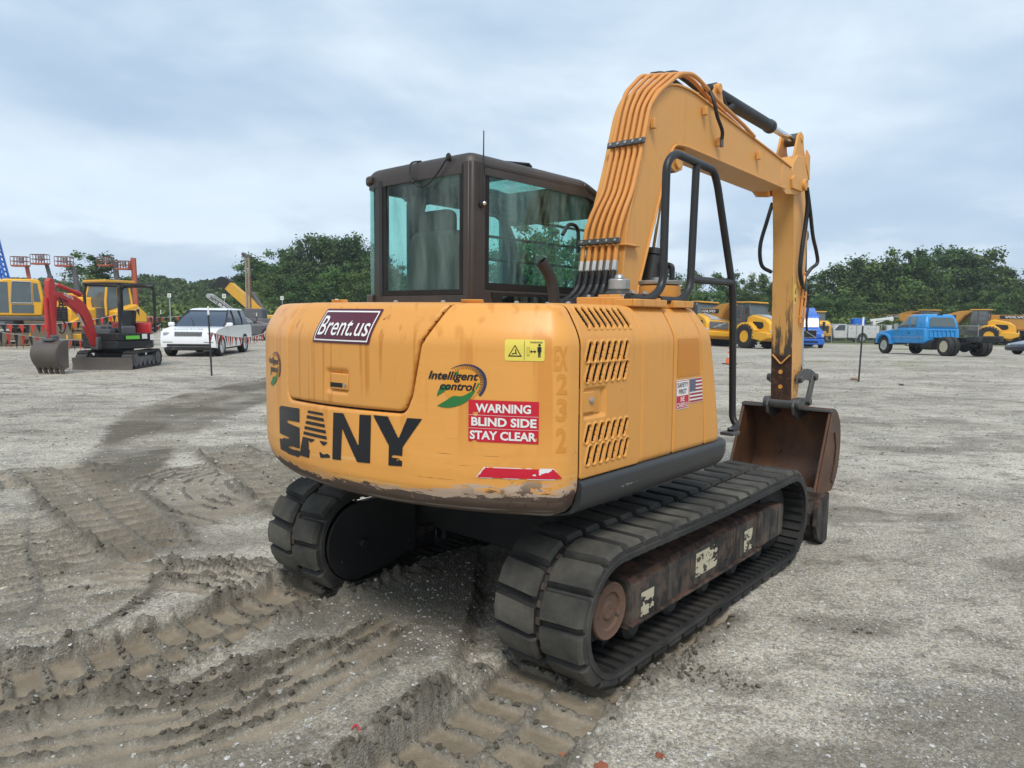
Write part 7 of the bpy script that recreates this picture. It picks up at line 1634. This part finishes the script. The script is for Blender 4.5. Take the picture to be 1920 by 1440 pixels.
# ---------------- trees
def leaf_mat(name, a, b):
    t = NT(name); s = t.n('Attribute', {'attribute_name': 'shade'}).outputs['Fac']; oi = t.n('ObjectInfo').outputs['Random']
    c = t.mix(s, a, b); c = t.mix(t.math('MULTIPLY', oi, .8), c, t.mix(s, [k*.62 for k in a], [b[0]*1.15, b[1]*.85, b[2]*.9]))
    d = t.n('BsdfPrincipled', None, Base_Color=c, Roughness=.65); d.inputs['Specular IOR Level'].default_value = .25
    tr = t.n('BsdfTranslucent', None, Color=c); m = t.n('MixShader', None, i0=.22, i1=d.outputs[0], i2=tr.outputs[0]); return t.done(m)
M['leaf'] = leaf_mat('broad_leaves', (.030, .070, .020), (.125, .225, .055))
M['leafl'] = leaf_mat('light_leaves', (.055, .105, .026), (.18, .28, .075))
M['leafd'] = leaf_mat('dark_leaves', (.022, .054, .020), (.085, .160, .046))
M['bark'] = paint('bark', (.10, .085, .068), .9, var=.3, bump=.4)
def crown_mesh(name, seed, nblob, nleaf, shape, mat, leaf=.30):
    """Leaf-sized faces gathered in clumps on an uneven crown of unit-ish proportions: height 1 (z 0.12..1), radius about 0.4."""
    r = np.random.RandomState(seed); C = []
    while len(C) < nblob:
        z = r.uniform(.14, .95); rad = shape(z)*(.55+.6*r.rand()); a = r.rand()*2*PI; q = math.sqrt(r.rand())
        C.append((rad*q*math.cos(a), rad*q*math.sin(a), z+.03*r.randn(), r.uniform(.055, .125)*(1.15-.4*z)))
    C = np.array(C); k = r.randint(0, nblob, nleaf); u = r.randn(nleaf, 3); u /= np.linalg.norm(u, axis=1)[:, None]
    rr_ = C[k, 3]*(r.rand(nleaf)**.45)*(1+.35*r.randn(nleaf).clip(-1, 1.5)); P = C[k, :3]+u*rr_[:, None]*np.array([1.15, 1.15, .85])
    n = u*.7+r.randn(nleaf, 3)*.6+np.array([0, 0, .5]); n /= np.linalg.norm(n, axis=1)[:, None]
    t = np.cross(n, r.randn(nleaf, 3)); t /= np.linalg.norm(t, axis=1)[:, None]; b = np.cross(n, t)
    s = leaf*.80*(.5+.9*r.rand(nleaf))[:, None]*.5; V = np.stack([P-t*s-b*s*.5, P+t*s*.2-b*s*.9, P+t*s+b*s*.3, P-t*s*.1+b*s*.8], 1).reshape(-1, 3)
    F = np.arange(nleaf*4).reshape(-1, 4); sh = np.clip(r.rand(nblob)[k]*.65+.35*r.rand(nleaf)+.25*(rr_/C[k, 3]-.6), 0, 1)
    return np_mesh(name, V, F, mat, False, {'shade': np.repeat(sh, 4)}), C
def trunk_mesh(name, seed, C):
    r = random.Random(seed); mb = MB(); mb.tube([(0, 0, -.03), (.004, .003, .12), (.012*r.uniform(-1, 1), .012*r.uniform(-1, 1), .4), (.02*r.uniform(-1, 1), 0, .75)], [.026, .019, .013, .005], 7)
    for i in range(min(14, len(C))):
        c = C[i*len(C)//14]; z = max(.12, c[2]*.6); mb.tube([(0, 0, z), (c[0]*.5, c[1]*.5, (z+c[2])/2+.02), tuple(c[:3])], [.008, .005, .002], 5)
    return mb.mesh(name, M['bark'])
round_ = lambda z: .40*math.sqrt(max(.02, 1-((z-.52)/.50)**2))
tall_ = lambda z: .27*math.sqrt(max(.02, 1-((z-.55)/.48)**2))
cone_ = lambda z: .30*max(.03, (1.02-z))**.75
wide_ = lambda z: .48*math.sqrt(max(.02, 1-((z-.45)/.55)**2))
KINDS_ = []
for i, (sh, mt, nb, nl, lf) in enumerate([(round_, 'leaf', 80, 14000, .034), (tall_, 'leaf', 60, 10500, .033), (wide_, 'leafd', 95, 15500, .034), (round_, 'leafl', 60, 9500, .036), (cone_, 'leafd', 55, 9500, .030), (wide_, 'leaf', 70, 11500, .036)]):
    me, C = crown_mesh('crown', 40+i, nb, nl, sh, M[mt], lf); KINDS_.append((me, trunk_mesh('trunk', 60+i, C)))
TREES = 'trees along the edge of the yard'
def tree(px, top, dist, k, wide=1.0, label=None, base=None, name='broadleaf_tree'):
    q = ray_at(px, 600, dist); g = float(gz(q[0], q[1])); h = ray_at(px, top, dist)[2]-g
    T = thing(name, label, 'tree', (q[0], q[1], g), rnd.uniform(0, 6.28), TREES); cr, tk = KINDS_[k]
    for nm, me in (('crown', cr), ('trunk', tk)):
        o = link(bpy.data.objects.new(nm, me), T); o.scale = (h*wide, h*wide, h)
    return T
GEN_L = 'dark broadleaf tree in the dense wood left of and behind the brown cab'
GEN_R = 'green broadleaf tree in the row behind the fence on the right'
GEN_M = 'broadleaf tree seen through the cab windows and past the boom'
tree(186, 476, 78, 0, 1.15, 'rounded dark tree standing alone behind the raised lift baskets')
tree(480, 478, 95, 1, 1.25, 'slender tree right behind the pale drill mast')
tree(592, 440, 88, 2, .9, 'tallest dark tree left of the brown cab')
tree(672, 444, 84, 2, .9, 'dark tree just touching the left side of the brown cab')
tree(668, 506, 74, 5, .9, 'lower leafy tree in front of the dark wood beside the cab')
for px, top, d, k, w in ((530, 474, 92, 0, 1.0), (555, 462, 96, 0, .9), (630, 450, 92, 0, .9), (505, 512, 84, 3, 1.0), (618, 505, 78, 5, 1.1), (560, 520, 80, 0, 1.1), (700, 470, 90, 2, 1.0), (645, 470, 86, 1, 1.2), (575, 490, 84, 2, 1.1)): tree(px, top, d, k, w, GEN_L)
for px, top, d, k, w in ((740, 498, 100, 0, 1.1), (800, 520, 105, 5, 1.1), (860, 505, 100, 2, 1.), (930, 500, 95, 0, 1.1), (1000, 418, 62, 0, 1.0), (1060, 445, 62, 3, .9), (955, 470, 70, 1, 1.1), (1110, 490, 90, 0, 1.1), (1180, 495, 95, 5, 1.1), (1240, 505, 95, 0, 1.0)): tree(px, top, d, k, w, GEN_M)
tree(1292, 508, 92, 3, .8, 'thin open tree seen inside the black handrail loop')
tree(1362, 512, 95, 0, 1.0, 'dark rounded tree between the handrail and the digger arm')
tree(1416, 512, 96, 3, .8, 'light feathery tree just left of the digger arm')
tree(1640, 476, 92, 1, 1.3, 'tall open tree with sky showing through its middle, above the white service truck')
tree(1700, 468, 90, 0, .95, 'broad tree with the highest crown above the blue truck cab')
tree(1770, 463, 93, 2, .85, 'dark full tree behind the blue truck and the dump truck')
tree(1818, 464, 94, 1, 1.3, 'upright pointed tree right of the highest broad crown')
tree(1888, 500, 96, 4, 1.0, 'cone-shaped tree near the right edge above the lettered dump body', name='conifer_tree')
for px, top, d, k, w in ((1330, 545, 88, 5, 1.1), (1400, 540, 88, 0, 1.2), (1450, 520, 94, 0, 1.0), (1500, 530, 94, 5, 1.0), (1535, 515, 95, 3, 1.0), (1575, 492, 94, 1, 1.4), (1605, 490, 96, 0, .9), (1560, 545, 86, 0, 1.2), (1620, 555, 85, 3, 1.2), (1670, 500, 92, 2, 1.0), (1690, 545, 85, 5, 1.2), (1740, 480, 92, 0, 1.0), (1755, 540, 85, 0, 1.2), (1800, 500, 92, 2, 1.0), (1845, 500, 94, 0, 1.0), (1860, 545, 86, 5, 1.1), (1915, 540, 90, 3, 1.1), (1940, 505, 95, 0, 1.1), (1985, 490, 95, 2, 1.1), (2040, 500, 95, 0, 1.2), (1270, 535, 92, 5, 1.1)): tree(px, top, d, k, w, GEN_R)
# far wood on the left hillside: one mass
def wood():
    r = np.random.RandomState(5); Vs, Fs, Sh = [], [], []; o = 0
    for px in np.linspace(-60, 760, 120):
        for row in range(3):
            d = 165-row*22+r.uniform(-8, 8); top = (532 if px < 240 else 526 if px < 640 else 528)+row*20+r.uniform(-7, 9)-5*math.sin(px*.03)
            q = ray_at(px+r.uniform(-4, 4), 600, d); h = ray_at(px, top, d)[2]; n = 800
            c = r.randn(n, 3)*np.array([2.3, 2.0, .0]); zz = r.rand(n)**.7; c[:, :2] *= np.sqrt(np.clip(1.05-zz**2.2, .02, 1))[:, None]; c[:, 2] = h*(.03+.97*zz)
            P = c+np.array([q[0], q[1], 0]); nn = r.randn(n, 3); nn /= np.linalg.norm(nn, axis=1)[:, None]; t = np.cross(nn, r.randn(n, 3)); t /= np.linalg.norm(t, axis=1)[:, None]; b = np.cross(nn, t); s = .20+.28*r.rand(n)[:, None]
            Vs.append(np.stack([P-t*s, P-b*s*.8, P+t*s, P+b*s*.8], 1).reshape(-1, 3)); Fs.append(np.arange(n*4).reshape(-1, 4)+o); o += n*4; Sh.append(np.repeat(np.clip(.25*r.rand()+.5*r.rand(n)+.15, 0, 1), 4))
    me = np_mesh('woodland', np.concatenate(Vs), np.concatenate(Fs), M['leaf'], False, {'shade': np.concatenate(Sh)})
    tag(link(bpy.data.objects.new('woodland', me)), kind='stuff')
wood()
def shrubs():
    r = np.random.RandomState(8); Vs, Fs, Sh = [], [], []; o = 0
    spots = [(px, 606-r.uniform(0, 4), 74+r.uniform(-4, 4), r.uniform(13, 24)) for px in np.linspace(255, 690, 46)]+[(px, 612, 82+r.uniform(-3, 3), r.uniform(14, 34)) for px in np.linspace(1240, 2050, 90)]
    for px, base, d, hp in spots:
        q = ray_at(px, 600, d); g = float(gz(q[0], q[1])); h = hp*d/1331+1.0; n = 300; c = r.randn(n, 3)*np.array([1.1, .9, 0]); zz = r.rand(n); c[:, 2] = h*zz*np.exp(-(c[:, 0]**2)*.15)
        P = c+np.array([q[0], q[1], g]); nn = r.randn(n, 3); nn /= np.linalg.norm(nn, axis=1)[:, None]; t = np.cross(nn, r.randn(n, 3)); t /= np.linalg.norm(t, axis=1)[:, None]; b = np.cross(nn, t); s = .12+.22*r.rand(n)[:, None]
        Vs.append(np.stack([P-t*s, P-b*s*.8, P+t*s, P+b*s*.8], 1).reshape(-1, 3)); Fs.append(np.arange(n*4).reshape(-1, 4)+o); o += n*4; Sh.append(np.repeat(np.clip(.3*r.rand()+.6*r.rand(n)+.1, 0, 1), 4))
    me = np_mesh('undergrowth', np.concatenate(Vs), np.concatenate(Fs), M['leafl'], False, {'shade': np.concatenate(Sh)}); tag(link(bpy.data.objects.new('undergrowth', me)), kind='stuff')
shrubs()
